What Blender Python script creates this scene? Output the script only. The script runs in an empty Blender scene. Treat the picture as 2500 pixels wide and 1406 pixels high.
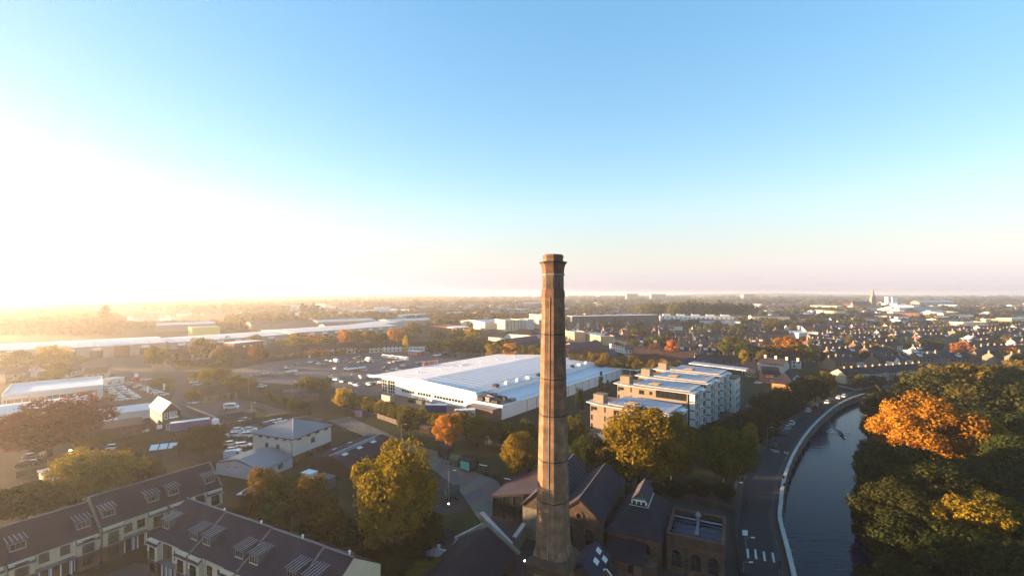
import bpy, math, random
import numpy as np
from mathutils import Vector, Matrix
R = math.radians
sc = bpy.context.scene
COL = sc.collection
random.seed(7)

# ---------------------------------------------------------------- camera, sky, sun, exposure
CAMH, FPX, HOR = 47.0, 1130.0, 716.0          # camera height (m), focal length and horizon row of the 2500 px photograph
cam = bpy.data.cameras.new('camera')
cam_o = bpy.data.objects.new('camera', cam)
COL.objects.link(cam_o)
cam_o.location = (0, 0, CAMH)
cam_o.rotation_euler = (R(90), 0, 0)
cam.sensor_width = 36.0
cam.lens = 36.0 * FPX / 2500.0
cam.shift_y = 13.0 / 2500.0
cam.clip_start = 1.0
cam.clip_end = 60000.0
sc.camera = cam_o

SUN_AZ, SUN_EL = R(79), R(4.0)                # towards the sun: from +Y (ahead) round to -X (left)
w = bpy.data.worlds.new('World')
sc.world = w
w.use_nodes = True
nt = w.node_tree
bg = nt.nodes['Background']
sky = nt.nodes.new('ShaderNodeTexSky')
sky.sky_type = 'NISHITA'
sky.sun_disc = False
sky.sun_elevation = SUN_EL
sky.sun_rotation = -SUN_AZ
sky.air_density, sky.dust_density, sky.ozone_density = 1.0, 0.4, 1.6
tc = nt.nodes.new('ShaderNodeTexCoord')
sp = nt.nodes.new('ShaderNodeSeparateXYZ')
nt.links.new(tc.outputs['Generated'], sp.inputs[0])
mr = nt.nodes.new('ShaderNodeMapRange')       # the milky air near the horizon, the same all the way round
mr.interpolation_type = 'SMOOTHSTEP'
mr.inputs['From Min'].default_value, mr.inputs['From Max'].default_value = -0.02, 0.24
mr.inputs['To Min'].default_value, mr.inputs['To Max'].default_value = 0.95, 0.0
nt.links.new(sp.outputs[2], mr.inputs[0])
bw = nt.nodes.new('ShaderNodeRGBToBW')
nt.links.new(sky.outputs[0], bw.inputs[0])
cm = nt.nodes.new('ShaderNodeMix')
cm.data_type, cm.blend_type = 'RGBA', 'MULTIPLY'
cm.inputs[0].default_value = 1
nt.links.new(bw.outputs[0], cm.inputs[6])
cm.inputs[7].default_value = (0.52, 0.525, 0.57, 1)
mx = nt.nodes.new('ShaderNodeMix')
mx.data_type = 'RGBA'
nt.links.new(mr.outputs[0], mx.inputs[0])
nt.links.new(sky.outputs[0], mx.inputs[6])
nt.links.new(cm.outputs[2], mx.inputs[7])
hs = nt.nodes.new('ShaderNodeHueSaturation')
hs.inputs['Saturation'].default_value = 2.0
gm = nt.nodes.new('ShaderNodeGamma')
gm.inputs[1].default_value = 0.50                # evens the sky out: a softer glow round the sun, a lighter blue away from it
nt.links.new(mx.outputs[2], gm.inputs[0])
nt.links.new(gm.outputs[0], hs.inputs['Color'])
tn = nt.nodes.new('ShaderNodeMix')
tn.data_type, tn.blend_type = 'RGBA', 'MULTIPLY'
tn.inputs[0].default_value = 1
tn.inputs[7].default_value = (1.0, 0.945, 1.04, 1)
nt.links.new(hs.outputs[0], tn.inputs[6])
nt.links.new(tn.outputs[2], bg.inputs[0])
bg.inputs[1].default_value = 0.098

sun = bpy.data.lights.new('sun', 'SUN')
sun.energy = 4.4
sun.angle = R(0.6)
sun.color = (1.0, 0.64, 0.34)
sun_o = bpy.data.objects.new('sun', sun)
COL.objects.link(sun_o)
sd = Vector((-math.sin(SUN_AZ) * math.cos(SUN_EL), math.cos(SUN_AZ) * math.cos(SUN_EL), math.sin(SUN_EL)))
sun_o.rotation_euler = sd.to_track_quat('Z', 'Y').to_euler()
sun_o.location = sd * 300

vs = sc.view_settings
vs.view_transform, vs.look, vs.exposure, vs.gamma = 'Standard', 'None', 3.05, 1.0
vs.use_curve_mapping = False
cy = sc.cycles
cy.max_bounces, cy.diffuse_bounces, cy.glossy_bounces, cy.transmission_bounces = 6, 2, 2, 3
cy.volume_bounces = 3
cy.transparent_max_bounces = 6
cy.use_denoising = True

# ---------------------------------------------------------------- placing
def G(px, py, z=0.0):
    """ground position (at height z) of a pixel of the photograph"""
    d = (CAMH - z) * FPX / (py - HOR)
    return ((px - 1250.0) / FPX * d, d)

def dist(py, z=0.0):
    return (CAMH - z) * FPX / (py - HOR)

def hgt(py, d):
    return CAMH - (py - HOR) * d / FPX

# ---------------------------------------------------------------- mesh building
class MB:
    def __init__(s):
        s.v, s.f, s.m = [], [], []
    def face(s, pts, mi=0):
        n = len(s.v)
        s.v += [tuple(p) for p in pts]
        s.f.append(tuple(range(n, n + len(pts))))
        s.m.append(mi)
        return s
    def hexa(s, p, mi=0):
        """8 points: 4 below, 4 above, each going round anticlockwise"""
        n = len(s.v)
        s.v += [tuple(q) for q in p]
        for q in ((3, 2, 1, 0), (4, 5, 6, 7), (0, 1, 5, 4), (1, 2, 6, 5), (2, 3, 7, 6), (3, 0, 4, 7)):
            s.f.append(tuple(n + i for i in q))
            s.m.append(mi)
        return s
    def box(s, x0, y0, z0, x1, y1, z1, mi=0):
        return s.hexa([(x0, y0, z0), (x1, y0, z0), (x1, y1, z0), (x0, y1, z0),
                       (x0, y0, z1), (x1, y0, z1), (x1, y1, z1), (x0, y1, z1)], mi)
    def prism(s, poly, z0, z1, mi=0):
        n, k = len(s.v), len(poly)
        s.v += [(x, y, z0) for x, y in poly] + [(x, y, z1) for x, y in poly]
        s.f.append(tuple(n + i for i in reversed(range(k)))); s.m.append(mi)
        s.f.append(tuple(n + k + i for i in range(k))); s.m.append(mi)
        for i in range(k):
            j = (i + 1) % k
            s.f.append((n + i, n + j, n + k + j, n + k + i)); s.m.append(mi)
        return s
    def xprism(s, prof, x0, x1, mi=0):
        """profile in (y, z) pushed along x"""
        n, k = len(s.v), len(prof)
        s.v += [(x0, y, z) for y, z in prof] + [(x1, y, z) for y, z in prof]
        s.f.append(tuple(n + i for i in range(k))); s.m.append(mi)
        s.f.append(tuple(n + k + i for i in reversed(range(k)))); s.m.append(mi)
        for i in range(k):
            j = (i + 1) % k
            s.f.append((n + j, n + i, n + k + i, n + k + j)); s.m.append(mi)
        return s
    def yprism(s, prof, y0, y1, mi=0):
        """profile in (x, z) pushed along y"""
        n, k = len(s.v), len(prof)
        s.v += [(x, y0, z) for x, z in prof] + [(x, y1, z) for x, z in prof]
        s.f.append(tuple(n + i for i in reversed(range(k)))); s.m.append(mi)
        s.f.append(tuple(n + k + i for i in range(k))); s.m.append(mi)
        for i in range(k):
            j = (i + 1) % k
            s.f.append((n + i, n + j, n + k + j, n + k + i)); s.m.append(mi)
        return s
    def loft(s, rings, mi=0, caps=True):
        n, k = len(s.v), len(rings[0])
        for r in rings:
            s.v += [tuple(p) for p in r]
        for a in range(len(rings) - 1):
            for i in range(k):
                j = (i + 1) % k
                s.f.append((n + a * k + i, n + a * k + j, n + (a + 1) * k + j, n + (a + 1) * k + i)); s.m.append(mi)
        if caps:
            s.f.append(tuple(n + i for i in reversed(range(k)))); s.m.append(mi)
            s.f.append(tuple(n + (len(rings) - 1) * k + i for i in range(k))); s.m.append(mi)
        return s
    def lathe(s, prof, n=8, ph=0.0, c=(0, 0), mi=0, caps=True):
        """prof: (radius, z) from below"""
        return s.loft([[(c[0] + r * math.cos(ph + 2 * math.pi * i / n), c[1] + r * math.sin(ph + 2 * math.pi * i / n), z)
                        for i in range(n)] for r, z in prof], mi, caps)
    def tube(s, pts, r, n=6, mi=0, r1=None):
        pts = [Vector(p) for p in pts]
        rings = []
        for i, p in enumerate(pts):
            d = (pts[min(i + 1, len(pts) - 1)] - pts[max(i - 1, 0)]).normalized()
            a = d.cross(Vector((0, 0, 1)) if abs(d.z) < .9 else Vector((1, 0, 0))).normalized()
            b = d.cross(a)
            rr = r if r1 is None else r + (r1 - r) * i / (len(pts) - 1)
            rings.append([p + a * (rr * math.cos(2 * math.pi * k / n)) + b * (rr * math.sin(2 * math.pi * k / n)) for k in range(n)])
        return s.loft(rings, mi)
    def slab(s, a, b, c, d, t, mi=0):
        """a sheet a-b-c-d (anticlockwise from above) with thickness t below it"""
        q = [Vector(p) for p in (a, b, c, d)]
        nrm = (q[1] - q[0]).cross(q[3] - q[0]).normalized() * t
        return s.hexa([p - nrm for p in q] + q, mi)
    def mesh(s, name, mats, smooth=False):
        me = bpy.data.meshes.new(name)
        me.from_pydata(s.v, [], s.f)
        for m in (mats if isinstance(mats, (list, tuple)) else [mats]):
            me.materials.append(m)
        if any(s.m):
            me.polygons.foreach_set('material_index', s.m)
        if smooth:
            me.polygons.foreach_set('use_smooth', [True] * len(s.f))
        me.update()
        return me

def ob(name, data, parent=None, loc=None, rz=None, scale=None, col=None, **props):
    o = bpy.data.objects.new(name, data)
    COL.objects.link(o)
    if parent is not None:
        o.parent = parent
    if loc is not None:
        o.location = loc
    if rz is not None:
        o.rotation_euler = (0, 0, rz)
    if scale is not None:
        o.scale = scale
    if col is not None:
        o.color = (*deep(col, .7), 1)
    for k, v in props.items():
        o[k] = v
    return o

def part(name, mb, mat, parent, col=None, smooth=False, **props):
    return ob(name, mb.mesh(name, mat, smooth), parent, col=col, **props)

def thing(name, label, cat, loc=(0, 0, 0), rz=0.0, group=None):
    loc = tuple(loc) + (0.0,) * (3 - len(loc))
    o = ob(name, None, None, loc, rz, label=label, category=cat)
    o.empty_display_size = 0.5
    if group:
        o['group'] = group
    return o

def tag(o, label, cat, group=None):
    o['label'], o['category'] = label, cat
    if group:
        o['group'] = group
    return o

def copy_tree(o, parent=None):
    c = o.copy()
    COL.objects.link(c)
    c.parent = parent
    for ch in o.children:
        copy_tree(ch, c)
    return c

ORD = ['first', 'second', 'third', 'fourth', 'fifth', 'sixth', 'seventh', 'eighth', 'ninth', 'tenth', 'eleventh', 'twelfth', 'thirteenth',
       'fourteenth', 'fifteenth', 'sixteenth', 'seventeenth', 'eighteenth', 'nineteenth', 'twentieth']
def nth(i):
    if i < 20:
        return ORD[i]
    t = ['twenty', 'thirty', 'forty', 'fifty', 'sixty', 'seventy'][(i + 1) // 10 - 2]
    return t + ('-' + ORD[(i + 1) % 10 - 1] if (i + 1) % 10 else 'th').replace('tyth', 'tieth')

# ---------------------------------------------------------------- materials
def deep(c, k=0.62):
    """deeper shade put into the colours: everything but the pale surfaces is darkened"""
    l = max(c)
    return tuple(x * k for x in c) if l < 0.32 else tuple(c)

def pm(name, c, rough=0.85, amt=0.25, scale=0.6, fine=6.0, spec=0.3, metal=0.0, tint=False, bump=0.0, c2=None, coat=0.0, stretch=None, rnd=0.0):
    """painted / stone / slate / asphalt surface: base colour broken by two sizes of noise; tint: times the object's own colour"""
    c = deep(c)
    c2 = deep(c2) if c2 else None
    m = bpy.data.materials.new(name)
    m.use_nodes = True
    t = m.node_tree
    b = t.nodes['Principled BSDF']
    b.inputs['Roughness'].default_value = rough
    b.inputs['Specular IOR Level'].default_value = spec
    b.inputs['Metallic'].default_value = metal
    b.inputs['Coat Weight'].default_value = coat
    co = t.nodes.new('ShaderNodeTexCoord')
    src = co.outputs['Object']
    if stretch:
        mp = t.nodes.new('ShaderNodeMapping')
        mp.inputs['Scale'].default_value = stretch
        t.links.new(src, mp.inputs[0])
        src = mp.outputs[0]
    n1 = t.nodes.new('ShaderNodeTexNoise')
    n1.inputs['Scale'].default_value, n1.inputs['Detail'].default_value = scale, 3
    n2 = t.nodes.new('ShaderNodeTexNoise')
    n2.inputs['Scale'].default_value, n2.inputs['Detail'].default_value = fine, 2
    t.links.new(src, n1.inputs[0]); t.links.new(src, n2.inputs[0])
    ad = t.nodes.new('ShaderNodeMath'); ad.operation = 'ADD'
    t.links.new(n1.outputs[0], ad.inputs[0]); t.links.new(n2.outputs[0], ad.inputs[1])
    mp2 = t.nodes.new('ShaderNodeMapRange')
    mp2.inputs['From Min'].default_value, mp2.inputs['From Max'].default_value = 0.65, 1.35
    t.links.new(ad.outputs[0], mp2.inputs[0])
    mixc = t.nodes.new('ShaderNodeMix'); mixc.data_type = 'RGBA'
    t.links.new(mp2.outputs[0], mixc.inputs[0])
    lo = [x * (1 - amt) for x in c]
    hi = [min(1, x * (1 + amt)) for x in (c2 or c)]
    mixc.inputs[6].default_value = (*lo, 1)
    mixc.inputs[7].default_value = (*hi, 1)
    out = mixc.outputs[2]
    if tint:
        oi = t.nodes.new('ShaderNodeObjectInfo')
        mu = t.nodes.new('ShaderNodeMix'); mu.data_type, mu.blend_type = 'RGBA', 'MULTIPLY'
        mu.inputs[0].default_value = 1
        t.links.new(out, mu.inputs[6]); t.links.new(oi.outputs['Color'], mu.inputs[7])
        out = mu.outputs[2]
    t.links.new(out, b.inputs['Base Color'])
    if bump:
        bp = t.nodes.new('ShaderNodeBump')
        bp.inputs['Strength'].default_value, bp.inputs['Distance'].default_value = bump, 0.05
        t.links.new(n2.outputs[0], bp.inputs['Height'])
        t.links.new(bp.outputs[0], b.inputs['Normal'])
    return m

def brickm(name, c, c2, mortar, bw=0.45, rh=0.15, amt=0.3, stain=0.0, tint=False):
    """brickwork: brick texture with uneven colour and, if asked, soot"""
    c, c2, mortar = deep(c), deep(c2), deep(mortar)
    m = bpy.data.materials.new(name)
    m.use_nodes = True
    t = m.node_tree
    b = t.nodes['Principled BSDF']
    b.inputs['Roughness'].default_value = 0.9
    b.inputs['Specular IOR Level'].default_value = 0.2
    co = t.nodes.new('ShaderNodeTexCoord')
    s = t.nodes.new('ShaderNodeSeparateXYZ'); t.links.new(co.outputs['Object'], s.inputs[0])
    a = t.nodes.new('ShaderNodeMath'); a.operation = 'ADD'
    t.links.new(s.outputs[0], a.inputs[0]); t.links.new(s.outputs[1], a.inputs[1])
    cb = t.nodes.new('ShaderNodeCombineXYZ'); t.links.new(a.outputs[0], cb.inputs[0]); t.links.new(s.outputs[2], cb.inputs[1])
    br = t.nodes.new('ShaderNodeTexBrick')
    br.inputs['Color1'].default_value, br.inputs['Color2'].default_value, br.inputs['Mortar'].default_value = (*c, 1), (*c2, 1), (*mortar, 1)
    br.inputs['Scale'].default_value = 1.0
    br.inputs['Brick Width'].default_value, br.inputs['Row Height'].default_value, br.inputs['Mortar Size'].default_value = bw, rh, 0.018
    t.links.new(cb.outputs[0], br.inputs['Vector'])
    n = t.nodes.new('ShaderNodeTexNoise'); n.inputs['Scale'].default_value, n.inputs['Detail'].default_value = 0.8, 9
    t.links.new(co.outputs['Object'], n.inputs[0])
    r = t.nodes.new('ShaderNodeMapRange')
    r.inputs['From Min'].default_value, r.inputs['From Max'].default_value = 0.3, 0.7
    r.inputs['To Min'].default_value, r.inputs['To Max'].default_value = 1 - amt, 1 + amt
    t.links.new(n.outputs[0], r.inputs[0])
    mu = t.nodes.new('ShaderNodeMix'); mu.data_type, mu.blend_type = 'RGBA', 'MULTIPLY'; mu.inputs[0].default_value = 1
    t.links.new(br.outputs[0], mu.inputs[6]); t.links.new(r.outputs[0], mu.inputs[7])
    out = mu.outputs[2]
    if stain:
        n3 = t.nodes.new('ShaderNodeTexNoise'); n3.inputs['Scale'].default_value, n3.inputs['Detail'].default_value = 0.8, 6
        mp = t.nodes.new('ShaderNodeMapping'); mp.inputs['Scale'].default_value = (1, 1, 0.18)
        t.links.new(co.outputs['Object'], mp.inputs[0]); t.links.new(mp.outputs[0], n3.inputs[0])
        r3 = t.nodes.new('ShaderNodeMapRange'); r3.inputs['From Min'].default_value, r3.inputs['From Max'].default_value = 0.5, 0.72
        r3.inputs['To Max'].default_value = stain
        t.links.new(n3.outputs[0], r3.inputs[0])
        m3 = t.nodes.new('ShaderNodeMix'); m3.data_type = 'RGBA'
        t.links.new(r3.outputs[0], m3.inputs[0]); t.links.new(out, m3.inputs[6]); m3.inputs[7].default_value = (0.05, 0.04, 0.035, 1)
        out = m3.outputs[2]
    if tint:
        oi = t.nodes.new('ShaderNodeObjectInfo')
        m4 = t.nodes.new('ShaderNodeMix'); m4.data_type, m4.blend_type = 'RGBA', 'MULTIPLY'; m4.inputs[0].default_value = 1
        t.links.new(out, m4.inputs[6]); t.links.new(oi.outputs['Color'], m4.inputs[7]); out = m4.outputs[2]
    t.links.new(out, b.inputs['Base Color'])
    return m

def roofm(name, c, amt=0.3, course=0.3, tint=False, rough=0.6, spec=0.4):
    """slates or tiles: courses by height, streaks down the slope, uneven patches"""
    m = pm(name, c, 0.85, amt, 0.35, 2.2, 0.15, tint=tint, stretch=(1, 1, 0.5))
    t = m.node_tree
    b = t.nodes['Principled BSDF']
    co = t.nodes.new('ShaderNodeTexCoord')
    s = t.nodes.new('ShaderNodeSeparateXYZ'); t.links.new(co.outputs['Object'], s.inputs[0])
    mu = t.nodes.new('ShaderNodeMath'); mu.operation = 'MULTIPLY'; mu.inputs[1].default_value = 1 / (course * 0.6)
    t.links.new(s.outputs[2], mu.inputs[0])
    fr = t.nodes.new('ShaderNodeMath'); fr.operation = 'FRACT'; t.links.new(mu.outputs[0], fr.inputs[0])
    bp = t.nodes.new('ShaderNodeBump'); bp.inputs['Strength'].default_value, bp.inputs['Distance'].default_value = 0.4, 0.04
    t.links.new(fr.outputs[0], bp.inputs['Height']); t.links.new(bp.outputs[0], b.inputs['Normal'])
    return m

def glassm(name, c=(0.02, 0.025, 0.03), rough=0.06):
    m = pm(name, c, rough, 0.3, 0.8, 3.0, spec=0.8)
    return m

def emitm(name, c, s):
    m = bpy.data.materials.new(name)
    m.use_nodes = True
    b = m.node_tree.nodes['Principled BSDF']
    b.inputs['Base Color'].default_value = (*c, 1)
    b.inputs['Emission Color'].default_value = (*c, 1)
    b.inputs['Emission Strength'].default_value = s
    return m

def leafm(name, trans=0.4):
    """leaves: the tree's own colour, uneven from leaf to leaf and from clump to clump, some light passing through"""
    m = bpy.data.materials.new(name)
    m.use_nodes = True
    t = m.node_tree
    t.nodes.remove(t.nodes['Principled BSDF'])
    oi = t.nodes.new('ShaderNodeObjectInfo')
    ge = t.nodes.new('ShaderNodeNewGeometry')
    co = t.nodes.new('ShaderNodeTexCoord')
    n = t.nodes.new('ShaderNodeTexNoise'); n.inputs['Scale'].default_value, n.inputs['Detail'].default_value = 0.35, 2
    t.links.new(co.outputs['Object'], n.inputs[0])
    ad = t.nodes.new('ShaderNodeMath'); ad.operation = 'ADD'
    t.links.new(ge.outputs['Random Per Island'], ad.inputs[0]); t.links.new(n.outputs[0], ad.inputs[1])
    mr_ = t.nodes.new('ShaderNodeMapRange')
    mr_.inputs['From Min'].default_value, mr_.inputs['From Max'].default_value = 0.2, 1.3
    mr_.inputs['To Min'].default_value, mr_.inputs['To Max'].default_value = 0.0, 1.0
    t.links.new(ad.outputs[0], mr_.inputs[0])
    ra = t.nodes.new('ShaderNodeMix'); ra.data_type = 'RGBA'
    t.links.new(mr_.outputs[0], ra.inputs[0])
    ra.inputs[6].default_value = (0.50, 0.62, 0.60, 1)
    ra.inputs[7].default_value = (1.35, 1.25, 1.15, 1)
    mu = t.nodes.new('ShaderNodeMix'); mu.data_type, mu.blend_type = 'RGBA', 'MULTIPLY'; mu.inputs[0].default_value = 1
    t.links.new(oi.outputs['Color'], mu.inputs[6]); t.links.new(ra.outputs[2], mu.inputs[7])
    d = t.nodes.new('ShaderNodeBsdfDiffuse'); tr = t.nodes.new('ShaderNodeBsdfTranslucent')
    t.links.new(mu.outputs[2], d.inputs[0]); t.links.new(mu.outputs[2], tr.inputs[0])
    mi = t.nodes.new('ShaderNodeMixShader'); mi.inputs[0].default_value = trans
    t.links.new(d.outputs[0], mi.inputs[1]); t.links.new(tr.outputs[0], mi.inputs[2])
    t.links.new(mi.outputs[0], t.nodes['Material Output'].inputs['Surface'])
    return m

MT = {}
MT['slate'] = roofm('slate', (0.042, 0.039, 0.047), tint=True)
MT['tile'] = roofm('clay_tile', (0.16, 0.07, 0.045), tint=True)
MT['roof_t'] = roofm('roof_covering', (1, 1, 1), 0.28, tint=True, rough=0.65)
MT['wall_t'] = pm('rendered_wall', (1, 1, 1), 0.9, 0.12, 0.5, 3.0, 0.2, tint=True)
MT['brick_t'] = brickm('house_brick', (1, .92, .85), (.85, .8, .78), (1.0, 1, 1), tint=True)
MT['cream'] = pm('cream_render', (0.56, 0.46, 0.31), 0.9, 0.1, 0.5, 4)
MT['brick'] = brickm('red_brick', (0.20, 0.085, 0.055), (0.15, 0.065, 0.045), (0.22, 0.18, 0.15))
MT['gault'] = brickm('gault_brick', (0.115, 0.078, 0.05), (0.085, 0.06, 0.04), (0.09, 0.07, 0.055), stain=0.5)
MT['red_dress'] = brickm('red_dressing', (0.17, 0.06, 0.04), (0.13, 0.05, 0.035), (0.15, 0.1, 0.08))
MT['stone'] = pm('weathered_stone', (0.27, 0.24, 0.19), 0.95, 0.35, 0.8, 5, 0.2, bump=0.5)
MT['white'] = pm('white_paint', (0.72, 0.71, 0.69), 0.6, 0.06, 0.5, 5)
MT['offwhite'] = pm('white_cladding', (0.62, 0.62, 0.62), 0.5, 0.07, 0.15, 2, stretch=(1, 1, 0.3))
MT['membrane'] = pm('roof_membrane', (0.50, 0.525, 0.56), 0.5, 0.10, 0.05, 0.4, 0.5)
MT['lightmetal'] = pm('pale_metal_roof', (0.46, 0.45, 0.45), 0.42, 0.12, 0.06, 0.9, 0.5)
MT['bluemetal'] = pm('blue_grey_metal_roof', (0.17, 0.20, 0.235), 0.4, 0.10, 0.2, 1.5, 0.5)
MT['zinc'] = pm('zinc_sheet', (0.22, 0.21, 0.23), 0.45, 0.15, 0.6, 4, 0.5, metal=0.3)
MT['iron'] = pm('iron_band', (0.018, 0.017, 0.017), 0.7, 0.3, 1, 6)
MT['black'] = pm('black_timber', (0.018, 0.016, 0.016), 0.8, 0.3, 0.6, 6)
MT['darkframe'] = pm('dark_window_frame', (0.03, 0.03, 0.032), 0.5, 0.2)
MT['glass'] = glassm('window_glass')
MT['glass_pale'] = glassm('curtained_glass', (0.16, 0.16, 0.15), 0.2)
MT['asphalt'] = pm('asphalt', (0.034, 0.033, 0.036), 0.9, 0.2, 0.12, 2.5, 0.25)
MT['asphalt2'] = pm('worn_asphalt', (0.085, 0.078, 0.078), 0.92, 0.3, 0.10, 1.4, 0.2)
MT['concrete'] = pm('concrete', (0.16, 0.14, 0.125), 0.92, 0.28, 0.15, 1.6, 0.2)
MT['kerb'] = pm('kerb_stone', (0.13, 0.12, 0.11), 0.9, 0.2, 0.5, 4)
MT['slab'] = pm('concrete_slab', (1, 1, 1), 0.92, 0.25, 0.3, 2.2, 0.2, tint=True)
MT['lot'] = pm('car_park_asphalt', (0.115, 0.108, 0.118), 0.9, 0.22, 0.08, 0.8, 0.25)
MT['paving'] = pm('pavement', (0.065, 0.058, 0.055), 0.92, 0.2, 0.3, 3)
MT['coping'] = pm('concrete_coping', (0.36, 0.33, 0.30), 0.9, 0.2, 0.4, 4)
MT['road_paint'] = pm('road_paint', (0.42, 0.41, 0.39), 0.8, 0.35, 0.9, 5)
MT['grass'] = pm('grass', (0.024, 0.028, 0.010), 0.95, 0.4, 0.12, 2.0, 0.1, c2=(0.042, 0.038, 0.015))
MT['lawn'] = pm('lawn', (0.034, 0.046, 0.013), 0.95, 0.3, 0.2, 3.0, 0.1)
MT['earth'] = pm('bare_earth', (0.06, 0.041, 0.027), 0.95, 0.4, 0.12, 1.5, 0.1)
MT['bark'] = pm('bark', (0.055, 0.042, 0.030), 0.95, 0.4, 2, 10)
MT['birch'] = pm('pale_bark', (0.30, 0.24, 0.18), 0.95, 0.3, 2, 8)
MT['leaf'] = leafm('leaves')
MT['carpaint'] = pm('car_paint', (1, 1, 1), 0.25, 0.03, 1, 4, 0.6, tint=True, coat=0.5)
MT['tyre'] = pm('tyre_rubber', (0.012, 0.012, 0.012), 0.9, 0.2)
MT['rim'] = pm('wheel_metal', (0.25, 0.25, 0.26), 0.4, 0.1, metal=0.6)
MT['lampglass'] = pm('lamp_lens', (0.5, 0.48, 0.45), 0.3, 0.05)
MT['paint_t'] = pm('painted_surface', (1, 1, 1), 0.6, 0.12, 0.7, 4, 0.3, tint=True)
MT['cloth'] = pm('clothing', (1, 1, 1), 0.95, 0.15, 3, 12, 0.1, tint=True)
MT['post'] = pm('galvanised_post', (0.24, 0.23, 0.22), 0.6, 0.15)
MT['pipe'] = pm('black_pipe', (0.02, 0.02, 0.02), 0.5, 0.1)
MT['timber'] = pm('weathered_timber', (0.11, 0.085, 0.06), 0.9, 0.3, 0.6, 5, stretch=(1, 1, 4))
MT['solar'] = pm('solar_panel', (0.02, 0.016, 0.03), 0.2, 0.1, spec=0.7)
MT['skylight'] = pm('roof_light', (0.55, 0.52, 0.50), 0.4, 0.08)
MT['lit'] = emitm('lit_lamp', (1.0, 0.82, 0.6), 6.0)
MT['lit_orange'] = emitm('lit_sodium_lamp', (1.0, 0.55, 0.18), 8.0)
# ================================================================ the setting: ground, river, roads, yards
def smooth(pts, n=6):
    pts = [Vector(p) for p in pts]
    out = []
    for i in range(len(pts) - 1):
        p0, p1, p2, p3 = pts[max(i - 1, 0)], pts[i], pts[i + 1], pts[min(i + 2, len(pts) - 1)]
        for k in range(n):
            t = k / n
            out.append(0.5 * ((2 * p1) + (p2 - p0) * t + (2 * p0 - 5 * p1 + 4 * p2 - p3) * t * t + (3 * p1 - p0 - 3 * p2 + p3) * t ** 3))
    out.append(pts[-1])
    return out

def offset(line, d):
    out = []
    for i, p in enumerate(line):
        a = (line[min(i + 1, len(line) - 1)] - line[max(i - 1, 0)]).normalized()
        out.append(p + Vector((a.y, -a.x)) * (d[i] if isinstance(d, list) else d))
    return out

WATER = -1.7
QUAY = smooth([(-40, -90), (4, -20), (22, 15), (30, 36), (36, 52), (41.5, 65), (46.3, 75.3), (50, 83.3), (55.2, 94.7), (59.6, 102), (64.6, 109.9), (71.5, 120),
               (83.3, 135.5), (98.4, 153.5), (116.9, 173.5), (136.8, 193), (157, 209), (173, 217.5), (190, 223), (212, 228), (245, 234)], 6) + [Vector((330, 246)), Vector((600, 290)), Vector((7000, 900))]
BANK = offset(QUAY, [21.0] * len(QUAY))

def sheet(name, poly, z, mat, kind='structure'):
    mb = MB().face([(p[0], p[1], z) for p in poly])
    o = part(name, mb, mat, None)
    o['kind'] = kind
    return o

FAR = 12000
ground = sheet('ground', [(p.x, p.y) for p in QUAY] + [(7000, FAR), (-7000, FAR), (-7000, -90)], 0.0, MT['grass'])
sheet('far_bank_ground', list(reversed([(p.x, p.y) for p in BANK])) + [(BANK[0].x + 60, -90), (7000, -90)], -0.3, MT['grass'])

def waterm(name, deep, wave=0.35, scale=0.55, rough=0.04):
    m = bpy.data.materials.new(name)
    m.use_nodes = True
    t = m.node_tree
    b = t.nodes['Principled BSDF']
    b.inputs['Base Color'].default_value = (*deep, 1)
    b.inputs['Roughness'].default_value = rough
    b.inputs['IOR'].default_value = 1.33
    b.inputs['Specular IOR Level'].default_value = 0.13
    co = t.nodes.new('ShaderNodeTexCoord')
    mp = t.nodes.new('ShaderNodeMapping'); mp.inputs['Scale'].default_value = (0.6, 1.5, 1); mp.inputs['Rotation'].default_value = (0, 0, 0.1)
    t.links.new(co.outputs['Object'], mp.inputs[0])
    n = t.nodes.new('ShaderNodeTexNoise'); n.inputs['Scale'].default_value, n.inputs['Detail'].default_value = scale, 4
    n2 = t.nodes.new('ShaderNodeTexNoise'); n2.inputs['Scale'].default_value = 0.06
    t.links.new(mp.outputs[0], n.inputs[0]); t.links.new(co.outputs['Object'], n2.inputs[0])
    mu = t.nodes.new('ShaderNodeMath'); mu.operation = 'MULTIPLY'
    t.links.new(n.outputs[0], mu.inputs[0]); t.links.new(n2.outputs[0], mu.inputs[1])
    bp = t.nodes.new('ShaderNodeBump'); bp.inputs['Strength'].default_value, bp.inputs['Distance'].default_value = wave, 0.5
    t.links.new(mu.outputs[0], bp.inputs['Height']); t.links.new(bp.outputs[0], b.inputs['Normal'])
    return m
MT['river'] = waterm('river_water', (0.005, 0.010, 0.026), 0.28)
MT['lake'] = waterm('lake_water', (0.05, 0.06, 0.07), 0.1, 0.2, 0.1)
rb = MB()
wl, wr = offset(QUAY, [-0.1] * len(QUAY)), offset(QUAY, [24.0] * len(QUAY))
for i in range(len(QUAY) - 1):
    rb.face([(wl[i].x, wl[i].y, WATER), (wr[i].x, wr[i].y, WATER), (wr[i + 1].x, wr[i + 1].y, WATER), (wl[i + 1].x, wl[i + 1].y, WATER)])
part('river', rb, MT['river'], None, kind='structure')

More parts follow.
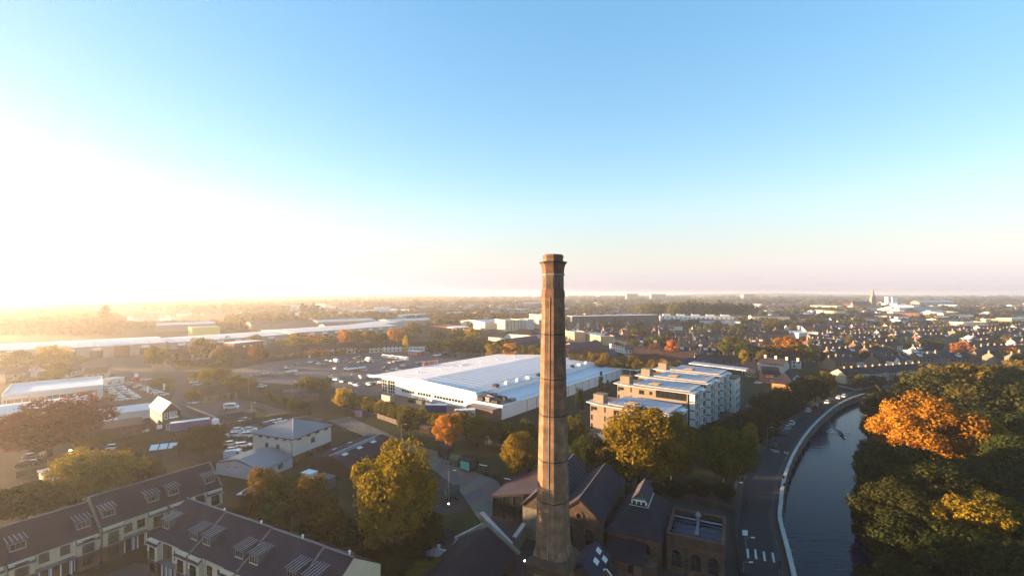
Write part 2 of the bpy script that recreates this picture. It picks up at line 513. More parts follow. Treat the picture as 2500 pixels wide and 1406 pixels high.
def ribbon(line, a, b, z0, z1, mb=None, top_only=False):
    """a strip beside a line, from offset a to offset b (a < b, to the right), with its top at z1 and its foot at z0"""
    mb = mb or MB()
    la, lb = offset(line, a), offset(line, b)
    for i in range(len(line) - 1):
        p, q, r, s = la[i], lb[i], lb[i + 1], la[i + 1]
        if top_only:
            mb.face([(p.x, p.y, z1), (q.x, q.y, z1), (r.x, r.y, z1), (s.x, s.y, z1)])
        else:
            mb.face([(p.x, p.y, z1), (q.x, q.y, z1), (r.x, r.y, z1), (s.x, s.y, z1)])
            mb.face([(q.x, q.y, z0), (r.x, r.y, z0), (r.x, r.y, z1), (q.x, q.y, z1)])
            mb.face([(p.x, p.y, z1), (s.x, s.y, z1), (s.x, s.y, z0), (p.x, p.y, z0)])
    return mb

# the far bank: a muddy slope down to the water
eb = MB()
b0, b1 = offset(QUAY, [20.9] * len(QUAY)), offset(QUAY, [18.8] * len(QUAY))
for i in range(len(QUAY) - 1):
    eb.face([(b1[i].x, b1[i].y, WATER - .4), (b0[i].x, b0[i].y, -0.29), (b0[i + 1].x, b0[i + 1].y, -0.29), (b1[i + 1].x, b1[i + 1].y, WATER - .4)])
part('bank_slope', eb, MT['earth'], None, kind='structure')

# quay wall: face panels between piers, a pale coping of stones on top
QL = QUAY[:-2]
quay = thing('quay_wall', 'curving concrete quay wall with a pale coping along the river', 'wall', (0, 0, 0))
part('wall_face', ribbon(QL, -0.55, 0.0, WATER - 1.2, 0.92), MT['stone'], quay)
cop = offset(QL, -0.30)
acc, last = 0.0, None
i0 = next(i for i, p in enumerate(QL) if p.y > 40)
for i in range(i0, len(QL) - 1):
    a, b = cop[i], cop[i + 1]
    L = (b - a).length
    n = max(1, round(L / 2.4))
    for k in range(n):
        p, q = a.lerp(b, k / n), a.lerp(b, (k + 1) / n)
        d = (q - p).normalized(); nn = Vector((d.y, -d.x)) * 0.40
        p2, q2 = p + d * 0.012, q - d * 0.012
        if p.y > 235:
            continue
        mbk = MB().hexa([(*(p2 - nn), 0.92), (*(p2 + nn), 0.92), (*(q2 + nn), 0.92), (*(q2 - nn), 0.92),
                         (*(p2 - nn * .9), 1.1), (*(p2 + nn * .9), 1.1), (*(q2 + nn * .9), 1.1), (*(q2 - nn * .9), 1.1)])
        part('coping_stone', mbk, MT['coping'], quay)
        if k == 0 and i % 2 == 0:
            c = p - nn * 0.0 + Vector((d.y, -d.x)) * 0.40
            dd = d * 0.22
            o2 = Vector((d.y, -d.x)) * 0.18
            part('pier', MB().hexa([(*(c - dd - o2), WATER - 1), (*(c - dd + o2), WATER - 1), (*(c + dd + o2), WATER - 1), (*(c + dd - o2), WATER - 1),
                                    (*(c - dd - o2), .9), (*(c - dd + o2), .9), (*(c + dd + o2), .9), (*(c + dd - o2), .9)]), MT['stone'], quay)

# riverside road, footway and kerbs
part('footway', ribbon(QL, -1.75, -0.60, 0.0, 0.12), MT['paving'], None, kind='structure')
kerb = ribbon(QL, -1.90, -1.76, 0.0, 0.135)
part('kerb', kerb, MT['kerb'], None, kind='structure')
ROADL = smooth([(30, 52), (34.5, 66), (38.2, 77), (41.2, 84), (45.2, 92.5), (50.5, 102), (56, 112), (63, 123), (72.8, 135.5), (89.5, 155), (111.6, 178), (134.5, 198.5), (160.6, 218), (185, 231), (212, 239), (245, 246)], 6)
rin = offset(QL, -1.91)
rmb = MB()
# road surface between its verge edge and the footway kerb
def nearest(line, p):
    return min(line, key=lambda q: (q - p).length_squared)
prev = None
for p in ROADL:
    q = nearest(rin, p)
    if prev:
        rmb.face([(prev[0].x, prev[0].y, 0.012), (prev[1].x, prev[1].y, 0.012), (q.x, q.y, 0.012), (p.x, p.y, 0.012)])
    prev = (p, q)
part('riverside_road', rmb, MT['asphalt'], None, kind='structure')
part('verge_kerb', ribbon(ROADL, -0.2, -0.02, 0.0, 0.12), MT['paving'], None, kind='structure')
part('verge_footway', ribbon(ROADL, -2.2, -0.21, 0.0, 0.115), MT['paving'], None, kind='structure')
# pale edge line beside the footway kerb
part('edge_line', ribbon([p for p in QL if 40 < p.y < 150], -2.25, -2.17, 0.0, 0.018, top_only=True), MT['kerb'], None, kind='structure')

def patch(name, px, z, mat):
    return sheet(name, [G(x, y) for x, y in px], z, mat)
patch('car_park', [(548, 908), (640, 886), (760, 872), (880, 861), (1010, 850), (1110, 851), (1215, 866), (1300, 884), (1180, 905), (960, 958), (985, 966), (880, 968), (820, 948), (700, 938), (590, 930)], 0.014, MT['lot'])
patch('service_yard', [(820, 965), (985, 967), (1190, 1012), (1168, 1032), (1085, 1012), (1000, 992), (900, 985)], 0.014, MT['asphalt2'])
patch('junction', [(215, 878), (330, 858), (400, 880), (430, 905), (540, 900), (590, 930), (480, 950), (470, 985), (560, 968), (640, 985), (720, 1008), (790, 1022), (760, 1040), (640, 1042), (560, 1060),
                   (470, 1060), (400, 1010), (430, 950), (330, 925), (240, 905)], 0.010, MT['asphalt2'])
patch('dealer_forecourt', [(170, 935), (330, 926), (429, 951), (400, 985), (290, 1005), (160, 985)], 0.022, MT['asphalt'])
patch('works_yard', [(160, 1010), (290, 1008), (440, 1012), (560, 1061), (640, 1043), (640, 1075), (600, 1120), (520, 1130), (400, 1100), (250, 1095)], 0.018, MT['earth'])
patch('roundabout_lawn', [(588, 1002), (612, 992), (640, 998), (655, 1010), (640, 1024), (600, 1026), (585, 1014)], 0.026, MT['lawn'])
patch('earth_yard', [(0, 1100), (130, 1075), (260, 1095), (420, 1105), (520, 1140), (500, 1190), (330, 1235), (150, 1290), (0, 1340)], 0.012, MT['earth'])
patch('concrete_lane', [(800, 1026), (852, 1017), (930, 1050), (1005, 1082), (1090, 1110), (1160, 1152), (1215, 1172), (1228, 1196), (1205, 1250), (1185, 1290),
                        (1160, 1255), (1120, 1195), (1065, 1152), (1005, 1112), (930, 1082), (850, 1048)], 0.020, MT['concrete'])
def chain(pts, n):
    P_ = [Vector(G(*p)) for p in pts]
    ls = [0.0]
    for a, b in zip(P_, P_[1:]):
        ls.append(ls[-1] + (b - a).length)
    out = []
    for k in range(n + 1):
        s = ls[-1] * k / n
        i = max(j for j in range(len(ls)) if ls[j] <= s + 1e-6)
        i = min(i, len(P_) - 2)
        out.append(P_[i].lerp(P_[i + 1], (s - ls[i]) / (ls[i + 1] - ls[i])))
    return out
lane_o = bpy.data.objects['concrete_lane']
LL, LR = chain([(850, 1048), (930, 1082), (1005, 1112), (1065, 1152), (1120, 1195), (1160, 1255), (1185, 1290)], 22), chain([(852, 1017), (930, 1050), (1005, 1082), (1090, 1110), (1160, 1152), (1215, 1172), (1228, 1196), (1205, 1250)], 22)
sr = random.Random(4)
for k in range(22):
    for c in range(2):
        q = [LL[k].lerp(LR[k], c / 2 + .012), LL[k].lerp(LR[k], (c + 1) / 2 - .012), LL[k + 1].lerp(LR[k + 1], (c + 1) / 2 - .012), LL[k + 1].lerp(LR[k + 1], c / 2 + .012)]
        m_ = (q[0] + q[1] + q[2] + q[3]) / 4
        q = [m_ + (p - m_) * .985 for p in q]
        z_ = .045 + .012 * sr.random()
        o = part('slab', MB().hexa([(p.x, p.y, .018) for p in q] + [(p.x, p.y, z_) for p in q]), MT['slab'], lane_o, col=tuple(sr.uniform(.8, 1.2) * v for v in (.17, .15, .135)))
patch('allotment_green', [(1812, 942), (1860, 948), (1905, 962), (1930, 985), (1880, 1000), (1815, 985)], 0.016, MT['lawn'])
patch('sunken_lawn', [(1065, 1265), (1150, 1238), (1178, 1290), (1095, 1335), (1040, 1330)], 0.022, MT['lawn'])
patch('grass_strip', [(860, 1008), (905, 1003), (1010, 1045), (1120, 1090), (1240, 1130), (1260, 1200), (1216, 1170), (1160, 1148), (1092, 1107), (1006, 1079), (932, 1048)], 0.016, MT['lawn'])
patch('museum_court', [(1075, 1160), (1120, 1200), (1180, 1292), (1205, 1406), (1000, 1406), (1000, 1340), (1050, 1250)], 0.015, MT['asphalt'])
patch('museum_ground', [(1190, 1250), (1500, 1160), (1790, 1200), (1800, 1406), (1800, 1700), (1000, 1700), (1190, 1406)], 0.013, MT['paving'])
patch('apartment_drive', [(1650, 1062), (1760, 1010), (1830, 985), (1860, 1000), (1790, 1030), (1720, 1065), (1660, 1090)], 0.015, MT['asphalt2'])
patch('courtyard', [(220, 1420), (330, 1372), (400, 1385), (420, 1500), (200, 1600)], 0.015, MT['paving'])
patch('lake', [(285, 772), (330, 767), (420, 768), (450, 774), (430, 782), (360, 787), (300, 783)], 0.05, MT['lake'])
patch('mist_pond', [(0, 762), (60, 758), (75, 761), (30, 766), (0, 767)], 0.05, MT['lake'])
patch('retail_forecourt', [(0, 905), (220, 876), (330, 856), (420, 846), (640, 842), (800, 828), (900, 820), (640, 850), (500, 862), (340, 880), (200, 905), (0, 930)], 0.006, MT['asphalt2'])

# painted bays of the car park, in rows, and crossings
U, V = Vector((0.80, -0.60)), Vector((0.60, 0.80))
def paint(name, rects, z):
    mb = MB()
    for c, ax, la, lb in rects:
        ay = Vector((-ax.y, ax.x))
        c = Vector(c)
        mb.face([(*(c - ax * la - ay * lb), z), (*(c + ax * la - ay * lb), z), (*(c + ax * la + ay * lb), z), (*(c - ax * la + ay * lb), z)])
    return part(name, mb, MT['road_paint'], None, kind='structure')
A0 = Vector((-62, 221))
bays = []
for r in range(5):
    for k in range(26):
        c = A0 - U * (22 + r * 17) + V * (4 + k * 3.6 + r * 6)
        if c.y < 330:
            bays.append((c, U, 2.6, 0.07))
    c0 = A0 - U * (22 + r * 17) + V * (49 + r * 6)
    bays.append((c0, V, 45, 0.08))
paint('bay_marking', bays, 0.022)
zeb = [(1826, 1350), (1845, 1352), (1866, 1357), (1888, 1360), (1911, 1365)]
for x, y in zeb:
    g = Vector(G(x, y))
    paint('crossing_stripe', [(g, Vector((0.42, 0.9)).normalized(), 1.7, 0.18)], 0.020)
for k, (x, y) in enumerate([(1892, 1100), (1925, 1106)]):
    cx, cyy = G(x, y)
    mb = MB()
    for i in range(20):
        a0, a1 = 2 * math.pi * i / 20, 2 * math.pi * (i + 1) / 20
        mb.face([(cx + r_ * 1.0 * math.cos(a), cyy + r_ * 1.5 * math.sin(a), 0.02) for r_, a in ((1.0, a0), (1.0, a1), (0.86, a1), (0.86, a0))])
    for (x0, y0, x1, y1) in ((-.5, .55, -.1, .7), (-.25, .0, -.1, .55), (-.5, -.1, -.1, .05), (-.5, -.6, -.35, -.1), (-.5, -.75, -.1, -.6),
                             (.1, .55, .5, .7), (.1, -.6, .22, .55), (.38, -.6, .5, .55), (.1, -.75, .5, -.6)):
        mb.face([(cx + x0, cyy + y0, .02), (cx + x1, cyy + y0, .02), (cx + x1, cyy + y1, .02), (cx + x0, cyy + y1, .02)])
    part('speed_roundel', mb, MT['road_paint'], None, kind='structure')

# distant hills, low and long
def hill(x0, x1, d, h, wdt, seed):
    rnd = random.Random(seed)
    mb = MB()
    n = 40
    ph = [rnd.uniform(0, 6) for _ in range(4)]
    prof = []
    for i in range(n + 1):
        t = i / n
        e = math.sin(math.pi * t) ** 0.7
        prof.append(h * e * (0.72 + 0.14 * math.sin(3 * t + ph[0]) + 0.08 * math.sin(9 * t + ph[1]) + 0.04 * math.sin(23 * t + ph[2])))
    for i in range(n):
        xa, xb = x0 + (x1 - x0) * i / n, x0 + (x1 - x0) * (i + 1) / n
        za, zb = prof[i], prof[i + 1]
        mb.face([(xa, d - wdt, -.5), (xb, d - wdt, -.5), (xb, d, zb), (xa, d, za)])
        mb.face([(xa, d, za), (xb, d, zb), (xb, d + wdt, -.5), (xa, d + wdt, -.5)])
    return part('hill', mb, MT['grass'], None, smooth=True, kind='structure')
hill(-3600, -900, 3300, 59, 400, 1)
hill(-2600, -300, 4600, 58, 500, 2)
hill(1300, 5200, 5600, 58, 600, 3)
# ================================================================ shared building pieces
_wc = {}
def win(par, x, y, z, w_, h_, face='F', fm='white', gm='glass', cols=2, rows=1, name='window', bar=0.07):
    key = (round(w_, 2), round(h_, 2), fm, gm, cols, rows, bar)
    if key not in _wc:
        f = MB()
        f.box(-w_ / 2, -.07, 0, w_ / 2, 0, bar); f.box(-w_ / 2, -.07, h_ - bar, w_ / 2, 0, h_)
        for i in range(cols + 1):
            cx = -w_ / 2 + bar / 2 + (w_ - bar) * i / cols
            f.box(cx - bar / 2, -.068, bar, cx + bar / 2, 0, h_ - bar)
        for j in range(1, rows):
            cz = h_ * j / rows
            f.box(-w_ / 2 + bar, -.066, cz - bar / 2, w_ / 2 - bar, 0, cz + bar / 2)
        f.box(-w_ / 2 - .06, -.13, -.09, w_ / 2 + .06, 0, -.002)
        p = MB().box(-w_ / 2 + .01, -.03, .01, w_ / 2 - .01, -.004, h_ - .01)
        _wc[key] = (f.mesh('window', MT[fm]), p.mesh('pane', MT[gm]))
    fmesh, pmesh = _wc[key]
    rz = {'F': 0, 'R': math.pi / 2, 'B': math.pi, 'L': -math.pi / 2}[face]
    o = ob(name, fmesh, par, (x, y, z), rz)
    ob('pane', pmesh, o)
    return o

def gwall(mb, L, W, H, rise, ridge='x', z0=0.0, x0=0.0, y0=0.0, mi=0):
    if ridge == 'x':
        mb.xprism([(y0, z0), (y0 + W, z0), (y0 + W, H), (y0 + W / 2, H + rise), (y0, H)], x0, x0 + L, mi)
    else:
        mb.yprism([(x0, z0), (x0 + L, z0), (x0 + L, H), (x0 + L / 2, H + rise), (x0, H)], y0, y0 + W, mi)
    return mb

def groof(mb, L, W, H, rise, ridge='x', over=0.3, t=0.14, x0=0.0, y0=0.0, end=0.2, mi=0):
    """two roof slabs meeting at the ridge"""
    if ridge == 'x':
        s = rise / (W / 2)
        a, b = x0 - end, x0 + L + end
        e = H - over * s + t
        r = H + rise + t
        mb.slab((a, y0 - over, e), (b, y0 - over, e), (b, y0 + W / 2, r), (a, y0 + W / 2, r), t, mi)
        mb.slab((b, y0 + W + over, e), (a, y0 + W + over, e), (a, y0 + W / 2, r), (b, y0 + W / 2, r), t, mi)
    else:
        s = rise / (L / 2)
        a, b = y0 - end, y0 + W + end
        e = H - over * s + t
        r = H + rise + t
        mb.slab((x0 - over, b, e), (x0 - over, a, e), (x0 + L / 2, a, r), (x0 + L / 2, b, r), t, mi)
        mb.slab((x0 + L + over, a, e), (x0 + L + over, b, e), (x0 + L / 2, b, r), (x0 + L / 2, a, r), t, mi)
    return mb

def hiproof(mb, L, W, H, rise, over=0.4, ridge=None, mi=0):
    """hipped roof on a rectangle; ridge = length of the ridge (along the longer side)"""
    a, b, c, d = -over, -over, L + over, W + over
    if ridge is None:
        ridge = abs(L - W)
    z0, z1 = H, H + rise
    if L >= W:
        m = (L - ridge) / 2
        p, q = (m, W / 2, z1), (L - m, W / 2, z1)
        F = [[(a, b, z0), (c, b, z0), q, p], [(c, b, z0), (c, d, z0), q], [(c, d, z0), (a, d, z0), p, q], [(a, d, z0), (a, b, z0), p]]
    else:
        m = (W - ridge) / 2
        p, q = (L / 2, m, z1), (L / 2, W - m, z1)
        F = [[(a, b, z0), (c, b, z0), p], [(c, b, z0), (c, d, z0), q, p], [(c, d, z0), (a, d, z0), q], [(a, d, z0), (a, b, z0), p, q]]
    for f in F:
        mb.face(f, mi)
    mb.box(a, b, z0 - .16, c, d, z0 - .002, mi)
    return mb

def frame_from(A, B, z):
    """two eave pixels (left, then near/right) at height z -> origin, angle, length of the front"""
    a, b = Vector(G(*A, z)), Vector(G(*B, z))
    d = b - a
    return a, math.atan2(d.y, d.x), d.length

# ================================================================ the brick chimney
CH = Vector((6.4, 72.0))
MT['chim_low'] = brickm('chimney_brick', (0.31, 0.178, 0.098), (0.25, 0.14, 0.078), (0.20, 0.16, 0.12), 0.5, 0.16, 0.4, stain=0.45)
MT['chim_up'] = brickm('sooty_chimney_brick', (0.28, 0.145, 0.075), (0.21, 0.11, 0.06), (0.16, 0.12, 0.09), 0.5, 0.16, 0.5, stain=0.95)
MT['chim_top'] = brickm('chimney_head_brick', (0.20, 0.10, 0.06), (0.15, 0.075, 0.045), (0.16, 0.10, 0.08), 0.5, 0.16, 0.35, stain=0.8)
ch = thing('factory_chimney', 'tall octagonal brick chimney with black iron bands standing in the museum yard', 'chimney', (CH.x, CH.y, 0), R(-25))
PH = R(22.5)
zs = [8.0, 15.2, 21.4, 28.3, 33.9, 40.7, 46.3]
ws = [5.15, 4.72, 4.44, 4.18, 3.86, 3.62, 3.36]
for i in range(6):
    part('shaft_section', MB().lathe([(ws[i] * .525, zs[i] + .002), (ws[i + 1] * .525, zs[i + 1])], 8, PH), MT['chim_low'] if i < 3 else MT['chim_up'], ch)
for i in range(1, 6):
    r_ = ws[i] * .525 + .05
    part('iron_band', MB().lathe([(r_ - .02, zs[i] - .09), (r_, zs[i] - .07), (r_, zs[i] + .07), (r_ - .02, zs[i] + .09)], 8, PH), MT['iron'], ch)
hd = [(3.36, 46.3), (3.42, 46.35), (3.5, 46.6), (3.52, 47.0), (3.26, 47.5), (3.2, 47.62)]
part('necking', MB().lathe([(a * .525, b) for a, b in hd], 8, PH), MT['chim_top'], ch)
part('panelled_frieze', MB().lathe([(3.1 * .525, 47.622), (3.12 * .525, 49.7)], 8, PH), MT['chim_up'], ch)
for k in range(8):
    a = math.pi / 4 * k
    ap = 3.11 * .525 * math.cos(math.pi / 8)
    for j in (-2, -1, 0, 1, 2):
        m = Matrix.Rotation(a, 4, 'Z')
        bx_ = MB().box(ap - .02, j * .25 - .06, 47.75, ap + .05, j * .25 + .06, 49.5)
        o = part('pilaster_strip', bx_, MT['stone'] if (j + k) % 2 else MT['chim_low'], ch)
        o.rotation_euler = (0, 0, a)
part('string_course', MB().lathe([(a * .525, b) for a, b in ((3.2, 49.702), (3.42, 49.75), (3.42, 49.95), (3.24, 50.05))], 8, PH), MT['stone'], ch)
part('flared_head', MB().lathe([(a * .525, b) for a, b in ((3.22, 50.052), (3.25, 50.6), (3.38, 51.05), (3.62, 51.4), (3.9, 51.65))], 8, PH), MT['chim_top'], ch)
part('cornice', MB().lathe([(a * .525, b) for a, b in ((3.9, 51.652), (4.12, 51.72), (4.12, 51.88), (3.2, 51.95))], 8, PH), MT['iron'], ch)
part('rim', MB().lathe([(a * .525, b) for a, b in ((2.95, 51.952), (2.95, 52.5), (3.12, 52.56), (3.12, 52.72), (2.75, 53.0))], 8, PH), MT['chim_up'], ch)
co = []
for i, z in enumerate(zs):
    co.append((0.05, -(ws[i] * .525 * math.cos(math.pi / 8) + .04), z))
part('conductor_strip', MB().tube([(0.05, -2.75, 7.0)] + co, .03, 5), MT['coping'], ch)
part('plinth', MB().box(-2.95, -2.95, 0, 2.95, 2.95, 5.2), MT['gault'], ch)
for k in range(4):
    o = part('plinth_panel', MB().box(-1.8, -3.0, .8, 1.8, -2.952, 4.3).box(-2.0, -3.05, 4.32, 2.0, -2.96, 4.6), MT['chim_low'], ch)
    o.rotation_euler = (0, 0, k * math.pi / 2)
SQ = ((-1, -1), (1, -1), (1, 1), (-1, 1))
part('plinth_cornice', MB().loft([[(s * a, t * a, z) for s, t in SQ] for a, z in ((2.96, 5.202), (3.25, 5.5), (3.35, 5.8), (3.35, 6.0))]), MT['red_dress'], ch)
part('plinth_slope', MB().loft([[(s * a, t * a, z) for s, t in SQ] for a, z in ((3.3, 6.002), (2.66, 7.0))]), MT['gault'], ch)
part('shaft_foot', MB().lathe([(5.55 * .525, 6.9), (5.35 * .525, 7.6), (5.15 * .525, 8.0)], 8, PH), MT['chim_low'], ch)
for k in range(4):
    a = math.pi / 4 + k * math.pi / 2
    c_, s_ = math.cos(a), math.sin(a)
    b = MB()
    tip = (c_ * 2.66, s_ * 2.66, 8.6)
    q = [(c_ * 3.5, s_ * 3.5, 6.7), (c_ * 2.8 - s_ * 1.15, s_ * 2.8 + c_ * 1.15, 6.95), (c_ * 2.8 + s_ * 1.15, s_ * 2.8 - c_ * 1.15, 6.95)]
    b.face([q[0], q[1], tip]); b.face([q[2], q[0], tip]); b.face([q[1], q[2], tip])
    part('broach', b, MT['chim_low'], ch)

# ================================================================ the museum halls round the chimney
AM = R(-25.5)
def hall(name, label, o, L, W, H, rise, wallm, roof, arches=(), ridge='y', group=None):
    t = thing(name, label, 'building', (o[0], o[1], 0), AM, group)
    part('wall', gwall(MB(), L, W, H, rise, ridge), MT[wallm], t)
    part('roof', groof(MB(), L, W, H, rise, ridge, 0.35, .16), MT['slate'], t, col=roof)
    return t

def arch_window(par, x, y, z, w_, h_, rz=0.0):
    """round-headed window: red brick arch ring, dark frame bars, glass"""
    n = 8
    top = [(w_ / 2 * math.cos(math.pi * i / n), h_ + w_ / 2 * math.sin(math.pi * i / n)) for i in range(n + 1)]
    g = MB().yprism([(-w_ / 2, 0), (w_ / 2, 0)] + top, -.05, -.004)
    o = part('arched_window', g, MT['glass'], par)
    o.location, o.rotation_euler = (x, y, z), (0, 0, rz)
    f = MB()
    k = 1.28
    for i in range(n):
        a0, a1 = math.pi * i / n, math.pi * (i + 1) / n
        f.hexa([(w_ / 2 * math.cos(a0), -.12, h_ + w_ / 2 * math.sin(a0)), (w_ / 2 * k * math.cos(a0), -.12, h_ + w_ / 2 * k * math.sin(a0)),
                (w_ / 2 * k * math.cos(a0), 0, h_ + w_ / 2 * k * math.sin(a0)), (w_ / 2 * math.cos(a0), 0, h_ + w_ / 2 * math.sin(a0)),
                (w_ / 2 * math.cos(a1), -.12, h_ + w_ / 2 * math.sin(a1)), (w_ / 2 * k * math.cos(a1), -.12, h_ + w_ / 2 * k * math.sin(a1)),
                (w_ / 2 * k * math.cos(a1), 0, h_ + w_ / 2 * k * math.sin(a1)), (w_ / 2 * math.cos(a1), 0, h_ + w_ / 2 * math.sin(a1))])
    part('sill', MB().box(-w_ / 2 - .1, -.16, -.16, w_ / 2 + .1, 0, -.002), MT['red_dress'], o)
    part('brick_arch', f, MT['red_dress'], o)
    part('glazing_bar', MB().box(-.03, -.08, 0, .03, -.051, h_ + w_ / 2).box(-w_ / 2, -.078, h_ * .5, w_ / 2, -.052, h_ * .5 + .06).box(-w_ / 2, -.079, h_, w_ / 2, -.053, h_ + .06), MT['darkframe'], o)
    return o

# engine house: gable towards the chimney
ax, ay = Vector((math.cos(AM), math.sin(AM))), Vector((-math.sin(AM), math.cos(AM)))
e0 = Vector((15.7, 81.2)) - ax * 8.2
eh = hall('engine_house', 'gabled brick engine house with round window behind the chimney', e0, 8.2, 19.5, 6.9, 3.2, 'gault', (1.0, 1.0, 1.05))
arch_window(eh, 2.2, 0, 2.3, 1.5, 2.3); arch_window(eh, 6.0, 0, 2.3, 1.5, 2.3)
rw = MB()
for i in range(8):
    a0, a1 = math.pi * i / 4 + R(22.5), math.pi * (i + 1) / 4 + R(22.5)
    rw.hexa([(r_ * math.cos(a), y_, 7.0 + r_ * math.sin(a)) for a, r_, y_ in ((a0, .5, -.1), (a0, .85, -.1), (a0, .85, 0), (a0, .5, 0), (a1, .5, -.1), (a1, .85, -.1), (a1, .85, 0), (a1, .5, 0))])
o = part('round_window', rw, MT['red_dress'], eh); o.location = (4.1, -.003, 0.2)
o2 = part('pane', MB().yprism([(.5 * math.cos(R(22.5) + i * math.pi / 4), 7.0 + .5 * math.sin(R(22.5) + i * math.pi / 4)) for i in range(8)], -.03, -.004), MT['glass'], o)
part('verge_band', MB().slab((-.1, -.12, 6.55), (-.1, -.001, 6.55), (4.1, -.001, 9.75), (4.1, -.12, 9.75), .5).slab((4.1, -.12, 9.75), (4.1, -.001, 9.75), (8.3, -.001, 6.55), (8.3, -.12, 6.55), .5), MT['red_dress'], eh)
for x in (.15, 4.1, 8.05):
    part('buttress', MB().box(x - .3, -.28, 0, x + .3, -.002, 6.3), MT['gault'], eh)
for k in range(4):
    arch_window(eh, 8.2, 2.6 + k * 4.6, 2.2, 1.3, 2.0, math.pi / 2)

# boiler house: a taller hall and a wide low wing behind the chimney
b0_ = Vector((-4.0, 97.8))
bw_ = thing('boiler_house', 'wide low slate-roofed boiler house with a black glazed front behind the chimney', 'building', (b0_.x, b0_.y, 0), AM)
part('wall', MB().yprism([(0, 0), (9, 0), (9, 6.4), (0, 4.3)], .3, 16), MT['brick'], bw_)
part('glazed_front', MB().yprism([(.1, .1), (6.9, .1), (6.9, 5.7), (.1, 4.2)], .05, .28), MT['glass'], bw_)
for x in (0.0, 2.3, 4.6, 6.9):
    part('post', MB().box(x - .08, -.06, 0, x + .08, .045, 4.2 + x * .22), MT['black'], bw_)
part('fascia', MB().slab((-.1, -.15, 4.3), (7.1, -.15, 5.95), (7.1, .3, 5.95), (-.1, .3, 4.3), .35), MT['black'], bw_)
part('roof', MB().slab((-.4, -.2, 4.36), (9.1, -.2, 6.6), (9.1, 16.3, 6.6), (-.4, 16.3, 4.36), .15), MT['slate'], bw_, col=(1.15, 1.05, 1.35))
part('tiled_patch', MB().slab((1.5, 8.5, 4.83), (9.05, 8.5, 6.62), (9.05, 11.5, 6.62), (1.5, 11.5, 4.83), .02), MT['tile'], bw_, col=(.55, .6, .8))
hb = b0_ + ax * 9.3 - ay * 5.5
bh = hall('pump_hall', 'steep-roofed brick pump hall between the boiler house and the engine house', hb, 7.2, 20.5, 6.7, 3.4, 'gault', (1.15, 1.2, 1.5))
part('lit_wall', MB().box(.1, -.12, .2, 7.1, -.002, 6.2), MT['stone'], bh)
part('ridge_cap', MB().box(3.45, -.2, 10.28, 3.75, 20.7, 10.42), MT['zinc'], bh)
for k in range(12):
    part('metal_seam', MB().slab((3.65, 3.5 + k * 1.4, 10.34), (3.65, 3.45 + k * 1.4, 10.34), (7.5, 3.45 + k * 1.4, 6.66), (7.5, 3.5 + k * 1.4, 6.66), .05), MT['zinc'], bh)

# lantern hall
l0 = Vector((25.1, 78.0)) - ax * 8.9
lh = thing('lantern_hall', 'hip-roofed dark slate hall with a raised white louvred lantern', 'building', (l0.x, l0.y, 0), AM)
part('wall', MB().box(0, 0, 0, 8.9, 14.8, 5.5), MT['gault'], lh)
m = MB()
a_, c_ = -.4, 9.3
lx0, lx1, ly0, ly1, lz = 3.1, 5.8, 4.6, 11.2, 8.7
for f in ([(a_, -.4, 5.4), (c_, -.4, 5.4), (lx1, ly0, lz), (lx0, ly0, lz)], [(c_, -.4, 5.4), (c_, 15.2, 5.4), (lx1, ly1, lz), (lx1, ly0, lz)],
          [(c_, 15.2, 5.4), (a_, 15.2, 5.4), (lx0, ly1, lz), (lx1, ly1, lz)], [(a_, 15.2, 5.4), (a_, -.4, 5.4), (lx0, ly0, lz), (lx0, ly1, lz)]):
    m.face(f)
m.box(a_, -.4, 5.25, c_, 15.2, 5.398)
part('roof', m, MT['slate'], lh, col=(.75, .78, .9))
lan = part('lantern', MB().box(lx0, ly0, lz - .3, lx1, ly1, lz + .75), MT['white'], lh)
part('lantern_roof', groof(MB(), lx1 - lx0, ly1 - ly0, lz + .752, 1.5, 'y', .25, .1, lx0, ly0, .2), MT['slate'], lan, col=(1.5, 1.45, 1.5))
part('lead_apron', MB().box(lx0 - .35, ly0 - .35, lz - .32, lx1 + .35, ly0 - .02, lz - .15).box(lx1 + .02, ly0 - .35, lz - .3, lx1 + .35, ly1, lz - .13), MT['coping'], lan)
for k in range(3):
    part('louvre', MB().box(lx0 + .2 + k * .82, ly0 - .06, lz + .0, lx0 + .8 + k * .82, ly0 - .004, lz + .55), MT['darkframe'], lan)
for x in (2.6, 6.3):
    arch_window(lh, x, 0, 1.5, 1.7, 2.0)
part('red_cornice', MB().box(-.1, -.14, 4.7, 9.0, -.003, 5.2), MT['red_dress'], lh)

# water-tank house with parapets
t0_ = Vector((25.9, 78.6)) + ax * .35
th_ = thing('tank_house', 'flat-topped brick tank house with red coping and a sunken water tank', 'building', (t0_.x, t0_.y, 0), AM)
part('wall', MB().box(0, 0, 0, 8.9, 10.2, 5.3), MT['gault'], th_)
for (x0, y0, x1, y1) in ((0, 0, 8.9, .35), (0, 9.85, 8.9, 10.2), (0, .352, .35, 9.848), (8.55, .352, 8.9, 9.848)):
    part('parapet', MB().box(x0, y0, 5.302, x1, y1, 6.4), MT['gault'], th_)
part('coping', MB().box(-.08, -.1, 6.402, 8.98, .42, 6.55).box(8.48, .422, 6.404, 8.98, 10.28, 6.548).box(-.08, 9.78, 6.403, 8.478, 10.28, 6.549).box(-.08, .422, 6.401, .42, 9.778, 6.547), MT['red_dress'], th_)
part('tank_water', MB().box(.36, .36, 5.304, 8.54, 9.84, 5.6), MT['river'], th_)
part('walkway', MB().box(.36, 7.6, 6.0, 8.54, 8.1, 6.1), MT['zinc'], th_)
part('ventilator', MB().lathe([(.3, 5.6), (.28, 7.2), (.55, 7.25), (.1, 7.9)], 8, 0, (4.5, 7.2)), MT['zinc'], th_)
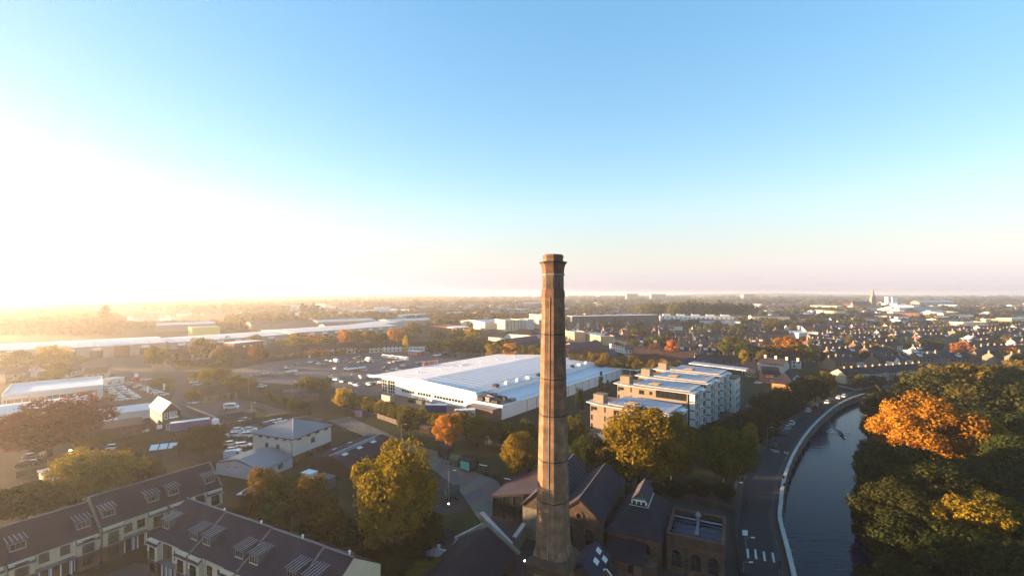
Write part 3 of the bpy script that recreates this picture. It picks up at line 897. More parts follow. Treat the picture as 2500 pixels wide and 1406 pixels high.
part('overflow_chute', MB().slab((4.2, 3.2, 5.64), (4.9, 3.2, 5.64), (4.7, 6.8, 6.5), (4.4, 6.8, 6.5), .05), MT['zinc'], th_)
part('string_band', MB().box(-.05, -.1, 4.6, 8.95, -.002, 4.95), MT['red_dress'], th_)
for k, x in enumerate((1.6, 4.6, 7.3)):
    arch_window(th_, x, 0, 1.2, 1.5, 2.1)
part('downpipe', MB().tube([(3.1, -.16, .1), (3.1, -.16, 4.5)], .07).box(2.95, -.32, 4.45, 3.25, -.02, 4.75), MT['pipe'], th_)
for y in (2.5, 6.5):
    arch_window(th_, 8.9, y, 1.2, 1.4, 2.0, math.pi / 2)

# lean-to in front of the lantern hall
s0 = l0 + ax * .4 - ay * 4.2
st = thing('lean_to_store', 'brick store with a plain dark lean-to roof against the lantern hall', 'building', (s0.x, s0.y, 0), AM)
part('wall', MB().xprism([(0, 0), (4.1, 0), (4.1, 4.2), (0, 2.9)], 0, 6.0), MT['brick'], st)
part('roof', MB().slab((-.2, -.35, 2.86), (6.2, -.35, 2.86), (6.2, 4.1, 4.36), (-.2, 4.1, 4.36), .12), MT['slate'], st, col=(.45, .48, .6))
win(st, 4.3, 0, 1.2, .9, 1.3, 'F', 'darkframe', cols=2, rows=2)
win(st, 1.2, 0, 1.2, .8, 1.3, 'F', 'darkframe', cols=2, rows=2)
part('porch', MB().box(6.02, .5, 0, 8.0, 3.9, 2.5).box(5.95, .4, 2.502, 8.1, 4.0, 2.65), MT['gault'], st)
# workshop with roof lights, between chimney and engine house
w0 = Vector((11.2, 77.2)) - ay * 5.5
wk = thing('roof_lit_workshop', 'small slate workshop with pale roof lights beside the chimney plinth', 'building', (w0.x, w0.y, 0), AM)
part('wall', gwall(MB(), 4.6, 7.5, 3.3, 1.9, 'y'), MT['gault'], wk)
part('roof', groof(MB(), 4.6, 7.5, 3.3, 1.9, 'y', .3, .14), MT['slate'], wk, col=(1.0, 1.1, 1.5))
for y, u_ in ((5.4, .9), (5.0, 2.0), (2.7, 1.2)):
    z_ = 3.3 + 1.9 + .17 - u_ * 1.9 / 2.3
    part('roof_light', MB().slab((2.3 + u_ - .35, y, z_ + .3), (2.3 + u_ + .35, y, z_ - .28), (2.3 + u_ + .35, y + 1.3, z_ - .28), (2.3 + u_ - .35, y + 1.3, z_ + .3), .06), MT['skylight'], wk)
win(wk, 2.3, 0, .9, 1.2, 1.6, 'F', 'darkframe', cols=2, rows=2)
gp = thing('white_gable_porch', 'tiny porch with a white barge-boarded gable below the store', 'porch', (*(s0 + ax * .3 - ay * 4.6), 0), AM)
part('wall', gwall(MB(), 2.2, 2.6, 2.2, 1.2, 'y'), MT['brick'], gp)
part('roof', groof(MB(), 2.2, 2.6, 2.2, 1.2, 'y', .3, .1), MT['slate'], gp, col=(.6, .6, .7))
part('barge_board', MB().slab((-.35, -.26, 2.05), (-.35, -.21, 2.05), (1.1, -.21, 3.6), (1.1, -.26, 3.6), .22).slab((1.1, -.26, 3.6), (1.1, -.21, 3.6), (2.55, -.21, 2.05), (2.55, -.26, 2.05), .22), MT['white'], gp)

# coped-gable hall in the near corner, stone terrace walls, white-walled shelter
g0 = Vector((-4.2, 81.2)) - ax * 5.4 - ay * 17
gh = thing('coped_gable_hall', 'dark hall with pale stone coping along both slopes of its gable', 'building', (g0.x, g0.y, 0), AM)
part('wall', gwall(MB(), 10.8, 17, 2.9, 3.2, 'y'), MT['gault'], gh)
part('roof', groof(MB(), 10.8, 16.6, 2.9, 3.2, 'y', .4, .15, end=.0), MT['slate'], gh, col=(.62, .62, .75))
part('gable_coping', MB().slab((-.7, 17.45, 2.95), (-.7, 16.75, 2.95), (5.4, 16.75, 6.62), (5.4, 17.45, 6.62), .35).slab((5.4, 17.45, 6.62), (5.4, 16.75, 6.62), (11.5, 16.75, 2.95), (11.5, 17.45, 2.95), .35), MT['stone'], gh)
def wall_line(name, label, pts, h, t, mat, cap=None):
    o = thing(name, label, 'wall', (*pts[0], 0))
    base = Vector(pts[0])
    pts = [Vector(p) - base for p in pts]
    for i in range(len(pts) - 1):
        a, b = pts[i], pts[i + 1]
        d = (b - a).normalized(); n = Vector((d.y, -d.x)) * t / 2
        e = d * (t / 2 - .003 * (i + 1)) if i < len(pts) - 2 else d * 0
        hz = h - .004 * i
        part('wall_run', MB().hexa([(*(a + n), 0), (*(b + e + n), 0), (*(b + e - n), 0), (*(a - n), 0), (*(a + n), hz), (*(b + e + n), hz), (*(b + e - n), hz), (*(a - n), hz)]), mat, o)
        if cap:
            n2 = n * 1.25
            part('coping', MB().hexa([(*(a + n2), hz + .002), (*(b + e + n2), hz + .002), (*(b + e - n2), hz + .002), (*(a - n2), hz + .002),
                                      (*(a + n2 * .8), hz + .14), (*(b + e + n2 * .8), hz + .14), (*(b + e - n2 * .8), hz + .14), (*(a - n2 * .8), hz + .14)]), cap, o)
    return o
wall_line('terrace_wall', 'stepped pale stone retaining wall in front of the glazed boiler house', [G(1176, 1292), G(1248, 1375)], 3.4, .8, MT['stone'], MT['coping'])
wall_line('terrace_wall', 'short stone wall closing the terrace next to the lit chimney-side wall', [G(1255, 1352), G(1290, 1300)], 3.0, .7, MT['stone'], MT['coping'])
wall_line('yard_wall', 'pale garden wall beside the dark sunken lawn of the museum', [G(1095, 1345), G(1182, 1300)], 1.9, .4, MT['stone'], MT['coping'])
sh0 = Vector(G(1022, 1352))
shl = thing('white_walled_shelter', 'low open shelter with pale parapet walls and dark roof beside the big golden tree', 'shelter', (*sh0, 0), R(-16))
part('wall', MB().box(0, 0, 0, 6.0, .3, 1.5).box(0, .302, 0, .3, 4.5, 1.5).box(5.7, .302, 0, 6.0, 4.5, 1.5), MT['white'], shl)
part('pillar', MB().box(3.6, -.05, 0, 4.1, .36, 2.2), MT['white'], shl)
part('roof', MB().slab((.32, .5, 1.9), (5.68, .5, 1.9), (5.68, 4.8, 2.7), (.32, 4.8, 2.7), .12), MT['slate'], shl, col=(.5, .5, .6))
ca = Vector(G(1115, 1358))
cs = thing('tarpaulin_screen', 'pale grey tarpaulin stretched over a frame beside the stone wall', 'canopy', (*ca, 0), R(-10))
part('sheet', MB().slab((0, 0, 1.0), (2.2, -.4, 1.0), (3.6, 1.0, 2.7), (-.8, 1.6, 2.5), .04), MT['coping'], cs)
for p in ((0, .1), (2.0, -.2), (3.3, .95), (-.6, 1.4)):
    part('pole', MB().tube([(p[0], p[1], 0), (p[0], p[1], 1.0 + max(0, p[1]) * 1.1)], .04), MT['post'], cs)
# ================================================================ town houses in the near corner
def dormer(par, cx, wdt, H, rise, W, ribs=5, light=1.0):
    """a shed dormer with a seamed metal roof, sitting on the front slope; front slope z = H + y * s"""
    s = rise / (W / 2)
    yf = 1.15
    zf = H + yf * s
    top = zf + 1.45
    yb = min(W / 2 - .2, yf + 2.5)
    o = part('dormer', MB().xprism([(yf, zf - .1), (yb, H + yb * s - .2), (yb, top + .32), (yf, top)], cx - wdt / 2, cx + wdt / 2), MT['zinc'], par)
    part('dormer_roof', MB().slab((cx - wdt / 2 - .15, yf - .25, top + .12), (cx + wdt / 2 + .15, yf - .25, top + .12), (cx + wdt / 2 + .15, yb + .2, top + .48), (cx - wdt / 2 - .15, yb + .2, top + .48), .1), MT['slate'], o, col=(1.5, 1.4, 1.7))
    rb_ = MB()
    for k in range(ribs):
        x = cx - wdt / 2 - .1 + (wdt + .2) * k / (ribs - 1)
        rb_.slab((x - .035, yf - .26, top + .18), (x + .035, yf - .26, top + .18), (x + .035, yb + .21, top + .54), (x - .035, yb + .21, top + .54), .058)
    part('roof_seam', rb_, MT['coping'], o)
    wn = win(par, cx, yf, zf + .22, wdt - .25, 1.05, 'F', 'coping', 'glass', cols=3, bar=.055)
    return o

def juliet(par, x, y, z, w_=1.5, face='F'):
    mb = MB()
    mb.box(-w_ / 2, -.28, 0, w_ / 2, -.22, .05); mb.box(-w_ / 2, -.28, .95, w_ / 2, -.22, 1.02)
    n = 9
    for i in range(n + 1):
        xx = -w_ / 2 + w_ * i / n
        mb.box(xx - .015, -.265, .05, xx + .015, -.235, .95)
    mb.box(-w_ / 2, -.22, .95, -w_ / 2 + .05, 0, 1.02); mb.box(w_ / 2 - .05, -.22, .95, w_ / 2, 0, 1.02)
    o = part('balcony_rail', mb, MT['darkframe'], par)
    o.location = (x, y, z)
    return o

def townhouse(label, org, ang, x0, w_, dep, H, rise, bay_left, style, end=None, roofcol=(1, 1, 1), sash='glass'):
    """one house of a row, x along the row from x0, front on -y"""
    d = Vector((math.cos(ang), math.sin(ang)))
    p = Vector(org) + d * x0
    t = thing('town_house', label, 'house', (p.x, p.y, 0), ang, 'town houses of the two near terraces')
    e = .006
    bw_ = 2.9
    bx = (0.25 if bay_left else w_ - bw_ - .25)
    rx = (bx + bw_ if bay_left else 0.0)
    rw_ = w_ - bw_ - .25
    up = 'cream'
    part('wall', gwall(MB(), w_ - 2 * e, dep, H, rise, 'x', 2.72, e), MT[up], t)
    part('brick_base', MB().box(e, .003, 0, w_ - e, dep, 2.715), MT['brick'], t)
    if style == 'brick':
        part('brick_panel', MB().box(rx + .02, -.05, 2.8, rx + rw_ - .02, -.002, H - .15), MT['brick'], t)
    part('bay_wall', MB().box(bx, -.9, 2.72, bx + bw_, -.001, H - .15), MT[up], t)
    part('bay_base', MB().box(bx + .03, -.87, 0, bx + bw_ - .03, -.004, 2.715), MT['brick'], t)
    part('band_course', MB().box(bx - .05, -.97, 2.66, bx + bw_ + .05, -.02, 2.8), MT['coping'], t)
    s = rise / (dep / 2)
    part('roof', groof(MB(), w_ - 2 * e, dep, H, rise, 'x', .3, .15, e, 0, 0), MT['slate'], t, col=roofcol)
    part('bay_roof', MB().slab((bx - .12, -1.2, H - 1.2 * s + .14), (bx + bw_ + .12, -1.2, H - 1.2 * s + .14), (bx + bw_ + .12, .5, H + .5 * s + .16), (bx - .12, .5, H + .5 * s + .16), .13), MT['slate'], t, col=roofcol)
    part('gutter', MB().box(bx - .14, -1.32, H - 1.2 * s - .02, bx + bw_ + .14, -1.2, H - 1.2 * s + .12).box(rx, -.44, H - .3 * s, rx + rw_, -.31, H - .3 * s + .12), MT['coping'], t)
    cx = bx + bw_ / 2
    dormer(t, cx, 2.0, H, rise, dep, 5)
    win(t, cx, -.9, 2.95, 1.5, 2.1, 'F', 'darkframe', 'glass_pale' if sash == 'pale' else 'glass', cols=3, name='french_window')
    juliet(t, cx, -.9, 2.95, 1.75)
    win(t, cx, -.87, .8, 1.6, 1.4, 'F', 'darkframe', cols=3)
    wx = rx + rw_ / 2
    yy = -.05 if style == 'brick' else 0
    win(t, wx, yy, 3.55, 1.2, 1.4, 'F', 'darkframe', 'glass_pale' if sash == 'pale' else 'glass', cols=2, rows=2)
    dr = part('door', MB().box(wx - .5, -.06, .05, wx + .5, .0, 2.15), MT['black'], t)
    part('door_surround', MB().box(wx - .75, -.55, 0, wx - .6, -.4, 2.3).box(wx + .6, -.55, 0, wx + .75, -.4, 2.3).box(wx - .62, -.09, .0, wx - .5, .0, 2.15).box(wx + .5, -.09, .0, wx + .62, .0, 2.15), MT['white'], t)
    part('door_canopy', MB().slab((rx, -.75, 2.5), (rx + rw_, -.75, 2.5), (rx + rw_, .0, 2.78), (rx, .0, 2.78), .1), MT['zinc'], t)
    dx = bx + bw_ + .12 if bay_left else bx - .12
    part('downpipe', MB().tube([(dx, -.12, .1), (dx, -.12, H - .7)], .05).box(dx - .12, -.26, H - .75, dx + .12, -.02, H - .45), MT['white'], t)
    part('security_light', MB().box(bx + bw_ - .45, -1.0, H - .75, bx + bw_ - .3, -.9, H - .6), MT['lampglass'], t)
    win(t, w_ / 2, dep, 3.4, 1.2, 1.3, 'B', 'darkframe', cols=2)
    win(t, w_ / 2, dep, .8, 1.8, 1.9, 'B', 'darkframe', cols=3)
    part('ridge_tile', MB().box(e, dep / 2 - .12, H + rise + .1, w_ - e, dep / 2 + .12, H + rise + .24), MT['coping' if style == 'cope' else 'zinc'], t)
    if end:
        for k in end:
            xx = -.0 if k == 'L' else w_
            part('verge_coping', MB().slab((xx - .14, -.35, H - .3 * s + .32), (xx + .14, -.35, H - .3 * s + .32), (xx + .14, dep / 2, H + rise + .32), (xx - .14, dep / 2, H + rise + .32), .2)
                 .slab((xx + .14, dep + .35, H - .3 * s + .32), (xx - .14, dep + .35, H - .3 * s + .32), (xx - .14, dep / 2, H + rise + .32), (xx + .14, dep / 2, H + rise + .32), .2), MT['stone'], t)
    return t

OA, AA = (-72.3, 81.1), math.atan2(.86, .51)
rc = (1.0, .95, 1.05)
townhouse('cream town house at the high end step of the rear terrace, pale exposed gable', OA, AA, 0, 5.1, 10, 6.0, 4.0, True, 'cream', ('L',), rc, 'pale')
townhouse('second town house of the raised rear terrace, left of its paired dormers', OA, AA, 5.1, 5.1, 10, 6.0, 4.0, False, 'cream', None, rc)
townhouse('third town house of the raised rear terrace, partly behind the front terrace ridge', OA, AA, 10.2, 5.1, 10, 6.0, 4.0, True, 'cream', None, rc, 'pale')
townhouse('end town house of the rear terrace nearest the grey metal shed', OA, AA, 15.3, 5.1, 10, 6.0, 4.0, False, 'brick', ('R',), rc)
townhouse('town house of the lower rear terrace hard against the exposed gable', OA, AA, -5.75, 5.7, 10, 5.4, 3.9, False, 'cream', None, rc, 'pale')
townhouse('town house of the lower rear terrace with a pale first-floor curtain', OA, AA, -11.45, 5.7, 10, 5.4, 3.9, True, 'cream', None, rc, 'pale')
townhouse('town house at the picture edge of the lower rear terrace', OA, AA, -17.15, 5.7, 10, 5.4, 3.9, False, 'cream', None, rc)

OB, AB = (-61.1, 78.7), R(-26.5)
names = ['brick-fronted end town house of the front terrace facing the court', 'front-terrace town house with the second metal-roofed dormer, before the first coping',
         'front-terrace town house just past the first roof coping', 'front-terrace town house with a dormer just before the second coping',
         'front-terrace town house just past the second roof coping', 'front-terrace town house with a dormer just before the third coping',
         'end town house of the front terrace with a plain cream gable']
for k in range(7):
    townhouse(names[k], OB, AB, k * 5.8, 5.8, 10.8, 6.0, 4.0 - .12 * (k // 2), k % 2 == 0, 'brick' if k in (0,) else 'cream',
              (('L',) if k in (2, 4, 6) else None), (1.15, 1.1, 1.3))
fin = []
for k in range(4):
    d = Vector((math.cos(AB), math.sin(AB))); n = Vector((-d.y, d.x))
    p = Vector(OB) + d * (11.0 + k * 9.6) + n * 5.4
    if k < 4:
        o = part('ridge_vent', MB().lathe([(.12, 0), (.13, .4), (.22, .42), (.05, .62)], 8), MT['white'], None)
        o.location = (p.x, p.y, 10.0)
        tag(o, 'small white ridge vent on the front terrace roof, %s along from the court' % nth(k), 'vent', 'ridge vents of the front terrace')

# ================================================================ stepped apartment block by the river
AP = R(-37.0)
apx, apy = Vector((math.cos(AP), math.sin(AP))), Vector((-math.sin(AP), math.cos(AP)))
AO = Vector((30.6, 142.6))
MT['apt_cream'] = pm('cream_apartment_wall', (0.30, 0.235, 0.17), 0.85, 0.08, 0.3, 3)
MT['apt_white'] = pm('white_apartment_panel', (0.58, 0.59, 0.56), 0.7, 0.06, 0.3, 3)
MT['apt_green'] = pm('dark_green_cladding', (0.022, 0.032, 0.028), 0.5, 0.2, 0.5, 3)
MT['apt_roof'] = pm('pale_lilac_roof_sheet', (0.36, 0.345, 0.37), 0.6, 0.08, 0.15, 1.2, 0.5, stretch=(4, .3, 1))
apt = thing('apartment_building', 'stepped white and cream riverside apartment building under four floating pale roofs', 'apartment block', (AO.x, AO.y, 0), AP)
BL = [(0.0, 12.2, 12.0), (20.5, 15.0, 12.0), (40.0, 15.0, 12.0), (59.0, 15.0, 13.0)]
for bi, (yo, H, wd) in enumerate(BL):
    xa, xb = -7.2, 17.0
    part('wall', MB().box(xa, yo, 0, xb, yo + wd, H), MT['apt_cream'], apt)
    part('lower_roof', MB().hexa([(xa - 1.6, yo + .3, H + .002), (xa + 4, yo - 1.4, H + .002), (xb + 1.8, yo - 1.7, H + .002), (xb + 1.8, yo + wd + .5, H + .002),
                                  (xa - 1.6, yo + .3, H + .24), (xa + 4, yo - 1.4, H + .24), (xb + 1.8, yo - 1.7, H + .24), (xb + 1.8, yo + wd + .5, H + .24)]).box(xa - 1.6, yo + .301, H + .002, xa + .1, yo + wd * .7, H + .24), MT['apt_roof'], apt)
    part('roof_riser', MB().box(.6, yo + .2, H + .242, xb - .4, yo + wd - .6, H + .75), MT['apt_cream'], apt)
    ur = part('upper_roof', MB().slab((-.6, yo - .9, H + 1.0), (xb + .9, yo - .9, H + .8), (xb + .9, yo + wd + .2, H + .8), (-.6, yo + wd + .2, H + 1.0), .22), MT['apt_roof'], apt)
    for k in range(8):
        x = .6 + k * 2.1
        part('standing_seam', MB().box(x - .03, yo - .85, H + .985 - x * .0113, x + .03, yo + wd + .15, H + 1.03 - x * .0113), MT['apt_roof'], ur)
    part('roof_hatch', MB().box(3.6, yo + 1.4, H + .97, 7.0, yo + 2.0, H + 1.5).box(4.2, yo + 3.2, H + .97, 7.4, yo + 4.2, H + 1.55), MT['apt_cream'], apt)
    part('stair_tower', MB().box(xa + .6, yo + 1.0, H + .245, xa + 4.0, yo + 4.4, H + 2.7).box(xa + .5, yo + .9, H + 2.702, xa + 4.1, yo + 4.5, H + 2.85), MT['apt_cream'], apt)
    part('roof_cowl', MB().lathe([(.55, H + .245), (.6, H + .6), (.2, H + .75)], 10, 0, (xa + 5.6, yo + 2.2)), MT['apt_roof'], apt)
    gl = part('penthouse_glazing', MB().box(6.6, yo - .1, H - 2.7, xb - .6, yo - .004, H - .15), MT['glass'], apt)
    for k in range(7):
        part('mullion', MB().box(6.6 + k * 1.6, yo - .16, H - 2.7, 6.7 + k * 1.6, yo - .102, H - .15), MT['darkframe'], gl)
    nst = int((H - 1.2) / 2.75)
    for s_ in range(nst):
        z = H - 2.3 - s_ * 2.75
        if s_ == 0:
            win(apt, xa + 1.6, yo, z + .5, 1.4, .9, 'F', 'darkframe', cols=2)
        win(apt, xa + .5, yo, z, .5, 1.5, 'F', 'darkframe', cols=1, rows=3)
        win(apt, xa + 5.0, yo, z + .2, .35, 1.5, 'F', 'darkframe', cols=1, rows=4)
        win(apt, 1.6, yo, z, 1.7, 1.3, 'F', 'darkframe', cols=2)
        win(apt, 4.8, yo, z + .2, .9, 1.0, 'F', 'darkframe', cols=1)
        if s_ > 0:
            win(apt, 9.0, yo, z, 1.7, 1.3, 'F', 'darkframe', cols=2)
            win(apt, 13.5, yo, z, 1.7, 1.3, 'F', 'darkframe', cols=2)
    # river front: two white bays a block, dark green between
    part('green_recess', MB().box(xb + .002, yo + .2, 1.0, xb + .5, yo + wd - .2, H - .9), MT['apt_green'], apt)
    part('undercroft', MB().box(xb + .004, yo + .4, 0, xb + .4, yo + wd - .4, 1.0), MT['gault'], apt)
    for bj, (ya, yb, ex) in enumerate(((.2, 4.6, 2.1), (6.0, 9.6, 3.0), (10.4, 12.6, 1.6))):
        nb = nst - (1 if bj == 2 else 0) - (1 if bi == 0 and bj == 0 else 0)
        bay = part('bay', MB().box(xb + .502, yo + ya, 1.2, xb + ex, yo + yb, 1.2 + nb * 2.75), MT['apt_white'], apt)
        part('bay_cap', MB().box(xb + .5, yo + ya - .15, 1.202 + nb * 2.75, xb + ex + .2, yo + yb + .15, 1.5 + nb * 2.75), MT['apt_white'], apt)
        for s_ in range(nb + 1):
            z = 1.2 + s_ * 2.75
            part('green_band', MB().box(xb + .51, yo + ya - .03, z - .18, xb + ex + .03, yo + yb + .03, z + .16), MT['apt_green'], apt)  # dark green cladding strip at each floor level
        for s_ in range(nb):
            z = 1.2 + s_ * 2.75
            win(apt, xb + ex, yo + ya + (yb - ya) * .28, z + .6, 1.0, 1.6, 'R', 'darkframe', cols=1)
            win(apt, xb + ex, yo + ya + (yb - ya) * .68, z + .6, 1.0, 1.6, 'R', 'darkframe', cols=1)
            if bj == 1:
                part('balcony', MB().box(xb + .51, yo + ya - 1.3, z - .05, xb + ex - .4, yo + ya - .04, z + .12).box(xb + ex - .5, yo + ya - 1.3, z + .122, xb + ex - .4, yo + ya - .04, z + 1.05), MT['apt_white'], apt)
    if bi < 3:
        part('link_wall', MB().box(1.0, yo + wd + .002, 0, 15.2, BL[bi + 1][0] - .002, BL[bi][1] - .6), MT['apt_white'], apt)
        part('link_roof', MB().box(.8, yo + wd + .52, BL[bi][1] - .598, 15.4, BL[bi + 1][0] - 1.75, BL[bi][1] - .4), MT['apt_green'], apt)
part('terrace_podium', MB().box(-6.5, -5.5, 0, 6.0, -.003, 3.2), MT['apt_white'], apt)
part('podium_rail', MB().box(-6.4, -5.4, 3.9, 5.9, -5.34, 3.98).box(-6.4, -5.4, 3.2, -6.34, -.1, 3.95).box(2.0, -5.4, 3.2, 2.06, -5.34, 3.95), MT['darkframe'], apt)
part('far_canopy', MB().slab((2, 73.5, 16.9), (25, 70.0, 16.6), (25, 76.5, 16.6), (2, 80, 16.9), .4), MT['apt_roof'], apt)
for k in range(4):
    part('canopy_post', MB().tube([(9 + k * 4.8, 74 - k * .6, 13.6 if k < 3 else 0), (9 + k * 4.8, 74 - k * .6, 16.3)], .15, 6), MT['post'], apt)
part('far_wing', MB().box(17.6, 66, 0, 22, 75, 13.2), MT['apt_white'], apt)
part('far_wing_roof', MB().box(17.4, 65.8, 13.202, 22.3, 75.2, 13.5), MT['apt_green'], apt)
for s_ in range(4):
    for k in range(1):
        win(apt, 19.8, 66, 1.8 + s_ * 2.75, 1.2, 1.5, 'F', 'darkframe', cols=2)
    for k in range(3):
        win(apt, 22, 67.6 + k * 2.8, 1.8 + s_ * 2.75, .9, 1.5, 'R', 'darkframe', cols=1)

# ================================================================ the supermarket
ST_A = math.atan2(-.6, .8)
st_ = thing('supermarket', 'huge low white supermarket with a broad pale roof beside the car park', 'store', (-62, 221, 0), ST_A)
part('wall', MB().yprism([(0, 0), (60, 0), (60, 7.0), (26, 8.2), (0, 7.0)], 0, 105), MT['offwhite'], st_)
part('roof', MB().slab((-4.5, -1.2, 7.05), (26, -1.2, 8.6), (26, 105.6, 8.6), (-4.5, 105.6, 7.05), .35).slab((26.002, -1.2, 8.6), (60.4, -1.2, 7.2), (60.4, 105.6, 7.2), (26.002, 105.6, 8.6), .35), MT['membrane'], st_)
for k in range(26):
    part('roof_seam', MB().slab((-4.4, 2 + k * 4, 7.08), (-4.4, 2.12 + k * 4, 7.08), (26, 2.12 + k * 4, 8.64), (26, 2 + k * 4, 8.64), .04).slab((26.01, 2 + k * 4, 8.64), (26.01, 2.12 + k * 4, 8.64), (56, 2.12 + k * 4, 7.42), (56, 2 + k * 4, 7.42), .04), MT['lightmetal'], st_)
part('canopy', MB().box(-9.0, -1.3, 6.45, -4.52, 106, 6.95), MT['white'], st_)
part('front_fascia', MB().slab((-9, -1.35, 6.98), (-9, -1.24, 6.98), (26, -1.24, 8.62), (26, -1.35, 8.62), .55).slab((26, -1.35, 8.62), (26, -1.24, 8.62), (60.4, -1.24, 7.22), (60.4, -1.35, 7.22), .55), MT['white'], st_)
ent = part('entrance_glazing', MB().box(.3, -.14, .1, 9.4, -.003, 6.2), MT['glass'], st_)
ef = MB()
for k in range(7):
    ef.box(.3 + k * 1.5, -.24, .1, .42 + k * 1.5, -.142, 6.2)
for z in (.1, 1.6, 3.1, 4.6, 6.1):
    ef.box(.3, -.22, z, 9.4, -.144, z + .12)
part('glazing_frame', ef, MT['white'], ent)
part('column', MB().box(4.6, -.6, 0, 5.0, -.25, 6.4), MT['white'], st_)
for k in range(22):
    if k not in (5, 11):
        part('strip_window', MB().box(14.5 + k * 1.75, -.06, 2.0, 15.9 + k * 1.75, -.003, 3.1), MT['glass'], st_)
for k in range(18):
    part('wall_panel_joint', MB().box(12.0 + k * 2.7, -.02, 3.4, 12.05 + k * 2.7, -.002, 6.9), MT['zinc'], st_)
# side aisle and its lean roof
ai = part('side_aisle', MB().box(60.002, 8, 0, 76, 104, 4.6), MT['offwhite'], st_)
part('aisle_roof', MB().slab((60.42, 8, 5.0), (76.3, 7.8, 4.7), (76.3, 104.3, 4.7), (60.42, 104.3, 5.0), .12), MT['membrane'], st_)
part('aisle_parapet', MB().box(75.9, 7.8, 4.72, 76.35, 104.3, 5.1), MT['white'], st_)
part('clerestory', MB().box(60.02, 8, 5.02, 60.3, 105, 6.8), MT['white'], st_)
for k in range(14):
    part('downpipe', MB().box(76.003, 12 + k * 6.6, 0, 76.12, 12.12 + k * 6.6, 4.6), MT['zinc'], st_)
# loading corner: walls, brown screen, open plant deck
part('dock_wall', MB().box(60.002, -4, 0, 76, -3.6, 5.3).box(75.6, -3.598, 0, 76, 7.998, 5.3).box(60.6, 3, 0, 75.598, 3.4, 4.6), MT['offwhite'], st_)
part('brown_screen', MB().box(62.5, -9, 0, 75.5, -8.6, 4.4).box(62.5, -8.598, 0, 62.9, -4.002, 4.4).box(75.1, -8.598, 0, 75.5, -4.002, 4.4), MT['brick'], st_)
part('dock_roof', MB().slab((62.9, -8.5, 4.2), (75.1, -8.5, 4.2), (75.1, -4.1, 4.4), (62.9, -4.1, 4.4), .12), MT['bluemetal'], st_)
part('plant_deck', MB().box(60.5, -3.5, 4.6, 75.5, 7.9, 4.75), MT['zinc'], st_)
for k, (x, y, w_, h_, z_) in enumerate(((62, -2, 2.6, 2.4, 1.6), (65.4, -1.5, 2.2, 2.8, 1.9), (69, -2.2, 3, 2, 1.2), (63, 4.4, 2.4, 2.2, 2.0), (66.6, 4.6, 4, 1.6, 1.4), (72, 4.4, 2.2, 2.6, 1.1))):
    part('plant_unit', MB().box(x, y, 4.752, x + w_, y + h_, 4.752 + z_), MT['zinc'] if k % 2 else MT['iron'], st_)
part('duct', MB().tube([(60.8, 1.8, 7.3), (64, 1.0, 6.9), (68, .8, 6.5), (73, 1.2, 5.3)], .28, 8), MT['zinc'], st_)
part('duct', MB().tube([(60.8, 3.0, 7.4), (66, 2.4, 7.0), (71, 2.0, 5.6)], .2, 8), MT['iron'], st_)
rl = MB()
for k in range(36):
    rl.box(56.5, k * 2.95 - .03, 7.3, 56.56, k * 2.95 + .03, 8.4)
rl.box(56.5, 0, 8.36, 56.56, 104, 8.42).box(56.5, 0, 7.86, 56.56, 104, 7.9)
part('roof_rail', rl, MT['iron'], st_)
rl2 = MB()
for k in range(30):
    rl2.box(74.8, 9 + k * 3.2, 4.7, 74.86, 9.06 + k * 3.2, 5.7)
rl2.box(74.8, 9, 5.66, 74.86, 103, 5.72)
part('aisle_rail', rl2, MT['iron'], st_)
rr = random.Random(3)
for k in range(11):
    y = 14 + k * 8.2
    part('roof_plant', MB().lathe([(1.3, 7.2), (1.35, 7.8), (1.0, 8.3), (.3, 8.5)], 10, 0, (58.4, y)) if k % 3 else MB().box(57.4, y - 1.2, 7.2, 59.4, y + 1.2, 8.3), MT['white'] if k % 4 else MT['iron'], st_)
for k in range(6):
    part('roof_vent', MB().box(6 + k * 1.5, 16 + k * 14, 7.5 + k * .07, 7.2 + k * 1.5, 17 + k * 14, 8.2 + k * .07), MT['white'], st_)
part('far_canopy', MB().box(60.5, 104.4, 4.5, 86, 112, 4.9), MT['white'], st_)
for k in range(3):
    part('canopy_post', MB().tube([(76 + k * 4.5, 105.2, 0), (76 + k * 4.5, 105.2, 4.5)], .12), MT['white'], st_)
# sign of red letters, facing the car park
sgn = thing('roof_sign', 'red letter sign on the store canopy edge, seen from behind', 'sign', (*(Vector((-62, 221)) + U * -8.4 + V * 33), 6.952), ST_A)
MT['sign_red'] = pm('sign_red', (0.45, 0.03, 0.03), 0.5, 0.1)
MT['sign_blue'] = pm('sign_blue', (0.03, 0.06, 0.25), 0.5, 0.1)
SEG = {'T': [(0, 6, 4, 7), (1.5, 0, 2.5, 6)], 'E': [(0, 0, 1, 7), (1, 6, 4, 7), (1, 3, 3.4, 4), (1, 0, 4, 1)], 'S': [(0, 6, 4, 7), (0, 4, 1, 6), (0, 3, 4, 4), (3, 1, 4, 3), (0, 0, 4, 1)],
       'C': [(0, 0, 1, 7), (1, 6, 4, 7), (1, 0, 4, 1)], 'O': [(0, 0, 1, 7), (3, 0, 4, 7), (1, 6, 3, 7), (1, 0, 3, 1)],
       'A': [(0, 0, 1, 6), (3, 0, 4, 6), (0.5, 6, 3.5, 7), (1, 3, 3, 4)]}
def lettering(par, text, length, h_, mat, name='letter', z0=.3):
    """block letters in the local x-z plane, reading towards +x, facing -y"""
    s = length / (len(text) * 5.2)
    for i, c in enumerate(text):
        if c == ' ':
            continue
        b = MB()
        for x0, z0_, x1, z1 in SEG[c]:
            b.box(i * 5.2 * s + x0 * s, -.12, z0 + z0_ * h_ / 7, i * 5.2 * s + x1 * s, .0, z0 + z1 * h_ / 7)
        part(name, b, mat, par)
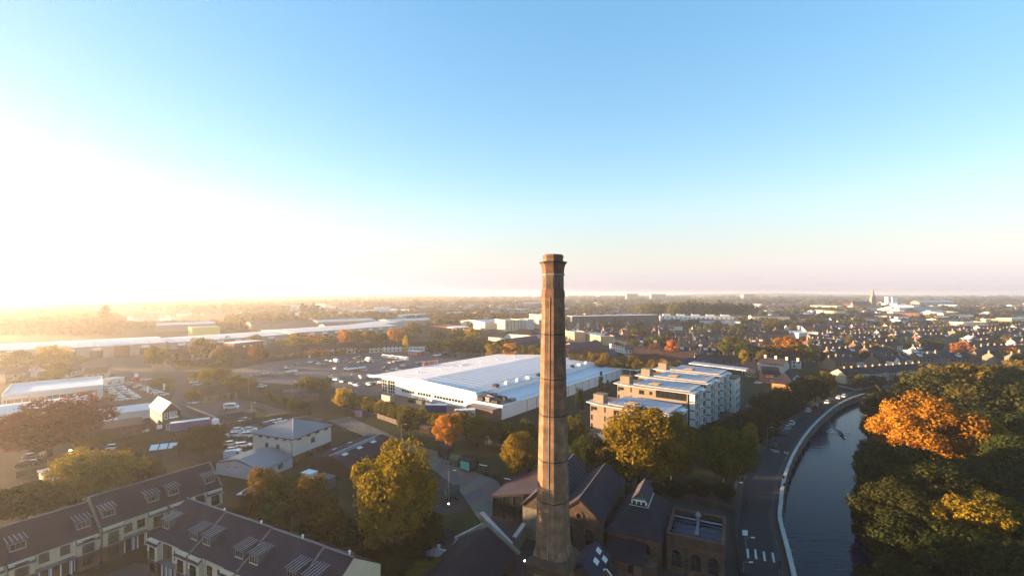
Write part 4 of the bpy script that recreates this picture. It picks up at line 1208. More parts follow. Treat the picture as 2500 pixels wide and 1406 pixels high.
hold = part('sign_frame', MB().box(0, .004, .0, 12.0, .08, .25).box(.5, .004, .25, .62, .08, 2.2).box(11.3, .004, .25, 11.42, .08, 2.2).box(0, .004, 2.3, 12.0, .08, 2.42), MT['white'], sgn)
lettering(sgn, 'TESCO', 12.0, 1.9, MT['sign_red'])
sgn.rotation_euler = (0, 0, ST_A - math.pi / 2)
sgn.location = (*(Vector((-62, 221)) + U * -8.4 + V * 45), 6.952)
# ================================================================ other buildings
_fw = {}
def fwin(par, x, y, z, w_, h_, face='F', gm='glass'):
    key = (round(w_, 1), round(h_, 1), gm)
    if key not in _fw:
        _fw[key] = MB().box(-w_ / 2, -.06, 0, w_ / 2, -.002, h_).mesh('window', MT[gm])
    return ob('window', _fw[key], par, (x, y, z), {'F': 0, 'R': math.pi / 2, 'B': math.pi, 'L': -math.pi / 2}[face])

def wins(t, L, W, H, face, n, rows, w_=1.1, h_=1.2, z0=.9, dz=2.7, far=False, fm='white', m=1.0, gm='glass'):
    for r in range(rows):
        for k in range(n):
            u = m + (((L if face in 'FB' else W) - 2 * m) * (k + .5) / n)
            p = {'F': (u, 0), 'B': (u, W), 'L': (0, u), 'R': (L, u)}[face]
            if far:
                fwin(t, p[0], p[1], z0 + r * dz, w_, h_, face, gm)
            else:
                win(t, p[0], p[1], z0 + r * dz, w_, h_, face, fm, gm, 2, 1)

OCC = []
def occupy(o, ang, L, W):
    c = Vector((o[0], o[1])) + Vector((math.cos(ang), math.sin(ang))) * L / 2 + Vector((-math.sin(ang), math.cos(ang))) * W / 2
    OCC.append((c.x, c.y, ang, L / 2 + 3, W / 2 + 3))
def free(x, y, m=0.0):
    for cx, cy_, a, l, w_ in OCC:
        dx, dy = x - cx, y - cy_
        if abs(dx) > l + w_ + m + 4 or abs(dy) > l + w_ + m + 4:
            continue
        u, v = dx * math.cos(a) + dy * math.sin(a), -dx * math.sin(a) + dy * math.cos(a)
        if abs(u) < l + m and abs(v) < w_ + m:
            return False
    return True

def bldw(name, label, o, ang, L, W, H, roof='gable', rise=2.5, wall=('wall_t', (.5, .45, .38)), rf=('slate', (1, 1, 1)), ridge='x', over=.35, cat='building', group=None, par=0.5):
    t = thing(name, label, cat, (o[0], o[1], 0), ang, group)
    occupy(o, ang, L, W)
    wm, wc = wall
    rm, rcol = rf
    if roof == 'gable':
        part('wall', gwall(MB(), L, W, H, rise, ridge), MT[wm], t, col=wc)
        part('roof', groof(MB(), L, W, H, rise, ridge, over), MT[rm], t, col=rcol)
    elif roof == 'hip':
        part('wall', MB().box(0, 0, 0, L, W, H - .17), MT[wm], t, col=wc)
        part('roof', hiproof(MB(), L, W, H, rise, over), MT[rm], t, col=rcol)
    elif roof == 'flat':
        part('wall', MB().box(0, 0, 0, L, W, H), MT[wm], t, col=wc)
        part('roof', MB().box(.3, .3, H + .002, L - .3, W - .3, H + .06), MT[rm], t, col=rcol)
        pp = MB().box(-.05, -.05, H + .001, L + .05, .28, H + par).box(-.05, W - .28, H + .001, L + .05, W + .05, H + par)
        pp.box(-.05, .281, H + .001, .28, W - .281, H + par).box(L - .28, .281, H + .001, L + .05, W - .281, H + par)
        part('parapet', pp, MT[wm], t, col=tuple(min(1, c * 1.12) for c in wc))
    elif roof == 'mono':
        part('wall', MB().xprism([(0, 0), (W, 0), (W, H + rise), (0, H)], 0, L), MT[wm], t, col=wc)
        s = rise / W
        part('roof', MB().slab((-over, -over, H - over * s + .13), (L + over, -over, H - over * s + .13), (L + over, W + over, H + rise + over * s + .13), (-over, W + over, H + rise + over * s + .13), .12), MT[rm], t, col=rcol)
    return t

def bld(name, label, A, B, z, W, *a, **k):
    o, ang, L = frame_from(A, B, z)
    t = bldw(name, label, o, ang, L, W, z, *a, **k)
    t_dim[t.name] = (L, W, z)
    return t
t_dim = {}
WH, CR, YB = ('wall_t', (.62, .60, .57)), ('wall_t', (.46, .40, .29)), ('brick_t', (.27, .20, .12))
RB, BR, GY = ('brick_t', (.19, .075, .05)), ('brick_t', (.17, .10, .06)), ('wall_t', (.24, .24, .25))
SL, TL = ('slate', (1, 1, 1)), ('tile', (1, 1, 1))
LM, BM, MB_ = ('lightmetal', (1, 1, 1)), ('bluemetal', (1, 1, 1)), ('membrane', (1, 1, 1))

# --- the yard beside the lane
t = bld('hip_roofed_office', 'white two-storey office with a blue-grey pyramid roof beside the lane', (617, 1055), (715, 1070), 7.0, 14.4, 'hip', 2.9, ('wall_t', (.52, .48, .43)), BM, over=.5)
L, W, H = t_dim[t.name]
part('hip_ridge', MB().tube([(-.45, -.45, 7.03), (L / 2, W / 2, 9.98)], .09, 6).tube([(L + .45, -.45, 7.03), (L / 2, W / 2, 9.98)], .09, 6), MT['coping'], t)
part('brick_plinth', MB().box(-.04, -.04, 0, L + .04, W + .04, 2.0), MT['gault'], t)
part('gutter', MB().box(L + .5, -.5, 6.72, L + .62, W + .5, 6.86).box(-.5, -.62, 6.72, L + .5, -.5, 6.86), MT['iron'], t)
wins(t, L, W, H, 'R', 4, 1, 1.3, .55, 6.1, m=.5, fm='darkframe')
wins(t, L, W, H, 'R', 1, 1, 1.4, 1.4, 3.9, m=5, fm='darkframe')
for k in range(5):
    fwin(t, L + .041, 1.2 + k * 2.7, .5, .9, 1.2, 'R')
wins(t, L, W, H, 'F', 4, 1, 1.3, .55, 6.1, m=1.5, fm='darkframe')
wins(t, L, W, H, 'F', 2, 1, 1.1, 1.1, 3.6, m=3.5, fm='darkframe')
part('downpipe', MB().tube([(L - 1.6, -.1, 6.7), (L - .4, -.12, 5.6), (L - .3, -.12, .2)], .06), MT['pipe'], t)
t = bld('metal_shed', 'low grey metal-clad shed joined to the front of the white office', (527, 1130), (633, 1148), 2.8, 10.6, 'gable', 1.6, ('wall_t', (.36, .37, .40)), ('bluemetal', (1, 1, 1)), ridge='y')
L, W, H = t_dim[t.name]
part('door', MB().box(L - 3.2, -.05, 0, L - 2.2, -.002, 2.0), MT['darkframe'], t)
fwin(t, 4, 0, 2.3, 1.2, .12); fwin(t, 7.0, 0, 2.5, 1.2, .12); fwin(t, L, 6.5, 1.0, 1.6, 1.2, 'R')
part('verge_trim', MB().slab((-.4, -.28, 2.75), (-.4, -.21, 2.75), (L / 2, -.21, 4.62), (L / 2, -.28, 4.62), .2).slab((L / 2, -.28, 4.62), (L / 2, -.21, 4.62), (L + .4, -.21, 2.75), (L + .4, -.28, 2.75), .2), MT['iron'], t)
t = bld('black_barn', 'long black timber barn with a dark roof and three pale roof lights', (758, 1118), (854, 1136), 3.3, 20, 'gable', 1.5, ('paint_t', (.018, .015, .014)), ('slate', (.62, .55, .85)), ridge='y')
L, W, H = t_dim[t.name]
for k in range(3):
    u_ = L * .5 + 2.0
    z_ = 3.3 + 1.5 + .17 - 2.0 * 1.5 / (L / 2)
    part('roof_light', MB().slab((u_ - .5, 2.5 + k * 5.6, z_ + .13), (u_ + .5, 2.5 + k * 5.6, z_ - .1), (u_ + .5, 4.2 + k * 5.6, z_ - .1), (u_ - .5, 4.2 + k * 5.6, z_ + .13), .06), MT['skylight'], t)
for k in range(8):
    part('solar_panel', MB().slab((L / 2 + .25, 1.2 + k * 1.95, 4.95), (L / 2 + 1.35, 1.2 + k * 1.95, 4.7), (L / 2 + 1.35, 3.1 + k * 1.95, 4.7), (L / 2 + .25, 3.1 + k * 1.95, 4.95), .05), MT['solar'], t)
for k in range(26):
    part('cladding_board', MB().box(.1 + k * L / 26, -.03, .05, .1 + (k + .85) * L / 26, -.002, 3.2), MT['black'], t)
for k in range(40):
    part('cladding_board', MB().box(L + .002, .1 + k * .5, .05, L + .03, .1 + k * .5 + .42, 3.2), MT['black'], t)
part('skylight', MB().slab((1.5, 6, 3.95), (2.3, 6, 4.12), (2.3, 7.2, 4.12), (1.5, 7.2, 3.95), .06).slab((1.5, 12, 3.95), (2.3, 12, 4.12), (2.3, 13.2, 4.12), (1.5, 13.2, 3.95), .06), MT['skylight'], t)
part('ridge_cap', MB().box(L / 2 - .15, -.2, 4.9, L / 2 + .15, W + .2, 5.02), MT['coping'], t)

def container(label, px, py, ang, L=6.0, W=2.4, H=2.5, col=(.5, .5, .5), group=None, sides=None):
    c = Vector(G(px, py))
    t = thing('shipping_container', label, 'container', (c.x, c.y, 0), ang, group)
    b = MB().box(0, 0, .12, L, W, H)
    part('body', b, MT['paint_t'] if sides is None else sides, t, col=col)
    rbm = MB()
    n = int(L / .3)
    for k in range(n):
        rbm.box(.1 + k * .3, -.04, .2, .25 + k * .3, -.001, H - .1)
    part('corrugation', rbm, MT['paint_t'] if sides is None else sides, t, col=tuple(c_ * .9 for c_ in col))
    part('frame', MB().box(-.03, -.05, 0, .12, W + .05, .119).box(L - .12, -.05, 0, L + .03, W + .05, .119).box(-.04, -.06, H - .08, L + .04, W + .06, H + .03), MT['paint_t'], t, col=tuple(min(1, c_ * 1.15) for c_ in col))
    part('door_bar', MB().box(-.07, .5, .2, -.03, .56, H - .1).box(-.07, W - .56, .2, -.03, W - .5, H - .1), MT['post'], t)
    return t
container('white storage container beside the black barn', 735, 1176, R(-24), 3.0, 2.4, 2.4, (.6, .6, .58))
container('dark teal storage container with a pale roof beside the white one', 768, 1186, R(-24), 4.6, 2.4, 2.4, (.05, .085, .10))
container('purple container with white stickers on the lane bank', 866, 1016, R(-22), 3.6, 2.2, 2.0, (.06, .05, .2))
def graffiti(name):
    m = bpy.data.materials.new(name)
    m.use_nodes = True
    t = m.node_tree
    b = t.nodes['Principled BSDF']
    co = t.nodes.new('ShaderNodeTexCoord')
    n = t.nodes.new('ShaderNodeTexNoise'); n.inputs['Scale'].default_value, n.inputs['Detail'].default_value, n.inputs['Distortion'].default_value = .9, 1, 2.5
    t.links.new(co.outputs['Object'], n.inputs[0])
    r = t.nodes.new('ShaderNodeValToRGB'); r.color_ramp.interpolation = 'CONSTANT'
    els = r.color_ramp.elements
    els[0].position, els[0].color = 0, (.03, .035, .05, 1)
    els[1].position, els[1].color = .42, (.30, .36, .38, 1)
    for p, c in ((.47, (.05, .12, .14, 1)), (.52, (.45, .48, .48, 1)), (.57, (.04, .06, .1, 1)), (.62, (.3, .32, .33, 1))):
        e = els.new(p); e.color = c
    t.links.new(n.outputs[0], r.inputs[0]); t.links.new(r.outputs[0], b.inputs['Base Color'])
    b.inputs['Roughness'].default_value = .7
    return m
container('container sprayed all over with pale blue graffiti under the trees', 1184, 1086, R(-18), 5.8, 2.4, 2.5, (.5, .5, .5), sides=graffiti('graffiti_paint'))
container('rust-brown container beneath the yellow hedge', 1024, 1056, R(-22), 4.0, 2.2, 2.0, (.10, .05, .03))

t = bld('brick_warehouse', 'old brick warehouse with a plain brown roof between the roads', (497, 967), (580, 953), 3.3, 8, 'gable', 2.6, ('brick_t', (.25, .18, .11)), ('tile', (.55, .62, .7)))
L, W, H = t_dim[t.name]
wins(t, L, W, H, 'F', 4, 1, 1.0, 1.2, 1.0, far=True)
part('loading_door', MB().box(L - 3.5, -.05, 0, L - 1.2, -.002, 2.6), MT['timber'], t)
t = bld('black_gabled_workshop', 'black timber workshop with white-framed windows and a pale roof', (396, 1006), (439, 999), 6.6, 15, 'gable', 2.8, ('paint_t', (.022, .020, .018)), ('lightmetal', (1, .95, .85)), ridge='y')
L, W, H = t_dim[t.name]
for x, z, w_, h_ in ((1.1, 4.0, 1.0, 2.2), (2.5, 4.9, .9, 1.4), (3.7, 4.9, .9, 1.4), (1.6, .3, .9, 2.0), (3.0, .5, .9, 2.0)):
    win(t, x, 0, z, w_, h_, 'F', 'white', cols=1, rows=2, bar=.16)
part('sign_board', MB().box(1.9, -.08, 4.0, 4.6, -.003, 4.55), MT['white'], t)
for k in range(4):
    win(t, 0, 2 + k * 3.2, 4.4, 1.6, 1.4, 'L', 'white', 'glass_pale', cols=2)
part('shop_board', MB().box(-1.6, -.4, 1.2, -.05, -.3, 2.6), MT['white'], t)

# car showroom on the far side of the yards
t = bld('car_showroom', 'long flat white car showroom with a red-framed doorway', (4, 968), (251, 943), 5.5, 30, 'flat', 0, WH, ('membrane', (1, .96, 1)), par=.9)
L, W, H = t_dim[t.name]
gg = part('shopfront', MB().box(.6, -.1, .1, L - 9, -.003, 3.9), MT['glass'], t)
for k in range(9):
    part('mullion', MB().box(1.2 + k * 2.2, -.16, .1, 1.35 + k * 2.2, -.101, 3.9), MT['white'], gg)
part('red_portal', MB().box(L - 8.6, -.5, .0, L - 8.0, -.004, 3.6).box(L - 2.6, -.5, .0, L - 2.0, -.004, 3.6).box(L - 8.6, -.5, 3.6, L - 2.0, -.004, 4.3), MT['sign_red'], t)
part('doorway', MB().box(L - 8.0, -.1, .05, L - 2.6, -.004, 3.6), MT['tile'], t)
part('fascia_sign', MB().box(1.5, -.2, 4.2, 7.0, -.003, 4.9), MT['white'], t)
for k in range(3):
    part('portico_post', MB().box(L - 1.7 + k * .7, -1.4, 0, L - 1.4 + k * .7, -1.1, 5.4), MT['white'], t)
for k, (px, py) in enumerate(((178, 983), (225, 978), (27, 985), (79, 978), (131, 972), (312, 968), (270, 975), (358, 962), (398, 955))):
    c = G(px, py)
    f = thing('feather_flag', 'white upright banner flag, %s counting along the showroom frontage' % nth(k), 'flag', (*c, 0), R(40), 'banner flags of the showroom')
    part('pole', MB().tube([(0, 0, 0), (0, 0, 3.7)], .04), MT['post'], f)
    part('banner', MB().yprism([(.05, .6), (.85, .6), (.85, 3.2), (.6, 3.6), (.05, 3.7)], -.02, .02), MT['white'], f)
bldw('white_hall', 'large pale-roofed hall half hidden behind the red tree', (-192, 148), R(45), 42, 21, 4.6, 'gable', 1.2, ('wall_t', (.4, .36, .32)), LM)
bldw('white_lean_shed', 'long low white ribbed shed behind the black workshop', (-153, 163), R(38), 20, 8, 3.0, 'mono', .8, WH, ('lightmetal', (1.6, 1.6, 1.6)))
t = bld('flat_white_hut', 'dark hut with a bright flat roof and one roof light beside the red tree', (229, 1036), (286, 1027), 3.4, 9, 'mono', .3, ('paint_t', (.06, .045, .04)), ('lightmetal', (1.5, 1.5, 1.5)))
part('roof_light', MB().box(3.6, 3.6, 3.75, 5.2, 5.0, 4.0), MT['iron'], t)
part('door', MB().box(4.6, -.06, 0, 6.0, -.003, 2.5), MT['white'], t)
bldw('brown_workshop', 'low brown flat-roofed workshop with pale roof lights in front of the gabled one', (-133, 146), R(42), 13, 9, 3.4, 'mono', .5, ('brick_t', (.15, .09, .06)), ('slate', (1.9, 1.4, 1.2)))
for k, (x, y) in enumerate(((-124.5, 158.5), (-129, 155), (-133.5, 160))):
    pass
t = bld('brown_store', 'low brown brick store with two white rooflights beside the workshop', (300, 1042), (356, 1031), 3.0, 8, 'mono', .4, ('brick_t', (.16, .09, .06)), ('slate', (1.8, 1.3, 1.1)))
part('roof_light', MB().box(2.0, 3.4, 3.25, 4.0, 4.4, 3.5).box(5.4, 4.4, 3.3, 7.4, 5.4, 3.55), MT['skylight'], t)
t = bld('white_cabin', 'white site cabin with pale doors beneath the golden trees', (95, 1149), (121, 1174), 2.7, 12, 'mono', .15, ('wall_t', (.5, .45, .42)), ('lightmetal', (1.4, 1.4, 1.4)))
for k in range(3):
    part('door', MB().box(-.05, .9 + k * 2.4, .1, -.003, 1.9 + k * 2.4, 2.3), MT['white'], t)
t = bld('grey_flat_shed', 'small grey flat-roofed shed in the dark gardens beside the terrace end', (583, 1206), (622, 1210), 2.4, 5, 'mono', .2, ('paint_t', (.10, .10, .10)), ('lightmetal', (.5, .5, .5)))
t = bld('white_kiosk', 'white flat kiosk with square windows beside the showroom', (253, 929), (304, 921), 3.2, 6, 'flat', 0, WH, LM, par=.3)
wins(t, *t_dim[t.name], 'F', 2, 1, 1.6, 1.2, 1.0, far=True)
bldw('arched_store', 'low barrel-roofed grey store beside the truck', (*G(527, 1040),), R(38), 9, 6, 2.2, 'gable', .9, ('paint_t', (.13, .11, .09)), ('slate', (1.6, 1.5, 1.4)), ridge='x')
bldw('flat_garage', 'grey flat garage next to the roundabout lawn', (*G(572, 1028),), R(38), 7, 5, 2.4, 'mono', .2, ('paint_t', (.16, .13, .11)), ('slate', (2.2, 2, 1.9)))
bldw('wedge_shed', 'narrow brown shed with a bright metal roof behind the yard hedge', (*G(692, 972),), R(22), 9, 4, 2.4, 'mono', .4, ('brick_t', (.2, .13, .08)), ('slate', (3.0, 2.7, 2.4)))
bldw('wedge_shed', 'second narrow shed with a dull metal roof under the autumn creeper', (*G(727, 983),), R(22), 8, 4, 2.2, 'mono', .4, ('brick_t', (.2, .13, .08)), ('slate', (2.2, 1.9, 1.6)))

for lab, A, B, z, W, rf_, rs in (('white bungalow with a brown gabled roof in the hazy yards', (12, 912), (62, 909), 3.0, 9, ('tile', (1, 1, 1)), 2.6), ('small white annex beside the hazy bungalow', (62, 908), (84, 906), 2.6, 7, ('lightmetal', (1, 1, 1)), .6),
                               ('brown-roofed cottage with a pale roof strip behind the showroom', (122, 906), (160, 897), 3.0, 9, ('tile', (.8, .9, 1)), 2.6), ('cottage with a tall stack behind the showroom', (160, 908), (200, 900), 3.2, 9, ('tile', (.9, 1, 1)), 2.6),
                               ('wide brown-roofed bungalow at the junction edge', (205, 913), (262, 909), 2.8, 10, ('tile', (.85, .95, 1.05)), 2.4), ('white-roofed shed row behind the brick semis', (470, 868), (515, 864), 3.0, 7, ('lightmetal', (.9, .8, .8)), .8)):
    t = bld('bungalow', lab, A, B, z, W, 'gable', rs, ('wall_t', (.5, .44, .38)), rf_, cat='house')
    wins(t, *t_dim[t.name], 'F', 3, 1, 1.3, 1.1, .9, far=True)
# --- retail sheds along the far road, running away to the right
RT = math.atan2(.80, .60)
def shed(label, o, ang, L, W, H, sign=True, orange=False, rise=1.2, col=(.33, .30, .28)):
    t = bldw('retail_shed', label, o, ang, L, W, H, 'gable', rise, ('wall_t', col), LM, ridge='x', over=1.2)
    n = int(L / 14)
    for k in range(n):
        part('shop_bay', MB().box(4 + k * 14, -.3, 0, 11 + k * 14, -.003, H * .62), MT['brick'] if k % 2 else MT['glass'], t)
        part('shop_sign', MB().box(5 + k * 14, -.42, H * .66, 10 + k * 14, -.004, H * .88), MT['white'], t)
    if orange:
        part('entrance', MB().box(L * .5, -1.2, 0, L * .5 + 9, -.01, H), MT['tile'], t)
        part('entrance_canopy', MB().slab((L * .35, -3.5, H + .2), (L * .35 + 20, -3.5, H + .2), (L * .35 + 20, 0, H + 1.3), (L * .35, 0, H + 1.3), .3), MT['white'], t)
    for k in range(int(L / 8)):
        part('roof_rib', MB().slab((4 + k * 8, -1.15, H + .13), (4.25 + k * 8, -1.15, H + .13), (4.25 + k * 8, W / 2, H + rise + .26), (4 + k * 8, W / 2, H + rise + .26), .06), MT['zinc'], t)
    return t
shed('pale retail shed at the hazy end of the long row', (-400, 285), R(36), 82, 60, 7.5)
shed('retail shed with the orange entrance and curved canopy', (-318, 322), R(42), 62, 64, 8.5, orange=True)
shed('long pale retail shed behind the brick semis', (-270, 366), R(52), 92, 52, 8.0)
shed('long grey-roofed retail shed behind the tree row', (-210, 440), R(55), 130, 56, 9.0)
t = bld('dark_end_unit', 'end of the retail row with a dark picture panel', (925, 793), (983, 785), 9.0, 40, 'flat', 0, ('wall_t', (.38, .36, .36)), LM)
part('picture_panel', MB().box(8, -.2, 2.5, 24, -.003, 8.2), MT['bluemetal'], t)
bld('yellow_fascia_store', 'distant store with a bright yellow fascia beyond the retail roofs', (468, 801), (537, 798), 9.5, 20, 'flat', 0, ('wall_t', (.52, .48, .12)), LM)
for k, (x, y, L, W, H) in enumerate(((-430, 560, 60, 34, 8), (-330, 585, 80, 36, 8), (-260, 620, 80, 40, 8), (-300, 700, 90, 40, 7), (-170, 640, 70, 40, 8), (-225, 560, 60, 30, 7))):
    bldw('industrial_unit', 'hazy brown-roofed industrial unit, %s beyond the retail park' % nth(k), (x, y), R(38), L, W, H, 'gable', 2, ('wall_t', (.34, .25, .2)), ('tile', (1.3, 1.5, 1.6)) if k % 2 else LM, group='industrial units beyond the retail park')
t = bldw('white_office', 'white stepped office far beyond the poplars', (-330, 930), R(8), 95, 30, 12, 'flat', 0, WH, LM)
part('upper_storey', MB().box(50, 4, 12.1, 80, 24, 18), MT['white'], t)
wins(t, 95, 30, 12, 'F', 12, 2, 3, 1.6, 2, 5, far=True)
for k, (x, y, L, W, H, a) in enumerate(((-190, 820, 150, 26, 7, 50), (-60, 880, 190, 30, 8, 42), (-10, 1080, 210, 30, 8, 20), (-120, 1150, 120, 24, 9, 8), (40, 1500, 140, 26, 14, 4), (-330, 1250, 120, 26, 9, 5))):
    bldw('long_shed', 'long low shed with a bluish roof, %s of those towards the hazy horizon' % nth(k), (x, y), R(a), L, W, H, 'gable', 2.5, GY, BM if k % 2 else LM, group='long sheds near the horizon')

# --- houses between the car park and the retail park
def house_line(prefix, start, ang, specs, group, W=8.0):
    d = Vector((math.cos(ang), math.sin(ang)))
    p = Vector(start)
    for k, (L, H, rise, wall, rf, lab) in enumerate(specs):
        t = bldw('house', lab, p, ang, L, W, H, 'gable', rise, wall, rf, cat='house', group=group)
        wins(t, L, W, H, 'F', max(2, int(L / 3)), 2 if H > 4 else 1, 1.2, 1.1, .9, 2.5, far=True, m=.3)
        for x in (.5, L - .5):
            c = part('chimney', MB().box(x - .45, W / 2 - .35, H + rise - .4, x + .45, W / 2 + .35, H + rise + 1.2), MT['brick_t'], t, col=(.28, .2, .14))
            part('chimney_pot', MB().lathe([(.14, H + rise + 1.2), (.12, H + rise + 1.6)], 6, 0, (x - .2, W / 2)).lathe([(.14, H + rise + 1.2), (.12, H + rise + 1.6)], 6, 0, (x + .2, W / 2)), MT['tile'], c)
        p = p + d * (L + .4)
DK = ('slate', (.95, .8, .8))
house_line('a', (-240, 316), R(50), [(11, 4.8, 3, BR, ('tile', (.7, .8, .9)), 'brown-roofed brick semi at the road corner by the lamp columns'), (8, 4.8, 3.2, RB, ('tile', (.8, .9, 1)), 'brick semi with a pinkish gable beside the road corner'),
                                  (11, 4.8, 3, GY, DK, 'grey bay-windowed semi behind the garden hedge'), (10, 4.8, 3, BR, DK, 'last brick semi of the road-corner group')], 'semis at the road corner')
t = bld('flat_brick_block', 'dark brick block with a white roof edge and round windows', (572, 840), (643, 833), 7.0, 14, 'flat', 0, RB, ('slate', (1, 1, 1)), par=.5)
part('white_edge', MB().box(-.2, -.2, 7.52, t_dim[t.name][0] + .2, 14.2, 7.7), MT['white'], t)
for k in range(3):
    part('round_window', MB().loft([[(8 + k * 6 + .9 * math.cos(i * math.pi / 5), y, 4.5 + .9 * math.sin(i * math.pi / 5)) for i in range(10)] for y in (-.1, -.002)]), MT['white'], t)
house_line('b', (-160, 350), R(18), [(16, 4.2, 3.4, BR, DK, 'long dark-roofed house with a white end stack behind the red bushes'), (10, 4.4, 3.2, CR, DK, 'house with a pale front next to the red bushes'), (13, 4.8, 3.6, CR, DK, 'cream house with four tall stacks behind the car park hedge'),
                                  (9, 4.4, 3.2, BR, DK, 'brown house right of the four-stacked cream one'), (11, 4.2, 3.0, CR, DK, 'low house with a sunlit cream end'), (16, 4.6, 3.2, WH, DK, 'wide white house behind the car park hedge'),
                                  (18, 4.0, 2.8, WH, DK, 'long white low house behind the yellow poplar'), (14, 4.2, 3.0, YB, DK, 'buff house at the end beside the red kiosk')], 'houses behind the car park hedge')

# --- industrial and block buildings, centre
t = bld('white_warehouse', 'big white warehouse with a sunlit cream front', (1125, 783), (1184, 787), 9.5, 46, 'gable', 2.0, ('wall_t', (.58, .54, .44)), LM, ridge='y')
t = bld('red_brick_depot', 'low red brick depot left of the white warehouse', (1040, 795), (1112, 800), 5.5, 26, 'flat', 0, RB, ('slate', (1.5, 1.2, 1.2)))
fc = thing('fuel_canopy', 'thin white disc-like fuel canopy on posts before the warehouse', 'canopy', (*G(1118, 812), 0), R(-10))
part('deck', MB().lathe([(12, 6.2), (13, 6.5), (13, 7.0), (11, 7.2)], 24), MT['white'], fc)
for k in range(4):
    part('post', MB().tube([(7 * math.cos(k * 1.57 + .5), 5 * math.sin(k * 1.57 + .5), 0), (7 * math.cos(k * 1.57 + .5), 5 * math.sin(k * 1.57 + .5), 6.3)], .3), MT['white'], fc)
blocks = [('cream_block', 'sunlit cream block of flats with striped windows', (1208, 780), (1233, 783), 13, 22, ('wall_t', (.55, .44, .30)), 4, 4),
          ('white_block', 'white block of flats with narrow window slots', (1256, 780), (1289, 781), 13, 18, ('wall_t', (.55, .55, .55)), 3, 4),
          ('cream_tower', 'tall cream tower block just left of the chimney', (1292, 768), (1322, 770), 18, 16, ('wall_t', (.50, .42, .30)), 4, 5)]
for n_, l_, A, B, z, W, wl_, nx, ny in blocks:
    t = bld(n_, l_, A, B, z, W, 'flat', 0, wl_, LM, par=.8)
    wins(t, *t_dim[t.name], 'F', nx, ny, 1.2, 1.5, 1.5, (z - 2) / ny, far=True)
    wins(t, *t_dim[t.name], 'R', 4, ny, 1.2, 1.5, 1.5, (z - 2) / ny, far=True)
bldw('grey_hall', 'grey block between the cream and white flats', (*G(1236, 806),), R(5), 14, 14, 11, 'flat', 0, ('wall_t', (.3, .27, .25)), LM)
bld('dark_roof_hall', 'steep black-roofed hall in front of the flats', (1242, 815), (1302, 818), 4.5, 16, 'hip', 5, WH, ('slate', (.7, .5, .5)))
bld('dark_roof_hall', 'white-walled dark-roofed hall at the lane behind the trees', (1192, 822), (1230, 824), 4, 14, 'gable', 3.5, WH, ('slate', (.7, .6, .65)))
bld('blue_roof_mews', 'long mews with a blue-grey roof left of the chimney', (1235, 838), (1318, 828), 5, 10, 'gable', 3, RB, ('slate', (1.6, 1.6, 2.0)))
bld('blue_roof_mews', 'nearer mews with a plain grey roof beside the chimney', (1272, 850), (1322, 842), 5, 10, 'gable', 3, BR, ('slate', (1.4, 1.4, 1.8)))
# right of the chimney
t = bld('sunlit_flats', 'cream flats with sunlit red-brown front just right of the chimney', (1380, 808), (1402, 812), 9.5, 12, 'flat', 0, ('wall_t', (.48, .33, .2)), LM)
wins(t, *t_dim[t.name], 'F', 3, 3, 1.6, 1.6, 1.0, 3.0, far=True, gm='glass_pale')
t = bld('sunlit_flats', 'lower brown flats with white dormer windows and pale roof tanks', (1420, 812), (1466, 822), 8, 14, 'flat', 0, ('wall_t', (.42, .30, .18)), LM)
wins(t, *t_dim[t.name], 'F', 6, 2, 1.4, 1.4, 2.0, 3.0, far=True, gm='glass_pale')
bld('grey_roof_flats', 'flats with a broad grey roof behind the brown ones', (1470, 822), (1525, 822), 7, 14, 'hip', 4, YB, ('slate', (1.5, 1.5, 1.6)))
t = bld('white_banded_terrace', 'short terrace with white bay fronts and a dark roof', (1488, 838), (1524, 846), 5.5, 9, 'gable', 3, WH, ('slate', (.8, .75, .85)))
wins(t, *t_dim[t.name], 'F', 7, 2, 1.1, 1.3, .9, 2.6, far=True)
bld('buff_gable', 'plain buff gable wall hard beside the chimney', (1376, 842), (1402, 846), 6, 9, 'gable', 2.5, YB, ('slate', (1.4, 1.4, 1.5)), ridge='y')
bld('brick_hall', 'brick hall with a blue-grey roof and lit orange gable behind the golden trees', (1457, 871), (1486, 873), 5.0, 22, 'gable', 3.2, ('brick_t', (.26, .11, .06)), ('slate', (1.5, 1.5, 1.8)), ridge='y')
bld('brick_hall', 'long blue-roofed hall left behind the golden trees', (1378, 858), (1425, 850), 5.0, 14, 'gable', 3.2, RB, ('slate', (1.4, 1.4, 1.9)))
bld('brick_hall', 'hall with pinkish roof and red end wall behind the trees', (1425, 850), (1474, 842), 5.0, 12, 'gable', 3.4, ('brick_t', (.24, .10, .07)), ('slate', (1.7, 1.4, 1.6)))
bld('brown_roof_range', 'long brown-roofed range behind the golden tree row', (1542, 864), (1606, 868), 4.5, 14, 'gable', 3.6, BR, ('tile', (.55, .65, .8)))
bld('brown_roof_range', 'second brown-roofed range running towards the apartments', (1606, 872), (1702, 878), 4.5, 12, 'gable', 3.4, BR, ('tile', (.5, .6, .75)))
bld('brown_roof_range', 'grey-roofed range with white window strips above the apartments', (1676, 893), (1735, 887), 4.5, 12, 'gable', 3.2, YB, ('slate', (1.5, 1.5, 1.8)))
bld('buff_house', 'buff house with two gable windows above the apartment roofs', (1735, 892), (1770, 890), 4.5, 10, 'gable', 2.8, YB, ('slate', (1.2, 1.2, 1.3)))

